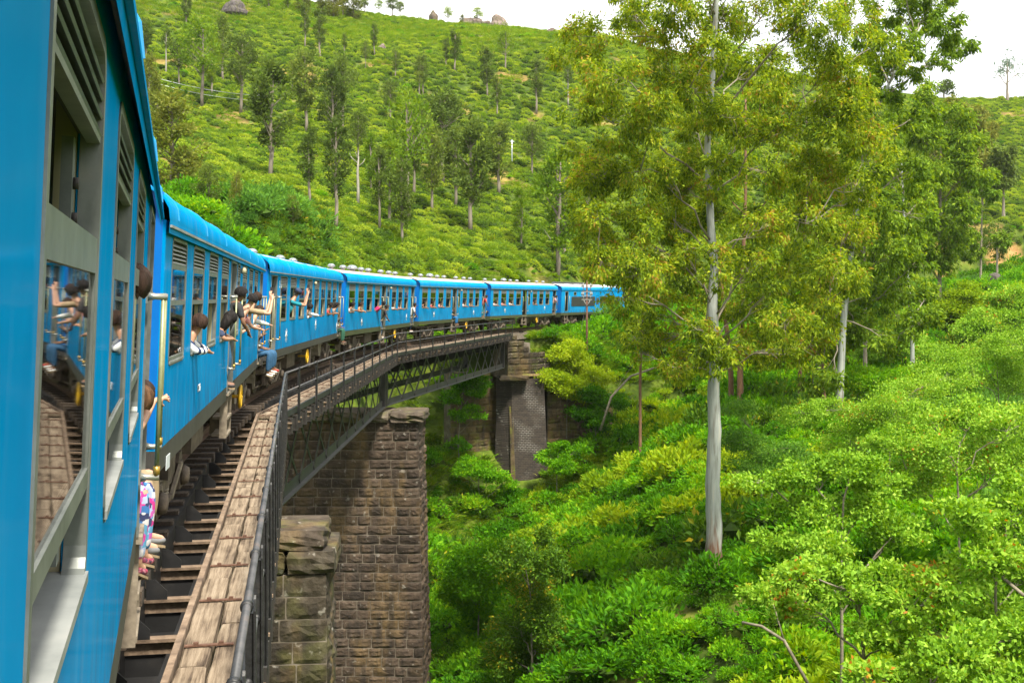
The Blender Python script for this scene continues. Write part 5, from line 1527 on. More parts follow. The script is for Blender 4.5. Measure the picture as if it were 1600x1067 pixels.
# --- grass: crest meadow, embankments, gaps
GM = [tuft_mesh(f'tuft_{k}', 'grass', g1, 110, l, w_, sp) for k, (l, w_, sp) in enumerate(((.55, .05, .35), (.8, .055, .3), (1.15, .045, .3), (.4, .06, .45)))]
grass_col = source_collection('grass_source', GM)
n = 60000; x = g1.uniform(-160, 185, n); y = g1.uniform(40, 315, n); s_, off = track_coords(x, y); z = ground_z(x, y)
crest = smooth01((z - 58 - 7*vnoise(x, y, .05, 3))/8); 
pr = np.where(off < -7, .05 + .85*crest + .5*(vnoise(x, y, .22, 5) + .6*vnoise(x, y, .6, 6) > .5), 0) + .9*((off > -8) & (off < 10) & (s_ > S_ABUT + 1))
pr += .30*smooth01((vnoise(x, y, .12, 21) - .25)/.3)*(off > 6)
ok = in_view(x, y) & (g1.random(n) < pr*np.where(y < 110, 1, .8)) & ~((off > -3.6) & (off < .9)) & ~((s_ < S_ABUT) & (np.abs(off + 1.4) < 6))
x, y, z = x[ok], y[ok], z[ok]
wall_at = lambda q: np.interp(q, [-30, -5.6, -4.9, -.9, 2.9, 8.5, 17], [96, 93, 90.2, 92.2, 92.6, 95.0, 100.0])
xe = g1.uniform(-30, 34, 26000); ye = g1.uniform(80, 128, 26000); se, oe = track_coords(xe, ye)
oke = in_view(xe, ye) & ~((oe > -3.2) & (oe < .3) & (se > S_ABUT)) & ~((se < 62) & (np.abs(oe + 1.4) < 5)) & (np.hypot(xe - .6, ye - 90.2) > 2.6) & (g1.random(26000) < np.where((oe > 9) | (ye < wall_at(xe)), .35, np.where(oe < -9, .15, .8)))
x = np.concatenate([x, xe[oke]]); y = np.concatenate([y, ye[oke]]); z = ground_z(x, y); n = len(x); big = np.where(y > 130, 1.5, 1.0)
sc = g1.uniform(.6, 1.2, n)*big
scatter('grass', 'tufted green grass on the banks and crest', np.stack([x, y, z - .03], 1), np.stack([g1.uniform(-.2, .2, n), g1.uniform(-.2, .2, n), g1.uniform(0, 6.28, n)], 1),
        np.stack([sc, sc, sc*.8], 1), g1.choice(4, n, p=[.35, .25, .1, .3]), grass_col)
print('grass', n)

# --- thicket in the valley
n = 56000; x = g1.uniform(-40, 100, n); y = np.sqrt(g1.uniform(14**2, 175**2, n)); s_, off = track_coords(x, y)
z = ground_z(x, y)
clear = ((s_ > -25) & (s_ < 26) & (off > -4.8) & (off < 1.6)) | (np.hypot(x + 8, y - 57.6) < 4.3) | (np.hypot(x + 7.6, y - 29) < 4) | ((s_ > 89) & (s_ < S_ABUT + .5) & (off > -4.8) & (off < 1.6)) | ((s_ >= S_ABUT) & (off > -5) & (off < 1.6))
tree_base = np.hypot(x - at(1120, 908, 50).x, y - 50) < .9
dens = 1.0*np.clip(64/np.maximum(y, 20), .4, 1)
meadow = smooth01((vnoise(x, y, .12, 21) - .1)/.3)*(y > 45)
ok = in_view(x, y, 1.2, 14) & ((off > -8) | (s_ < S_ABUT)) & ~clear & ~tree_base & (g1.random(n) < dens*(1 - .15*meadow)) & (soil_amount(x, y) < .3)
# keep low near walls and buttress so they stay visible
x, y, z = x[ok], y[ok], z[ok]; n = len(x); s_, off = track_coords(x, y)
patch = vnoise(x, y, .16, 31); patch2 = vnoise(x, y, .11, 32)
sc = np.where(g1.random(n) < .16, g1.uniform(1.35, 2.3, n), g1.uniform(.45, 1.0, n))*(1 + .35*patch)*np.where(y < 45, .70, 1.0)*np.where((y > 70), 1.12, 1)
near_ab = smooth01((12 - np.hypot(x - 1, y - 88))/6); sc *= 1 - .25*near_ab
idx = np.where(patch2 > .28, g1.choice([3, 4, 3, 7], n), np.where(patch2 < -.30, g1.choice([5, 6, 0, 1, 2], n), g1.choice([0, 1, 2, 0, 2, 1, 7], n)))
scatter('valley_undergrowth', 'dense leafy green undergrowth filling the valley', np.stack([x, y, z - .12], 1), np.stack([g1.uniform(-.3, .3, n), g1.uniform(-.3, .3, n), g1.uniform(0, 6.28, n)], 1),
        np.stack([sc, sc, sc*g1.uniform(.65, 1.15, n)], 1), idx, bush_col)
print('undergrowth', n)
# ------------------------------------------------------------------ big eucalyptus in the valley
g2 = np.random.default_rng(21)
def px_blobs(base, Z, lst, rng, dz=3.0, k=1.0):
    out = []
    for (px, py, r) in lst:
        d = rng.uniform(-dz, dz); p = at(px, py, Z + d); out.append(((p - base)[:], r*Z/FPX*k))
    return out
EB = at(1119, 908, 50)
EB.z = gz(EB.x, EB.y) - .05
main_blobs = [(930,60,45),(1000,35,45),(1060,15,45),(1130,25,45),(1200,15,45),(1270,35,50),(1340,25,42),(890,90,32),(960,115,45),(1040,105,45),(1110,85,40),(1180,105,45),(1250,115,50),(1320,105,48),(1372,75,38),
 (905,170,32),(960,195,42),(1022,185,42),(1085,200,36),(1150,185,42),(1230,200,48),(1300,190,48),(1350,215,42),(900,235,25),(935,275,40),(1000,268,42),(1055,280,38),(1195,270,45),(1270,270,50),(1340,285,42),
 (922,345,36),(980,350,46),(1045,352,40),(1190,340,42),(1258,350,46),(1330,355,40),(940,410,34),(1005,420,42),(1068,410,26),(1172,405,40),(1238,430,46),(1306,420,40),(975,465,36),(1040,485,38),(1168,478,36),(1230,500,42),(1288,490,40),
 (1030,535,32),(1082,510,22),(1142,535,32),(1200,555,36),(1262,545,34),(1000,550,22),(1060,-40,50),(1150,-60,55),(1240,-50,50),(980,-30,40),(1120,-140,60),(1180,-120,50)]
_env = [(-150, 985, 1240), (0, 895, 1385), (120, 868, 1400), (250, 885, 1390), (380, 905, 1370), (480, 950, 1330), (560, 990, 1290), (590, 1010, 1260)]
for _k in range(74):
    _py = float(g2.uniform(-140, 575)); _a = np.interp(_py, [e_[0] for e_ in _env], [e_[1] for e_ in _env]); _b = np.interp(_py, [e_[0] for e_ in _env], [e_[2] for e_ in _env])
    main_blobs.append((float(g2.uniform(_a + 15, _b - 15)), _py, float(g2.uniform(20, 36))))
for _q in ((1112,330,30),(1118,260,32),(1108,180,34),(1122,430,26),(1100,120,34),(1118,395,22),(1105,560,20),(1125,545,22)): main_blobs.append(_q)
tr = [at(px, py, 50) - EB for (px, py) in ((1119,908),(1117,840),(1115,760),(1117,690),(1113,620),(1116,550),(1113,480),(1117,410),(1112,350),(1106,230),(1113,110),(1118,0),(1120,-110))]
tr = [Vector((v.x, v.y + .25*math.sin(i), v.z)) for i, v in enumerate(tr)]
tr[0] = Vector((0, 0, -.3))
blob_tree('eucalyptus_tree', 'tall eucalyptus with smooth pale grey trunk standing in the valley', 'tree', EB, px_blobs(EB, 50, main_blobs, g2, 4.6, 1.05), tr, .40, .07, 'euc', 'bark_euc', g2,
          leaves=1750, lsize=(.21, .072), droop=.75, sub=13, crown_start=.34, twigs=8, sigma=.165, limb_r=.62, tmat='limb_euc')
def px_tree(name, label, cat, px, py, Z, blobs, trunk_px, r0, r1, leafm, barkm, dz=2.0, ground=True, **kw):
    b = at(px, py, Z)
    if ground: b.z = gz(b.x, b.y) - .1
    tr = [at(a, c, Z) - b for a, c in trunk_px]; tr[0] = Vector((0, 0, -.2))
    if tr[1].z < .5: tr[1].z = .5
    return blob_tree(name, label, cat, b, px_blobs(b, Z, blobs, g2, dz), [t[:] for t in tr], r0, r1, leafm, barkm, g2, **kw)
# second eucalyptus behind it, with the limb that reaches up into the sky
px_tree('eucalyptus_tree', 'eucalyptus right of the big pale trunk, limb reaching into the sky', 'tree', 1310, 668, 76,
    [(1395,20,36),(1440,30,32),(1480,45,34),(1505,75,26),(1420,70,30),(1395,110,34),(1375,150,32),(1420,120,24),(1470,95,22),(1340,140,34),(1400,200,34),(1360,250,36),(1420,270,34),(1300,260,34),(1380,330,36),(1330,350,34),(1430,340,32),(1390,400,34),(1340,430,34),(1290,400,30),(1430,410,28),(1370,470,30),(1310,490,30),(1460,0,34),(1400,-40,40),(1350,60,36),(1330,200,34),(1290,330,34),(1450,180,28),(1410,450,34),(1440,500,32),(1340,520,32),(1390,540,30),(1270,600,24),(1300,590,24)],
    ((1310,668),(1313,590),(1318,500),(1330,400),(1345,300),(1355,200),(1400,110),(1440,40)), .30, .06, 'euc2', 'bark_euc', dz=3, leaves=1050, lsize=(.34, .12), sub=10, twigs=5, crown_start=.3, limb_r=.8, tmat='limb_euc', sigma=.17)
px_tree('eucalyptus_tree', 'slender brown-barked eucalyptus close behind and right of the big trunk', 'tree', 1155, 664, 79,
    [(1150,90,40),(1190,160,40),(1140,240,40),(1210,300,38),(1160,370,38),(1120,300,34),(1220,420,36),(1170,470,36),(1130,440,30),(1210,520,32),(1150,545,26)],
    ((1155,664),(1157,560),(1160,440),(1165,300),(1165,150)), .26, .06, 'euc2', 'bark_brown', dz=3, leaves=1200, lsize=(.34, .12), sub=11, twigs=4, crown_start=.35)
px_tree('eucalyptus_tree', 'brown-trunked tree leaning beside the slender brown eucalyptus', 'tree', 1144, 652, 80,
    [(1080,180,36),(1060,260,36),(1100,350,36),(1070,430,34),(1110,480,32),(1040,330,30)], ((1144,652),(1141,560),(1125,430),(1100,300),(1085,200)), .22, .06, 'euc', 'bark_brown', dz=3, leaves=1200, lsize=(.34, .12), sub=11, twigs=4, crown_start=.4)
px_tree('eucalyptus_tree', 'reddish-trunked eucalyptus just left of the sky-reaching one', 'tree', 1288, 664, 78,
    [(1260,330,34),(1290,290,34),(1250,420,34),(1280,470,34),(1240,520,30),(1310,380,30),(1290,540,28)], ((1288,664),(1285,590),(1280,480),(1280,380)), .24, .07, 'euc', 'bark_brown', dz=3, leaves=1200, lsize=(.34, .12), sub=11, twigs=4, crown_start=.4)
px_tree('eucalyptus_tree', 'tall thin-stemmed eucalyptus in front of the right-hand tea slope', 'tree', 1467, 528, 118,
    [(1450,150,22),(1480,190,30),(1510,215,30),(1440,215,28),(1495,250,30),(1455,270,28),(1520,270,24),(1430,300,26),(1480,310,26),(1450,350,28),(1490,370,24),(1430,380,26),(1465,400,30),(1500,330,22),(1440,480,26),(1475,495,22),(1500,470,20)],
    ((1467,528),(1468,440),(1469,340),(1470,240),(1468,170)), .27, .06, 'euc2', 'bark_oak', dz=3, leaves=800, lsize=(.48, .17), sub=9, twigs=3, crown_start=.15)
px_tree('eucalyptus_tree', 'yellow-green eucalyptus below the skyline bush on the right', 'tree', 1502, 349, 205,
    [(1490,170,20),(1520,185,22),(1505,215,24),(1540,210,20),(1480,240,22),(1515,255,24),(1535,240,18),(1500,285,22)], ((1502,349),(1503,290),(1506,230),(1508,180)), .36, .1, 'oak_y', 'bark_oak', dz=3, leaves=420, lsize=(.75, .3), sub=9, twigs=3)
px_tree('eucalyptus_tree', 'small dark eucalyptus near the right edge with bare lower stem', 'tree', 1568, 357, 200,
    [(1565,250,18),(1575,270,16),(1560,285,16),(1572,235,14)], ((1568,357),(1568,310),(1568,250)), .33, .1, 'oak', 'bark_oak', dz=2, leaves=420, lsize=(.75, .3), sub=9, twigs=3)
px_tree('eucalyptus_tree', 'short round tree on the orange earth bank at right', 'tree', 1558, 412, 165,
    [(1555,362,18),(1568,375,16),(1548,378,16),(1560,390,14)], ((1558,412),(1558,390),(1558,370)), .2, .08, 'oak', 'bark_oak', dz=2, leaves=300, lsize=(.5, .17), sub=9, twigs=3)
px_tree('skyline_tree', 'sparse grey bare-stemmed tree alone on the right skyline', 'tree', 1574, 154, 314,
    [(1562,103,13),(1585,100,14),(1574,92,13),(1590,115,9),(1560,117,9),(1574,110,12)], ((1574,154),(1574,138),(1574,122),(1574,100)), .45, .12, 'euc_blue', 'bark_oak', dz=2, leaves=36, lsize=(.9, .2), sub=10, twigs=9, limb_r=2.2, crown_start=.5, droop=-.3)
px_tree('skyline_bush', 'small round bush on the right skyline', 'bush', 1475, 152, 312,
    [(1468,136,10),(1480,135,10),(1475,130,9),(1486,140,7)], ((1475,152),(1475,144),(1475,136)), .3, .1, 'oak', 'bark_oak', dz=1.5, leaves=90, lsize=(.9, .35), sub=9, twigs=3)

def shrub(label, px, py, Z, blobs, trunk, leafm='shrub', lsize=(.115, .072), leaves=1500, r0=.055, barkm='twig', dz=1.6, name='leafy_shrub', **kw):
    kw.setdefault('sub', 13); kw.setdefault('twigs', 9)
    return px_tree(name, label, 'shrub', px, py, Z, blobs, trunk, r0, .02, leafm, barkm, dz=dz, leaves=int(leaves), lsize=lsize, droop=-.12, flat_=kw.pop('flat', .62), crown_start=.25, sigma=.22, limb_r=.55, **kw)
LS = 2.6e3
def filler(px, py, Z, cx, cy, rx, ry, n, label, leafm, bark, r0, ls):
    bl = []
    for _ in range(n):
        a = g2.uniform(0, 6.28); q = math.sqrt(g2.uniform(0, 1)); bl.append((cx + rx*q*math.cos(a), cy + ry*q*math.sin(a), float(g2.uniform(.30, .46)*rx)))
    px_tree('eucalyptus_tree', label, 'tree', px, py, Z, bl, ((px, py), (px, (py + cy)/2 + 30), (cx*.6 + px*.4, cy), (cx, cy - ry*.9)), r0, .06, leafm, bark, dz=3, leaves=760, lsize=ls, sub=9, twigs=4, crown_start=.25, limb_r=.8, tmat='limb_euc', sigma=.18)
filler(1425, 600, 92, 1408, 380, 58, 150, 20, 'airy mid-green eucalyptus between the sky-reaching and the thin-stemmed one', 'euc2', 'bark_euc', .22, (.36, .13))
filler(1352, 612, 96, 1350, 400, 52, 130, 18, 'leafy eucalyptus hidden behind the sky-reaching one', 'euc2', 'bark_oak', .22, (.38, .14))
filler(1250, 640, 86, 1258, 430, 50, 125, 18, 'light-leaved eucalyptus right behind the big crown', 'euc', 'bark_brown', .2, (.34, .12))
filler(1532, 470, 148, 1535, 350, 34, 80, 14, 'pale airy tree standing right of the thin-stemmed eucalyptus', 'oak_l', 'bark_oak', .22, (.5, .2))
filler(1400, 520, 122, 1395, 270, 40, 120, 16, 'tall airy eucalyptus against the right-hand tea slope', 'euc2', 'bark_oak', .24, (.45, .17))
filler(1000, 640, 84, 1010, 480, 38, 70, 12, 'young bright eucalyptus left of the big trunk', 'euc', 'bark_brown', .13, (.32, .12))
# ------------------------------------------------------------------ silver oaks on the tea hill
def oak_variant(kind, seed):
    """trunk + crown in units of tree height"""
    r = np.random.default_rng(seed)
    cb, w, nb, lf, lm = dict(round=(.46, .21, 20, 'oak', 1.3), column=(.30, .145, 24, 'oak', 1.3), fork=(.45, .22, 18, 'oak_l', 1.0), sparse=(.62, .10, 10, 'oak', .8), feather=(.25, .145, 24, 'oak_l', 1.1), low=(.06, .19, 34, 'oak_y', 1.2), thin=(.36, .12, 18, 'oak', 1.0))[kind]
    lean = r.normal(size=2)*.015
    tp = [np.array([lean[0]*t + r.normal()*.004, lean[1]*t + r.normal()*.004, t]) for t in np.linspace(0, .92, 8)]
    tp[0] = np.array([0, 0, -.02])
    rr = [.0165*(1 - .75*t) + .003 for t in np.linspace(0, 1, 8)]
    mb = MB().tube(tp, rr, 7); 
    LV = []
    for k in range(nb):
        t = cb + (1 - cb)*(k + .5)/nb*.97
        prof = math.sin(math.pi*min(1, max(.05, (t - cb)/(1 - cb)))**.75)**.6 if kind != 'low' else math.sin(math.pi*max(.08, (t - cb)/(1 - cb))**.8)**.7
        a = r.uniform(0, 6.28); rad = w*prof*r.uniform(.35, 1.0)
        c = np.array([rad*math.cos(a), rad*math.sin(a), t + r.uniform(-.02, .02)])
        st = np.array([0, 0, max(.2 if kind != 'low' else .04, t - .07 - rad*.6)])
        mb.tube([st, st*.4 + c*.6 + np.array([0, 0, -.005]), c], [.006, .004, .002], 4, cap=False)
        br = w*r.uniform(.30, .52)
        S_ = rand_shell(6, r, .3, 1)*br + c
        m_ = int(17*lm); C = np.repeat(S_, m_, 0); Q = C + r.normal(size=C.shape)*br*.30
        D = unit(Q - c)*.7 + r.normal(size=C.shape)*.5 + np.array([0, 0, .45])
        LV.append(leaf_quads(Q, D, .034*r.uniform(.6, 1.4, len(C)), .017*r.uniform(.6, 1.4, len(C)), r))
    V, F = cat_mesh(LV)
    bk = 'bark_oak' if kind not in ('sparse',) else 'bark_white'
    return mb.mesh('trunk', LM[bk]), np_mesh('crown', V, F, LM[lf])
OAK = {}
for k_, (kd, n_) in enumerate((('round', 4), ('column', 4), ('fork', 3), ('sparse', 3), ('feather', 3), ('low', 2), ('thin', 3))):
    OAK[kd] = [oak_variant(kd, 100 + 10*k_ + q) for q in range(n_)]
_oi = 0
def hill_tree(px, py, top, kind, label, wide=1.0, z0=60):
    global _oi
    h = ground_hit(px, py, z0); H = (py - top)*h.y/FPX
    e = empty('silver_oak', h); tag(e, label, 'tree', 'trees on the tea hillside')
    tm, cm = OAK[kind][_oi % len(OAK[kind])]; _oi += 1
    rz = (_oi*2.399) % 6.28
    for nm, me in (('trunk', tm), ('crown', cm)):
        link(nm, me, e, (0, 0, -.2), (0, 0, rz), (H*wide, H*wide, H*1.02))
    return e
shrub('pale feathery shrub at the right edge below the orange earth', 1580, 560, 112, [(1560,500,40),(1600,510,44),(1580,470,36),(1530,515,36)], ((1580,560),(1580,530),(1580,505)), leaves=LS*.75, lsize=(.24, .15))
shrub('light shrub between the thin-stemmed eucalyptus and the boulder', 1500, 535, 116, [(1490,480,34),(1520,490,34),(1500,455,28),(1540,470,30)], ((1500,535),(1500,510),(1502,485)), leaves=LS*.75, lsize=(.24, .15), leafm='bush_y')
shrub('soft green shrub left of the thin-stemmed eucalyptus', 1410, 590, 100, [(1400,520,36),(1430,540,36),(1370,545,36),(1410,490,30),(1350,520,28)], ((1410,590),(1410,560),(1408,530)), leaves=LS*.75, lsize=(.22, .13))
shrub('yellowish shrub in the right middle distance, left of the edge', 1480, 640, 84, [(1460,590,40),(1500,600,42),(1430,600,36),(1520,620,36)], ((1480,640),(1480,620),(1480,600)), leaves=LS*.8, lsize=(.18, .11))
shrub('shadowy shrub under the second eucalyptus crown', 1340, 640, 82, [(1330,590,34),(1360,600,34),(1300,610,26),(1385,590,30)], ((1340,640),(1340,620),(1340,600)), leaves=LS*.8, lsize=(.2, .10), leafm='bush')
HT = [
 (291,42,-12,'column','slim dark tree at the top left edge above the forked tree',1),
 (259,118,46,'sparse','bare-stemmed tree with tiny tuft, left of the white wires',1),
 (280,135,64,'round','small round-crowned tree right of the bare tufted stem',1),
 (316,168,34,'fork','tall forked light-crowned tree on the upper left hillside',1.1),
 (331,150,52,'feather','light feathery tree just behind the tall forked tree',.9),
 (348,130,24,'thin','thin tree between the forked tree and the mop-headed dark tree',1),
 (376,178,58,'round','mop-headed dark tree with clean straight stem, upper left slope',1.15),
 (422,280,97,'column','tall leaning-topped oak, foliage down its trunk, above the second coach',1.1),
 (457,147,92,'thin','small pale-stemmed tree behind the leaning-topped oak',1),
 (478,208,80,'column','dark two-tiered oak right of the leaning-topped oak',1.1),
 (521,242,108,'column','left one of the close pair of dark oaks, mid slope',1.0),
 (536,205,90,'round','right one of the close pair of dark oaks, mid slope',.9),
 (477,74,8,'thin','slim tree just under the dark skyline wood, left one',1),
 (500,95,14,'thin','slim tree just under the dark skyline wood, right one',1.1),
 (538,85,52,'thin','tiny dark tree high on the slope right of the slim pair',1.2),
 (571,110,66,'round','tiny dark round tree high above the close oak pair',.8),
 (585,88,38,'thin','small slim tree highest right of the tiny round tree',1),
 (525,361,190,'thin','very slender pole-like tree reaching down to the third coach roof',1),
 (483,319,205,'thin','slender tree left of the white dead trunk',1.1),
 (593,363,230,'thin','slender dark-stemmed tree right of the white dead trunk',.9),
 (458,368,306,'round','small tree just above the third coach roof vents',.9),
 (325,347,260,'round','umbrella-shaped tree on red earth above the second coach',1.05),
 (369,352,272,'low','narrow leafy sapling beside the red earth',.7),
 (270,308,146,'low','big bushy olive tree with grey limbs at far left',1.35),
 (233,170,88,'low','dark bushy tree half hidden by the nearest coach roof',1.0),
 (228,92,30,'column','dark tree at the left edge high beside the nearest coach',1.2),
 (246,215,120,'low','grey-green bushy tree above the big olive tree',.8),
 (618,124,78,'thin','small dark tree above the light green pair, upper centre',1.2),
 (655,152,88,'thin','thin pale-stemmed tree left of the crest meadow',1),
 (661,150,86,'thin','thin orange-stemmed tree beside the pale-stemmed one',1),
 (711,112,48,'thin','dark slim tree below the skyline boulders',1.2),
 (697,108,60,'thin','thin sapling left of the slim tree below the boulders',1),
 (761,153,74,'column','small dark oak under the pale willowy tree',1),
 (777,182,120,'thin','slender tree right of the small dark oak',1),
 (790,112,44,'fork','pale willowy tree on the yellow meadow near the crest',1.1),
 (838,178,92,'thin','slim dark tree at left edge of the big eucalyptus crown',1.1),
 (888,166,106,'sparse','dark-topped tree seen beside the big crown, upper right',1.3),
 (608,351,215,'feather','yellow-green oak with white stem, centre of the slope',1.05),
 (628,381,252,'column','thin drooping oak right of the yellow-green one',.95),
 (638,348,148,'fork','tall light-green flat-topped tree in the centre',.85),
 (647,308,195,'thin','dark thin tree behind the light flat-topped tree',1.2),
 (675,335,188,'column','dark oak between flat-topped tree and twin-crowned oak',.85),
 (692,288,145,'round','big dark oak with broad twin crown, centre right',1.25),
 (711,325,200,'column','leafy oak with clean pale stem right of the twin-crowned oak',1.1),
 (735,364,188,'column','tallest dark feathery oak above the fifth coach',1.1),
 (779,307,194,'column','dark cone-shaped oak left of the white pole',1.35),
 (831,274,196,'round','dark broad oak right of the white pole',1.25),
 (814,389,296,'feather','pale green sapling above the fifth coach end',1.0),
 (871,438,242,'feather','thick-trunked green tree rising behind the last coach',1.05),
 (882,404,290,'thin','thin stem right behind the thick-trunked green tree',1.2),
 (928,338,230,'column','dark oak half hidden by the eucalyptus foliage',1.1),
 (560,262,178,'round','dark round oak left of the yellow-green oak, higher up',1.0),
 (580,300,210,'feather','light bushy oak just left of the yellow-green oak',.9),
 (660,240,165,'round','dark oak crown above the flat-topped tree',1.0),
 (610,190,128,'round','dark wide crown high in the centre of the slope',1.2),
 (702,225,150,'column','dark oak behind the twin-crowned oak',1.1),
 (1360,240,160,'round','oak on the right tea slope beside the second eucalyptus',1.0),
 (1535,330,262,'round','round oak on the right tea slope left of the bare-stemmed one',1.0),
 (1420,330,250,'column','dark oak on the right slope behind the thin-stemmed eucalyptus',1.0),
]
for (px, py, top, kd, lb, wd) in HT: hill_tree(px, py, top, kd, lb, wd)
# skyline wood, single trees
for (px, py, top, kd, lb) in ((505,26,-22,'low','dark tree at the left end of the skyline wood'),(521,28,-25,'low','second dark tree of the skyline wood'),(536,27,-20,'round','third dark tree of the skyline wood'),(552,30,-22,'low','bluish tree in the middle of the skyline wood'),
    (570,24,-8,'round','fifth tree of the skyline wood'),(592,22,-2,'fork','light tree at the right of the skyline wood'),(613,28,-4,'round','dark stub tree right of the skyline wood'),(625,26,2,'round','low dark tree beside the stub tree'),
    (700,20,-6,'fork','pale skyline tree left of the boulders'),(745,18,-10,'fork','pale skyline tree above the boulders'),(722,16,0,'low','skyline bush between the two pale trees'),(475,22,-20,'low','green tree left of the skyline wood'),(450,18,-20,'feather','light green tree far left of the skyline wood'),(420,14,-20,'feather','pale tree on the skyline above the dark rock')):
    hill_tree(px, py, top, kd, lb, 1.5, 180)
# dead white trunk
h = ground_hit(559, 326, 60); H = (326 - 236)*h.y/FPX
dt = empty('dead_tree', h); tag(dt, 'bare white dead trunk with stubby broken branches on the slope', 'dead tree')
MB().tube([(0, 0, -.2), (.05, 0, H*.3), (-.02, .03, H*.65), (.1, 0, H*.9)], [.22, .17, .14, .07], 8).build('trunk', LM['bark_white'], dt)
for a, z_, l in ((.4, .72, .16), (2.8, .78, .2), (4.4, .85, .14), (1.5, .9, .12)):
    p0 = Vector((.02, 0, H*z_)); MB().tube([p0, p0 + Vector((math.cos(a)*H*l*.6, math.sin(a)*H*l*.4, H*l*.5)), p0 + Vector((math.cos(a)*H*l*.8, math.sin(a)*H*l*.5, H*l*.9))], [.07, .05, .02], 6).build('broken_branch', LM['bark_white'], dt)

# ------------------------------------------------------------------ pale shrubs in the right foreground
shrub('pale green tiered shrub with thin grey stem right of the eucalyptus trunk', 1315, 1062, 30, [(1185,750,34),(1240,790,42),(1290,800,44),(1352,788,48),(1400,832,44),(1330,730,48),(1262,735,44),(1215,845,36),(1300,850,40),(1380,760,40)], ((1315,1062),(1315,960),(1314,860),(1318,780),(1330,740)), leaves=LS*2.2)
shrub('lowest pale shrub with forked whitish branches at the bottom', 1351, 1090, 25, [(1195,925,38),(1255,945,44),(1320,920,44),(1388,900,44),(1300,885,40),(1440,945,48),(1480,905,46),(1370,985,40),(1240,900,34),(1420,1000,40)], ((1351,1090),(1350,1030),(1345,970),(1340,930)), leaves=LS*2.6)
shrub('pale shrub spreading along the lower right edge', 1560, 1100, 24, [(1540,865,54),(1585,805,56),(1562,945,54),(1500,805,48),(1595,1000,54),(1505,1005,50),(1610,900,54),(1620,760,50)], ((1560,1100),(1560,1020),(1555,930),(1560,850)), leaves=LS*2.6)
shrub('broad pale shrub high on the right with reddish leaves', 1500, 850, 40, [(1420,745,56),(1480,705,60),(1552,722,60),(1592,665,56),(1522,645,52),(1452,655,48),(1400,690,44),(1600,720,54)], ((1500,850),(1498,790),(1495,730),(1500,690)), leaves=LS*1.5)
shrub('pale shrub at the very bottom right corner area', 1450, 1140, 22, [(1440,1045,50),(1540,1060,54),(1360,1060,34),(1490,1030,44),(1590,1075,50)], ((1450,1140),(1452,1100),(1455,1060)), leaves=LS*2.8)
shrub('pale shrub behind the second eucalyptus trunks', 1390, 720, 58, [(1250,650,36),(1320,690,42),(1390,640,48),(1350,650,40),(1430,610,44),(1480,590,44),(1300,640,34)], ((1390,720),(1390,690),(1385,650)), leaves=LS*1.1)
shrub('grey-green shrub just right of the big pale trunk', 1190, 760, 56, [(1160,690,34),(1205,700,38),(1240,720,36),(1180,720,34),(1150,640,30)], ((1190,760),(1190,730),(1190,700)), leaves=LS*1.1, leafm='bush_b')
shrub('pale shrub on the slope near the right edge, mid height', 1560, 640, 70, [(1540,575,50),(1590,600,50),(1500,560,44),(1560,540,44),(1600,540,46)], ((1560,640),(1560,610),(1558,580)), leaves=LS*.9)
shrub('dark-leaved small tree with yellow leaves in the lower centre', 832, 1075, 50, [(800,872,32),(852,880,32),(830,915,40),(806,980,42),(862,958,38),(840,1020,46),(880,1010,34),(790,1030,36),(850,840,20)], ((832,1075),(831,1000),(829,930),(820,880)), leafm='dark', leaves=LS*1.8, lsize=(.16, .075), name='small_tree', flat=.95)
shrub('rounded dark shrub left of the small yellow-leaved tree', 745, 960, 60, [(735,880,36),(760,900,38),(790,870,36),(720,920,32),(750,940,34)], ((745,1000),(748,960),(750,920)), leafm='bush', leaves=LS*1.6, lsize=(.18, .08), flat=.95)
shrub('bright bushy shrub beside the stone wall below the telegraph pole', 885, 640, 92, [(870,560,30),(900,575,34),(880,600,32),(910,610,30),(860,590,24),(930,590,28),(895,545,26)], ((885,640),(886,615),(888,590)), leafm='bush_y', leaves=LS*.9, lsize=(.22, .11))
shrub('shrub hanging over the foot of the retaining wall', 930, 690, 90, [(915,640,26),(940,660,26),(955,630,26),(930,615,24)], ((930,690),(931,670),(933,650)), leafm='bush', leaves=LS*.9, lsize=(.22, .10))
shrub('vine mass climbing the abutment wall left of the brick buttress', 718, 735, 87.6, [(708,620,18),(725,600,20),(745,612,18),(715,650,16),(735,640,14),(712,690,14),(730,590,20),(755,595,16),(750,650,10),(728,700,10)], ((718,735),(716,690),(720,640),(725,600)), leafm='bush', leaves=LS*.8, lsize=(.20, .10), dz=.4, name='climbing_vine')
shrub('low bright bush at the foot of the abutment wall', 748, 755, 85, [(735,725,20),(755,735,20),(775,745,18),(720,735,16),(790,755,16)], ((748,755),(748,745),(748,735)), leafm='bush', leaves=LS*.9, lsize=(.2, .11), dz=.8)
shrub('low bright bush right of the foot of the brick buttress', 870, 745, 86, [(860,715,20),(880,725,22),(900,705,20),(875,695,16)], ((870,745),(870,735),(870,720)), leafm='bush', leaves=LS*.9, lsize=(.2, .11), dz=.8)
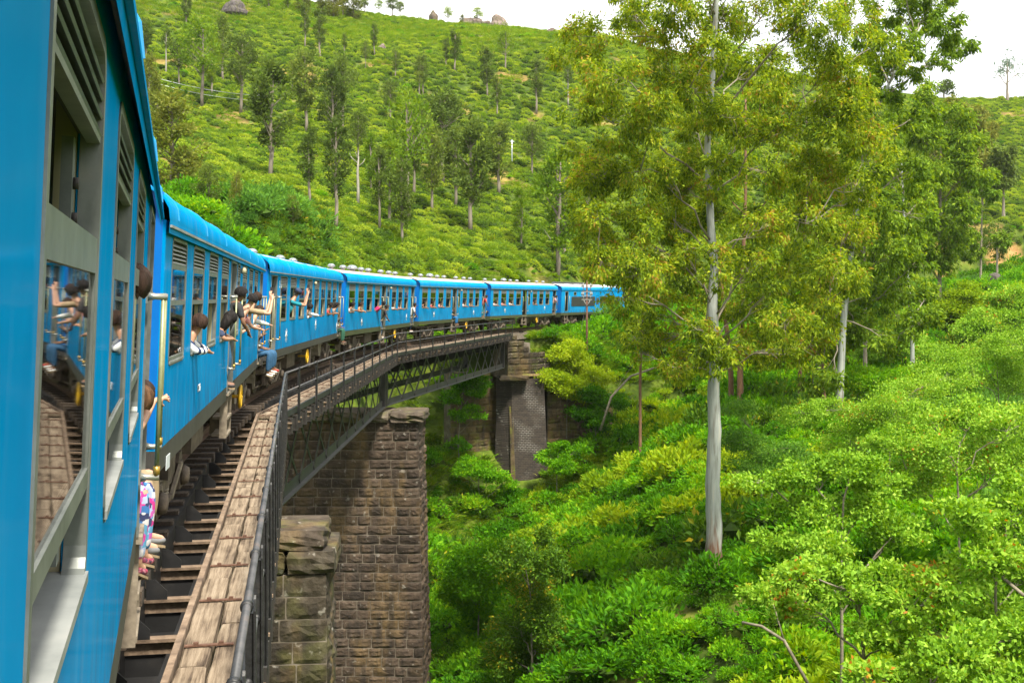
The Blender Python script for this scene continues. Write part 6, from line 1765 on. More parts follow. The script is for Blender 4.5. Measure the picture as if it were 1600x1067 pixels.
# bare arching branches in the lower right
for lb, pts, Z in (('bare arching grey branch over the grass at lower centre right', [(1262,1067),(1225,1000),(1190,978),(1160,972)], 27), ('dead branch leaning over the retaining wall', [(938,672),(955,620),(985,588),(1030,572),(1060,560)], 86), ('dead grey fork beside the right edge shrubs', [(1600,930),(1570,905),(1545,880),(1552,850)], 23)):
    b = at(*pts[0], Z); e = empty('dead_branch', b); tag(e, lb, 'branch')
    q = [at(a, c, Z + .4*i) - b for i, (a, c) in enumerate(pts)]
    MB().tube(q, [.045*Z/40 + .012 - .006*i*Z/60 for i in range(len(q))], 6).build('stem', LM['twig'], e)
    MB().tube([q[1], q[1]*.5 + q[2]*.5 + Vector((.1, .1, .5)), q[2] + Vector((.2, .3, .9))], [.02, .014, .006], 5).build('side_twig', LM['twig'], e)

# ------------------------------------------------------------------ boulders, poles, wires
M['rock'] = stone_mat('hill_rock', [(.25, (.07, .055, .05)), (.5, (.16, .125, .11)), (.8, (.28, .22, .20))], .1, .25, .2)
M['rock_d'] = stone_mat('dark_rock', [(.25, (.035, .03, .032)), (.5, (.08, .07, .072)), (.8, (.13, .115, .11))], .05, .2, .1)
def boulder(label, px, py, wpx, hpx, mat, z0=60, seed=0):
    h = ground_hit(px, py, z0); w = wpx*h.y/FPX; hh = hpx*h.y/FPX; r = np.random.default_rng(seed)
    bm = bmesh.new(); bmesh.ops.create_icosphere(bm, subdivisions=3, radius=.5)
    for v in bm.verts:
        d = v.co.normalized(); n_ = .12*math.sin(d.x*5 + seed) + .1*math.sin(d.y*7 + seed*2) + .09*math.sin(d.z*6 + seed*3) + r.normal()*.012
        v.co *= 1 + n_; v.co = Vector((v.co.x*w, v.co.y*w*.9, v.co.z*hh*1.6))
    me = bpy.data.meshes.new('boulder'); bm.to_mesh(me); bm.free(); me.materials.append(M[mat])
    tag(link('boulder', me, None, h + Vector((0, 0, hh*.25))), label, 'boulder', 'boulders on the hill')
boulder('dark grey rock face on the upper left hillside', 367, 24, 38, 20, 'rock_d', 150, 1)
for k, (lb, a) in enumerate((('pointed boulder on the skyline left of the others', (677,22,14,16)), ('largest pinkish skyline boulder', (778,32,26,18)), ('flat skyline boulder beside the largest one', (745,26,16,12)), ('low boulder just under the skyline boulders', (732,38,18,10)), ('dark boulder below the largest skyline boulder', (760,37,16,9)), ('small boulder near the right end of the crest', (862,46,16,7)))):
    boulder(lb, *a, 'rock', 180, k + 2)
boulder('dark brown boulder beside the orange earth at right', 1558, 455, 34, 24, 'rock_d', 120, 9)
boulder('small white stone by the wires on the upper left slope', 328, 124, 11, 10, 'rock', 100, 12)
boulder('half-buried brown rock left of the crest meadow', 597, 80, 14, 9, 'rock', 150, 13)

def pole(label, px, py, top, r, mat, z0=60):
    h = ground_hit(px, py, z0); H = (py - top)*h.y/FPX
    e = empty('utility_pole', h); tag(e, label, 'pole')
    MB().tube([(0, 0, -.3), (0, 0, H)], [r, r*.75], 8).build('shaft', mat, e)
    MB().box(-.35, .35, -.04, .04, H - .35, H - .27).build('crossarm', mat, e)
    for x_ in (-.28, .28): MB().lathe([(.03, 0), (.06, .04), (.05, .12), (.02, .16)], (x_, 0, H - .27), (0, 0, 1), 8).build('insulator', M['white_p'], e)
    return h + Vector((0, 0, H - .3))
pa = pole('white utility pole beside the leaning-topped oak', 405, 176, 148, .11, M['white_p'])
pb = pole('white utility pole on the right of the cone-shaped oak', 800, 262, 219, .11, M['white_p'], 100)
pc = at(180, 100, pa.y + 4)
for lb, dz_ in (('upper white wire crossing the upper left slope', 0), ('lower white wire crossing the upper left slope', -.9)):
    pts = [pc.lerp(pa, t) + Vector((0, 0, dz_ - 1.0*4*t*(1-t))) for t in np.linspace(0, 1, 12)]
    tag(MB().tube(pts, .035, 5).build('overhead_wire', M['white_p']), lb, 'wire')
# telegraph pole by the locomotive
tb = at(917, 558, 95); tb.z = min(tb.z, gz(tb.x, tb.y)); Ht = at(917, 437, 95).z - tb.z
tp_ = empty('telegraph_pole', tb); tag(tp_, 'rusty telegraph pole with paired white crossarms in front of the locomotive', 'telegraph pole')
M['rust_p'] = pmat('pole_rust', [(.3, (.05, .02, .012)), (.7, (.14, .06, .035))], scale=3, rough=.8)
MB().tube([(0, 0, -.3), (0, 0, Ht)], [.11, .075], 8).build('shaft', M['rust_p'], tp_)
kk = 95/FPX
for z_ in (449, 456, 462, 468):
    zz = at(917, z_, 95).z - tb.z
    MB().box(-8.3*kk, 8.3*kk, -.10, -.02, zz - .035, zz + .035).build('crossarm', M['pole_w'], tp_)
for x_ in (-5.5, 5.5):
    for (za, zb_) in ((442, 456), (460, 468)):
        MB().tube([(x_*kk, -.06, at(917, zb_, 95).z - tb.z), (x_*kk, -.06, at(917, za, 95).z - tb.z)], .035, 6).build('hanger_bar', M['pole_w'], tp_)
    MB().tube([(x_*kk, -.06, at(917, 468, 95).z - tb.z), (0, -.06, at(917, 479, 95).z - tb.z)], .035, 6).build('brace', M['pole_w'], tp_)
    for za in (449, 462):
        for dx in (0, 2.2 if x_ > 0 else -2.2):
            MB().lathe([(.04, 0), (.08, .05), (.07, .16), (.03, .22)], ((x_ + dx)*kk, -.06, at(917, za, 95).z - tb.z + .05), (0, 0, 1), 8).build('insulator', M['pole_w'], tp_)
MB().tube([(0, -.02, Ht*.82), (-23*kk, 1.5, .6)], .018, 5).build('stay_wire', M['pipe'], tp_)
# ------------------------------------------------------------------ passengers
def cloth(name, c, rough=.8): return pmat(name, [(.3, tuple(v*.75 for v in c)), (.7, tuple(min(1, v*1.15) for v in c))], scale=7, rough=rough, bump=.15, bscale=14)
SKIN = [flat('skin_tan', (.36, .19, .115), .5), flat('skin_brown', (.20, .10, .058), .5), flat('skin_fair', (.50, .28, .19), .5)]
HAIR = [pmat(n_, [(.35, tuple(v*.5 for v in c_)), (.65, tuple(v*1.7 for v in c_))], scale=26, stretch=(1, 1, .12), rough=.75, spec=.2, bump=.6, bscale=40) for n_, c_ in (('black_hair', (.012, .010, .010)), ('dark_brown_hair', (.030, .016, .011)), ('brown_hair', (.085, .042, .02)))]
CL = dict(white=cloth('white_cloth', (.66, .66, .66)), black=cloth('black_cloth', (.02, .02, .024)), navy=cloth('navy_cloth', (.02, .035, .085)), jeans=cloth('blue_denim', (.02, .085, .18)), teal=cloth('teal_cloth', (.0, .20, .26)),
          orange=cloth('orange_cloth', (.55, .15, .03)), magenta=cloth('magenta_cloth', (.50, .015, .12)), pink=cloth('pink_cloth', (.62, .28, .28)), grey=cloth('grey_cloth', (.16, .16, .17)), blue=cloth('blue_cloth', (.01, .14, .36)), green=cloth('green_cloth', (.02, .10, .06)), red=cloth('red_cloth', (.45, .03, .03)), tan=cloth('khaki_cloth', (.30, .22, .13)))
def stripes_mat():
    m, nt, out = nodes_of('striped_cloth'); b = _n(nt, 'ShaderNodeBsdfPrincipled'); b.inputs['Roughness'].default_value = .8; nt.links.new(b.outputs[0], out.inputs[0])
    tc = _n(nt, 'ShaderNodeTexCoord'); w = _n(nt, 'ShaderNodeTexWave'); w.bands_direction = 'X'; w.inputs['Scale'].default_value = 4.2; w.inputs['Distortion'].default_value = .4
    nt.links.new(tc.outputs['Object'], w.inputs['Vector']); r = ramp_node(nt, [(.48, (.70, .72, .74)), (.52, (.015, .03, .09))]); nt.links.new(w.outputs['Fac'], r.inputs[0]); nt.links.new(r.outputs[0], b.inputs['Base Color'])
    return m
def pattern_mat(name, scale, cols):
    m, nt, out = nodes_of(name); b = _n(nt, 'ShaderNodeBsdfPrincipled'); b.inputs['Roughness'].default_value = .8; nt.links.new(b.outputs[0], out.inputs[0])
    tc = _n(nt, 'ShaderNodeTexCoord'); v = _n(nt, 'ShaderNodeTexVoronoi'); v.inputs['Scale'].default_value = scale; v.distance = 'CHEBYCHEV'; nt.links.new(tc.outputs['Object'], v.inputs['Vector'])
    sp = _n(nt, 'ShaderNodeSeparateColor'); nt.links.new(v.outputs['Color'], sp.inputs[0])
    r = ramp_node(nt, [(k/len(cols), c) for k, c in enumerate(cols)]); r.color_ramp.interpolation = 'CONSTANT'; nt.links.new(sp.outputs[0], r.inputs[0]); nt.links.new(r.outputs[0], b.inputs['Base Color'])
    return m
CL['stripes'] = stripes_mat()
CL['pattern'] = pattern_mat('patterned_leggings', 22, [(.55, .03, .25), (.04, .16, .42), (.62, .60, .64), (.03, .04, .12), (.35, .42, .62), (.50, .10, .40), (.10, .30, .50)])
CL['shoe_pat'] = pattern_mat('woven_shoe', 40, [(.30, .03, .07), (.08, .03, .06), (.35, .12, .16), (.15, .02, .05)])

_shop = bpy.data.scenes.new('workshop')
def skin_mesh(name, V, E, rad, root, mat, sub=1):
    me = bpy.data.meshes.new(name + '_src'); me.from_pydata([tuple(v) for v in V], E, []); me.update()
    o = bpy.data.objects.new(name + '_src', me); _shop.collection.objects.link(o)
    sk = o.modifiers.new('skin', 'SKIN'); sk.use_smooth_shade = True; sk.branch_smoothing = .25
    for i, r in enumerate(rad):
        sv = me.skin_vertices[0].data[i]; sv.radius = r if hasattr(r, '__len__') else (r, r); sv.use_root = (i == root)
    ss = o.modifiers.new('sub', 'SUBSURF'); ss.levels = sub; ss.render_levels = sub
    vl = _shop.view_layers[0]; vl.update(); dg = vl.depsgraph
    out = bpy.data.meshes.new_from_object(o.evaluated_get(dg)); out.name = name
    bpy.data.objects.remove(o); bpy.data.meshes.remove(me)
    out.materials.clear(); out.materials.append(mat)
    out.polygons.foreach_set('use_smooth', np.ones(len(out.polygons), bool)); 
    return out

def lerp(a, b, t): return a*(1-t) + b*t
class Graph:
    def __init__(self): self.v = []; self.e = []; self.r = []
    def p(self, co, r, par=None):
        self.v.append(Vector(co)); self.r.append(r); k = len(self.v) - 1
        if par is not None: self.e.append((par, k))
        return k
def person(label, i, J, shirt, trousers, skin=0, hair=0, sleeve='short', long_hair=False, face=(0, -1, 0), shoes=None, cap=None, bare_calf=False, extras=(), detail=1, top_col=None, group='passengers on the train'):
    """J: joints in coach metres: pel, che, nek, hed, shl, ell, wrl, hal, shr, elr, wrr, har, kl, al, tl, kr, ar, tr"""
    J = {k: Vector(v) for k, v in J.items()}
    org = Vector((J['pel'].x, J['pel'].y, min(v.z for v in J.values())))
    e = empty('person'); e.matrix_world = CARM[i] @ Matrix.Translation(org); tag(e, label, 'person', group)
    J = {k: v - org for k, v in J.items()}
    fd = Vector(face).normalized(); upv = (J['hed'] - J['nek']).normalized(); sd = fd.cross(upv).normalized(); fd = upv.cross(sd).normalized()
    g = Graph()
    pel = g.p(J['pel'], (.145, .115)); wst = g.p(lerp(J['pel'], J['che'], .5), (.125, .10), pel); che = g.p(J['che'], (.15, .115), wst)
    nb = g.p(lerp(J['che'], J['nek'], .75), (.085, .075), che); nk = g.p(J['nek'], .052, nb)
    h = J['hed']
    h0 = g.p(h - upv*.055 + fd*.012, (.062, .066), nk); h1 = g.p(h + upv*.01, (.074, .088), h0); h2 = g.p(h + upv*.075 - fd*.005, (.060, .07), h1)
    for s in ('l', 'r'):
        sh = g.p(J['sh'+s], .058, nb); up_ = g.p(lerp(J['sh'+s], J['el'+s], .5), .046, sh); el = g.p(J['el'+s], .038, up_)
        fo = g.p(lerp(J['el'+s], J['wr'+s], .4), .037, el); wr = g.p(J['wr'+s], .024, fo)
        hd = (J['ha'+s] - J['wr'+s]); L = max(hd.length, .05); hd = hd.normalized(); ax = hd.cross(fd if abs(hd.dot(fd)) < .9 else upv).normalized()
        pm = g.p(J['wr'+s] + hd*.05, (.034, .018), wr); kn = g.p(J['wr'+s] + hd*.085, (.036, .016), pm)
        nrm = ax.cross(hd)
        for q, (off, ln) in enumerate(((-.028, .062), (-.010, .072), (.009, .068), (.026, .052))):
            b0 = J['wr'+s] + hd*.095 + ax*off
            a1 = g.p(b0 + hd*ln*.5 + nrm*.008, .0088, kn); a2 = g.p(b0 + hd*ln*.85 + nrm*.032, .0075, a1)
        th = g.p(J['wr'+s] + hd*.06 - ax*.045 + nrm*.012, .011, pm); g.p(J['wr'+s] + hd*.09 - ax*.055 + nrm*.028, .0085, th)
        hp = g.p(lerp(J['pel'], J['k'+s], .12) + Vector((0, 0, -.02)), .085, pel)
        th_ = g.p(lerp(J['pel'], J['k'+s], .55), .074, hp); kn = g.p(J['k'+s], .054, th_); cf = g.p(lerp(J['k'+s], J['a'+s], .4), .054, kn); an = g.p(J['a'+s], .036, cf)
        g.p(lerp(J['a'+s], J['t'+s], .55), (.036, .028), an); g.p(J['t'+s], (.032, .02), len(g.v) - 1)
    nz = g.p(h - upv*.005 + fd*.098, (.013, .016), h1)
    body = skin_mesh('body', g.v, g.e, g.r, pel, SKIN[skin], 1)
    link('body', body, e)
    # clothes follow the same joints a little outside the body
    c = Graph(); k = 1.14
    a = c.p(lerp(J['pel'], J['che'], -.1), (.158, .128)); b = c.p(lerp(J['pel'], J['che'], .5), (.142, .118), a); d = c.p(J['che'], (.168, .132), b); n2 = c.p(lerp(J['che'], J['nek'], .72), (.098, .088), d)
    for s in ('l', 'r'):
        sh = c.p(J['sh'+s], .070, n2); u_ = c.p(lerp(J['sh'+s], J['el'+s], .55), .060, sh)
        if sleeve == 'long':
            el = c.p(J['el'+s], .052, u_); m_ = c.p(lerp(J['el'+s], J['wr'+s], .5), .047, el); c.p(lerp(J['el'+s], J['wr'+s], .92), .036, m_)
        else: c.p(lerp(J['sh'+s], J['el'+s], .78), .058, u_)
    link('shirt', skin_mesh('shirt', c.v, c.e, c.r, a, CL[shirt], 1), e)
    t = Graph(); a = t.p(lerp(J['pel'], J['che'], .08), (.156, .128)); a2 = t.p(J['pel'], (.156, .126), a)
    for s in ('l', 'r'):
        hp = t.p(lerp(J['pel'], J['k'+s], .14) + Vector((0, 0, -.02)), .098, a2); m_ = t.p(lerp(J['pel'], J['k'+s], .55), .088, hp); kn = t.p(J['k'+s], .068, m_)
        cf = t.p(lerp(J['k'+s], J['a'+s], .45), .066, kn)
        t.p(lerp(J['k'+s], J['a'+s], .72 if bare_calf else .93), .054, cf)
    link('trousers', skin_mesh('trousers', t.v, t.e, t.r, a2, CL[trousers], 1), e)
    for q, s in enumerate(('l', 'r')):
        sm = (shoes or (CL['black'], CL['black']))[q]
        A, T = J['a'+s], J['t'+s]; dv = (T - A).normalized()
        sg = Graph(); s0 = sg.p(A - dv*.035 + Vector((0, 0, -.035)), (.040, .034)); s1 = sg.p(lerp(A, T, .5) + Vector((0, 0, -.03)), (.044, .034), s0); sg.p(T + dv*.01 + Vector((0, 0, -.008)), (.042, .026), s1)
        so = link('shoe', skin_mesh('shoe', sg.v, sg.e, sg.r, s0, sm, 1), e)
        hb = MB(); sx = dv.cross(Vector((0, 0, 1))).normalized(); pts = []
        for (f, w) in ((-.25, .03), (-.12, .04), (.5, .045), (.8, .046), (1.0, .03)):
            pts.append((A + dv*((T - A).length*f) + Vector((0, 0, -.052)), w*.85))
        lo_ = [p - sx*w for p, w in pts] + [p + sx*w for p, w in reversed(pts)]
        nn = len(lo_); hb.add(lo_ + [p + Vector((0, 0, -.018)) for p in lo_], [tuple(range(nn)), tuple(range(2*nn-1, nn-1, -1))] + [(x_, (x_+1) % nn, nn + (x_+1) % nn, nn + x_) for x_ in range(nn)])
        hb.build('sole', CL['tan'], so)
    # hair: a shell over the crown and the back of the head
    hm = MB(); nu, nv = 14, 9; vs_ = []; fs = []
    for a_ in range(nv + 1):
        phi = math.pi*.66*a_/nv
        for b_ in range(nu):
            th = 2*math.pi*b_/nu
            dr = upv*math.cos(phi) + (sd*math.cos(th) + fd*math.sin(th))*math.sin(phi)
            front = max(0, dr.dot(fd)); 
            r_ = .112 + .006*math.sin(th*5) * (1 if a_ else 0)
            p_ = h + upv*.018 + Vector(dr)*r_
            if front > .35 and math.cos(phi) < .42: p_ = h + upv*.018 + (upv*.42 + (sd*math.cos(th) + fd*math.sin(th))*.9).normalized()*.106     # forehead stays free
            p_ = p_ - fd*.008
            vs_.append(p_)
    for a_ in range(nv):
        for b_ in range(nu): fs.append((a_*nu+b_, a_*nu+(b_+1) % nu, (a_+1)*nu+(b_+1) % nu, (a_+1)*nu+b_))
    hm.add(vs_, fs, 0, True)
    if long_hair:
        hm.tube([h - fd*.045 + upv*.02, h - fd*.06 - upv*.06, h - fd*.075 - upv*.15, h - fd*.07 - upv*.24], [.085, .082, .066, .03], 10)
    link('hair', hm.mesh('hair', HAIR[hair]), e)
    for s_ in (-1, 1):
        link('eye', MB().lathe([(.004, -.004), (.011, 0), (.008, .005), (.002, .007)], h + fd*.083 + sd*.032*s_ + upv*.012, fd, 8).mesh('eye', CL['black']), e)
        link('ear', MB().lathe([(.004, -.006), (.022, 0), (.018, .008), (.004, .010)], h + sd*.083*s_ - upv*.005, sd*s_, 8).mesh('ear', SKIN[skin]), e)
    link('mouth', MB().bar(h + fd*.082 - upv*.045 - sd*.02, h + fd*.082 - upv*.045 + sd*.02, .008, .010, upv).mesh('mouth', SKIN[1]), e)
    if cap:
        cm = MB(); cm.lathe([(.118, -.02), (.118, .03), (.10, .075), (.06, .10), (.01, .105)], h + upv*.045, upv, 14)
        q = h + upv*.03; lo_ = []
        for t_ in range(7):
            an_ = math.pi*(t_/6); lo_.append(q + sd*math.cos(an_)*.10 + fd*(.07 + math.sin(an_)*.12))
        nn = len(lo_); cm.add(lo_ + [p + upv*.012 for p in lo_], [tuple(range(nn)), tuple(range(2*nn-1, nn-1, -1))] + [(x_, (x_+1) % nn, nn + (x_+1) % nn, nn + x_) for x_ in range(nn)])
        link('cap', cm.mesh('cap', CL[cap]), e)
    return e, org

FLO = SK + .15
def pose_window(x, out=.15, up=0.0, dirx=1, arm='sill', tilt=0.0):
    """sitting by a window, leaning out over the sill"""
    s = dirx; z0 = SK
    J = dict(pel=(x - .06*s, .36, z0 + .62), che=(x, .30 - out*.9, z0 + 1.02 + up*.6), nek=(x + .03*s, .18 - out*1.35, z0 + 1.20 + up), hed=(x + .045*s, .145 - out*1.5, z0 + 1.325 + up),
             shl=(x + .13*s, .20 - out*.7, z0 + 1.13 + up*.8), shr=(x - .13*s, .24 - out*1.3, z0 + 1.13 + up*.8),
             kl=(x + .38*s, .50, z0 + .60), al=(x + .36*s, .50, z0 + .22), tl=(x + .54*s, .50, z0 + .19), kr=(x + .36*s, .30, z0 + .60), ar=(x + .34*s, .30, z0 + .22), tr=(x + .52*s, .30, z0 + .19))
    if arm == 'sill':
        J.update(ell=(x + .24*s, -.06, z0 + 1.06), wrl=(x + .36*s, -.13, z0 + 1.03), hal=(x + .50*s, -.15, z0 + .98), elr=(x - .18*s, -.04, z0 + 1.04), wrr=(x + .03*s, -.16, z0 + 1.04), har=(x + .16*s, -.18, z0 + 1.00))
    elif arm == 'reach':
        J.update(ell=(x + .30*s, -.16, z0 + 1.10), wrl=(x + .52*s, -.30, z0 + 1.06), hal=(x + .68*s, -.36, z0 + 1.02), elr=(x - .20*s, .10, z0 + .95), wrr=(x - .05*s, -.05, z0 + 1.04), har=(x + .08*s, -.10, z0 + 1.02))
    elif arm == 'phone':
        J.update(ell=(x + .22*s, -.34, z0 + 1.14 + up*.7), wrl=(x + .36*s, -.40, z0 + 1.34 + up), hal=(x + .38*s, -.39, z0 + 1.46 + up), elr=(x + .02*s, -.40, z0 + 1.10 + up*.7), wrr=(x + .26*s, -.44, z0 + 1.30 + up), har=(x + .34*s, -.43, z0 + 1.42 + up))
    else:
        J.update(ell=(x + .2*s, .2, z0 + .92), wrl=(x + .28*s, .1, z0 + .72), hal=(x + .32*s, .06, z0 + .62), elr=(x - .2*s, .2, z0 + .92), wrr=(x - .05*s, .1, z0 + .74), har=(x + .06*s, .06, z0 + .66))
    return J
def pose_stand(x, out=.2, grip=None, dirx=1, z0=FLO, reach=False):
    s = dirx; G = Vector(grip) if grip else Vector((x + .5*s, -.11, z0 + 1.05))
    J = dict(pel=(x, .14, z0 + .92), che=(x + .03*s, .10 - out*.7, z0 + 1.26), nek=(x + .05*s, .06 - out*1.15, z0 + 1.45), hed=(x + .07*s, .03 - out*1.27, z0 + 1.575),
             shl=(x + .16*s, .14 - out*.7, z0 + 1.38), shr=(x - .15*s, .02 - out*1.1, z0 + 1.38),
             kl=(x + .10*s, .06, z0 + .48), al=(x + .08*s, .10, z0 + .09), tl=(x + .16*s, -.08, z0 + .06), kr=(x - .10*s, .02, z0 + .48), ar=(x - .09*s, .08, z0 + .09), tr=(x - .06*s, -.10, z0 + .06))
    sl, sr = Vector(J['shl']), Vector(J['shr'])
    J['wrl'] = tuple(G); J['ell'] = tuple(sl.lerp(G, .5) + Vector((0, -.04, -.10))); J['hal'] = tuple(G + Vector((.06*s, -.03, .03)))
    if reach:
        w = sr + Vector((.32*s, -.30, .02)); J['elr'] = tuple(sr + Vector((.12*s, -.20, -.10))); J['wrr'] = tuple(w); J['har'] = tuple(w + Vector((.08*s, -.05, .08)))
    else:
        J['elr'] = tuple(sr + Vector((-.04*s, -.08, -.27))); J['wrr'] = tuple(sr + Vector((.10*s, -.16, -.42))); J['har'] = tuple(sr + Vector((.18*s, -.18, -.50)))
    return J
def pose_sit(x, dirx=1, grip=None, z0=FLO, ko=.20, drop=.46, fo=.10):
    """sitting on the doorway floor, legs hanging outside"""
    s = dirx
    J = dict(pel=(x, .22, z0 + .10), che=(x + .01*s, .13, z0 + .46), nek=(x + .02*s, .07, z0 + .66), hed=(x + .03*s, .04, z0 + .785),
             shl=(x + .17*s, .14, z0 + .59), shr=(x - .17*s, .14, z0 + .59),
             kl=(x + .14*s, -ko, z0 + .20), al=(x + .15*s, -ko + .02, z0 + .20 - drop), tl=(x + .24*s, -ko - fo, z0 + .16 - drop), kr=(x - .10*s, -ko + .03, z0 + .20), ar=(x - .07*s, -ko + .05, z0 + .18 - drop), tr=(x + .02*s, -ko - fo + .04, z0 + .13 - drop))
    G = Vector(grip) if grip else Vector((x + .4*s, -.09, z0 + .62))
    sl, sr = Vector(J['shl']), Vector(J['shr'])
    J['wrl'] = tuple(G); J['ell'] = tuple(sl.lerp(G, .5) + Vector((0, .0, -.12))); J['hal'] = tuple(G + Vector((.06*s, -.04, .04)))
    J['elr'] = tuple(sr + Vector((-.04*s, -.10, -.24))); J['wrr'] = tuple(sr + Vector((.06*s, -.28, -.30))); J['har'] = tuple(sr + Vector((.10*s, -.36, -.32)))
    return J
def held(name, label, cat, i, p, make):
    o = link(name, make); o.matrix_world = CARM[i] @ Matrix.Translation(Vector(p)); tag(o, label, cat); return o
phone_me = MB().box(-.004, .004, -.038, .038, -.075, .075).mesh('phone', CL['black'])
cam_me = MB().box(-.05, .05, -.07, .07, -.045, .045).lathe([(.035, 0), (.038, .05), (.03, .07)], (.05, 0, 0), (1, 0, 0), 12).mesh('camera', CL['black'])

F_OUT = (.35, -.9, 0); F_FWD = (.95, -.3, 0); F_BACK = (-.9, -.35, .05)
# nearest coach
person('dark-haired person leaning out of the nearest coach window, seen from behind', 1, pose_window(13.95, .065, .40, 1, 'none'), 'white', 'grey', 0, 1, face=F_FWD, long_hair=True)
_pw = pose_sit(16.15, 1, (16.92, -.06, FLO + .74), ko=.05, drop=.52, fo=.045)
_pw.update(elr=(15.95, .10, FLO + .36), wrr=(16.05, .02, FLO + .26), har=(16.15, .0, FLO + .24), hal=(16.985, -.15, FLO + .75))
person('person in patterned leggings sitting in the doorway of the nearest coach', 1, _pw, 'blue', 'pattern', 2, 2, face=F_FWD, bare_calf=False, shoes=(CL['shoe_pat'], CL['shoe_pat']))
_pg = pose_sit(16.6, 1, (16.7, .15, FLO + .3), ko=.07, drop=.47, fo=.10)
_pg.update(elr=(16.4, .16, FLO + .36), wrr=(16.5, .10, FLO + .26), har=(16.6, .08, FLO + .24))
person('person with grey shoes sitting hidden beside the patterned leggings', 1, _pg, 'blue', 'tan', 2, 1, face=F_FWD, bare_calf=True, shoes=(CL['grey'], CL['grey']))
# second coach
person('person in blue-white striped shirt leaning on the second coach window sill', 2, pose_window(2.75, .12, .03, 1, 'sill'), 'stripes', 'grey', 0, 1, sleeve='long', face=F_FWD)
person('person in navy top leaning from the fourth window of the second coach', 2, pose_window(6.6, .16, .02, 1, 'sill'), 'navy', 'black', 0, 0, face=F_FWD, long_hair=True)
person('black-haired man leaning far out of the second coach middle door', 2, pose_stand(8.2, .13, (8.95, -.13, FLO + 1.30), 1), 'black', 'jeans', 1, 0, face=(.7, -.6, -.3))
person('pink-clad person behind the leaning man, reaching out of the second coach', 2, pose_window(10.95, .20, .30, 1, 'reach'), 'pink', 'grey', 2, 0, face=F_FWD)
e_, o_ = person('person filming with both arms out of the second coach, near its end', 2, pose_window(12.85, .18, .34, 1, 'phone'), 'tan', 'grey', 2, 1, face=F_FWD)
held('phone', 'black phone held out of the second coach', 'phone', 2, (13.25, -.42, SK + 1.83), phone_me)
person('person stretching a pale arm out of the last window of the second coach', 2, pose_window(14.55, .16, .05, 1, 'reach'), 'white', 'grey', 2, 1, sleeve='long', face=F_FWD)
person('person in jeans and white shoes dangling legs from the second coach end door', 2, pose_sit(16.62, 1, (16.25, -.10, FLO + .60), ko=.30, drop=.48), 'navy', 'jeans', 1, 0, face=F_OUT, shoes=(CL['white'], CL['white']))
person('person in jeans and red-white shoes, farther one at that end door', 2, pose_sit(17.05, 1, (17.46, -.10, FLO + .68), ko=.38, drop=.42), 'black', 'jeans', 1, 0, face=F_OUT, shoes=(CL['red'], CL['white']))
# third coach
person('man in dark cap and teal shirt filming from the third coach', 3, pose_window(4.1, .20, .48, 1, 'phone'), 'teal', 'grey', 0, 0, face=F_FWD, cap='navy')
held('phone', 'black phone of the man in the cap', 'phone', 3, (4.50, -.42, SK + 1.98), phone_me)
person('white-sleeved person resting an arm out of the third coach', 3, pose_window(7.75, .12, .02, 1, 'reach'), 'white', 'grey', 1, 0, sleeve='long', face=F_FWD)
person('person in white barely showing at the third window of the third coach', 3, pose_window(5.95, .02, -.05, 1, 'none'), 'white', 'grey', 1, 0, face=F_FWD)
person('dark-haired person looking out of the second-last window of the third coach', 3, pose_window(13.2, .16, .03, 1, 'sill'), 'red', 'grey', 1, 0, face=F_OUT)
person('dark-haired person in black at the last window of the third coach', 3, pose_window(14.95, .18, .03, 1, 'sill'), 'grey', 'grey', 0, 0, face=F_OUT, long_hair=True)
person('person in green trousers sitting at the far door of the third coach', 3, pose_sit(16.95, 1, (16.45, -.10, FLO + .62), ko=.22, drop=.50), 'black', 'green', 1, 0, face=F_OUT)
# fourth coach
person('person in white leaning on the first window of the fourth coach', 4, pose_window(.95, .15, .02, 1, 'reach'), 'white', 'grey', 1, 0, face=F_OUT)
person('person in orange at the second window of the fourth coach', 4, pose_window(2.85, .12, .0, 1, 'sill'), 'orange', 'grey', 0, 1, face=F_OUT)
person('person in magenta leaning far out of the fourth coach', 4, pose_window(6.65, .30, .05, 1, 'reach'), 'magenta', 'grey', 1, 0, face=F_FWD)
person('person in black top and jeans hanging from the fourth coach middle door', 4, pose_stand(8.15, .16, (8.95, -.11, FLO + 1.05), 1, z0=FLO - .55), 'black', 'jeans', 1, 0, face=F_OUT, shoes=(CL['white'], CL['white']))
person('person in white behind the fourth coach middle door', 4, pose_window(10.95, .06, .0, 1, 'sill'), 'white', 'grey', 1, 0, face=F_OUT)
person('person with pale sleeve at the second-last window of the fourth coach', 4, pose_window(12.85, .06, -.04, 1, 'sill'), 'pink', 'grey', 1, 0, face=F_OUT)
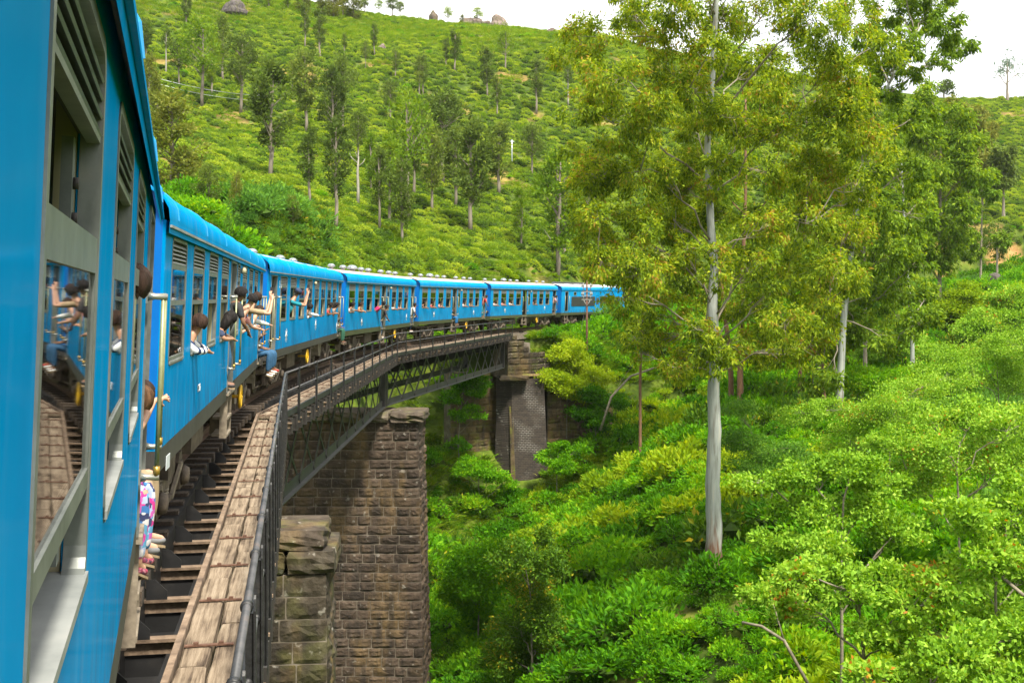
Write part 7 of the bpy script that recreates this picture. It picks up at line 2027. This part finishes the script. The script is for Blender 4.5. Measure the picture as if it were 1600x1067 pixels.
person('person in white shirt standing in the fourth coach end door', 4, pose_stand(16.8, .14, (17.44, -.11, FLO + 1.0), 1, z0=FLO - .50), 'white', 'navy', 1, 0, face=F_OUT, shoes=(CL['white'], CL['white']))
# fifth coach
for x_, sh, lb in ((1.0, 'black', 'dark-clad person at the first window of the fifth coach'), (2.85, 'red', 'person in red at the second window of the fifth coach'), (4.75, 'pink', 'person in pink at the third window of the fifth coach'), (10.95, 'white', 'person in white right of the fifth coach middle door'), (12.8, 'tan', 'person in khaki at the second-last window of the fifth coach')):
    person(lb, 5, pose_window(x_, .10, .02, 1, 'sill'), sh, 'grey', 1, 0, face=F_OUT)
person('person in blue sitting in the fifth coach middle door', 5, pose_sit(8.2, 1, (7.63, -.10, FLO + .6), ko=.22, drop=.46), 'blue', 'blue', 1, 0, face=F_OUT)
person('person in dark red standing in the fifth coach end door', 5, pose_stand(16.85, .18, (17.44, -.11, FLO + 1.1), 1), 'red', 'teal', 1, 0, face=F_OUT)
# sixth coach
for x_, sh, lb in ((1.05, 'white', 'person in white at the first window of the last coach'), (2.9, 'pink', 'person in pink at the second window of the last coach'), (4.8, 'white', 'pale-clad person at the third window of the last coach'), (10.95, 'black', 'dark-clad person right of the last coach middle door')):
    person(lb, 6, pose_window(x_, .08, .02, 1, 'sill'), sh, 'grey', 1, 0, face=F_OUT)
person('bare-armed person standing in the last coach end door by the locomotive', 6, pose_stand(16.85, .16, (17.44, -.11, FLO + 1.1), 1), 'pink', 'black', 1, 0, face=F_OUT)
bpy.data.scenes.remove(_shop)
# ------------------------------------------------------------------ thin humid air in the valley
hz, hnt, hout = nodes_of('humid_air')
pv = _n(hnt, 'ShaderNodeVolumePrincipled'); pv.inputs['Color'].default_value = (.93, .96, 1.0, 1); pv.inputs['Density'].default_value = .00007; pv.inputs['Anisotropy'].default_value = .1
hnt.links.new(pv.outputs[0], hout.inputs['Volume'])
hb = MB().box(-2700, 2700, -2700, 2700, float(_Zg.min()) - 1.5, float(max(_Zg.max(), 70) + 25)).build('haze', hz)
tag(hb, 'thin pale haze filling the valley air', kind='stuff')
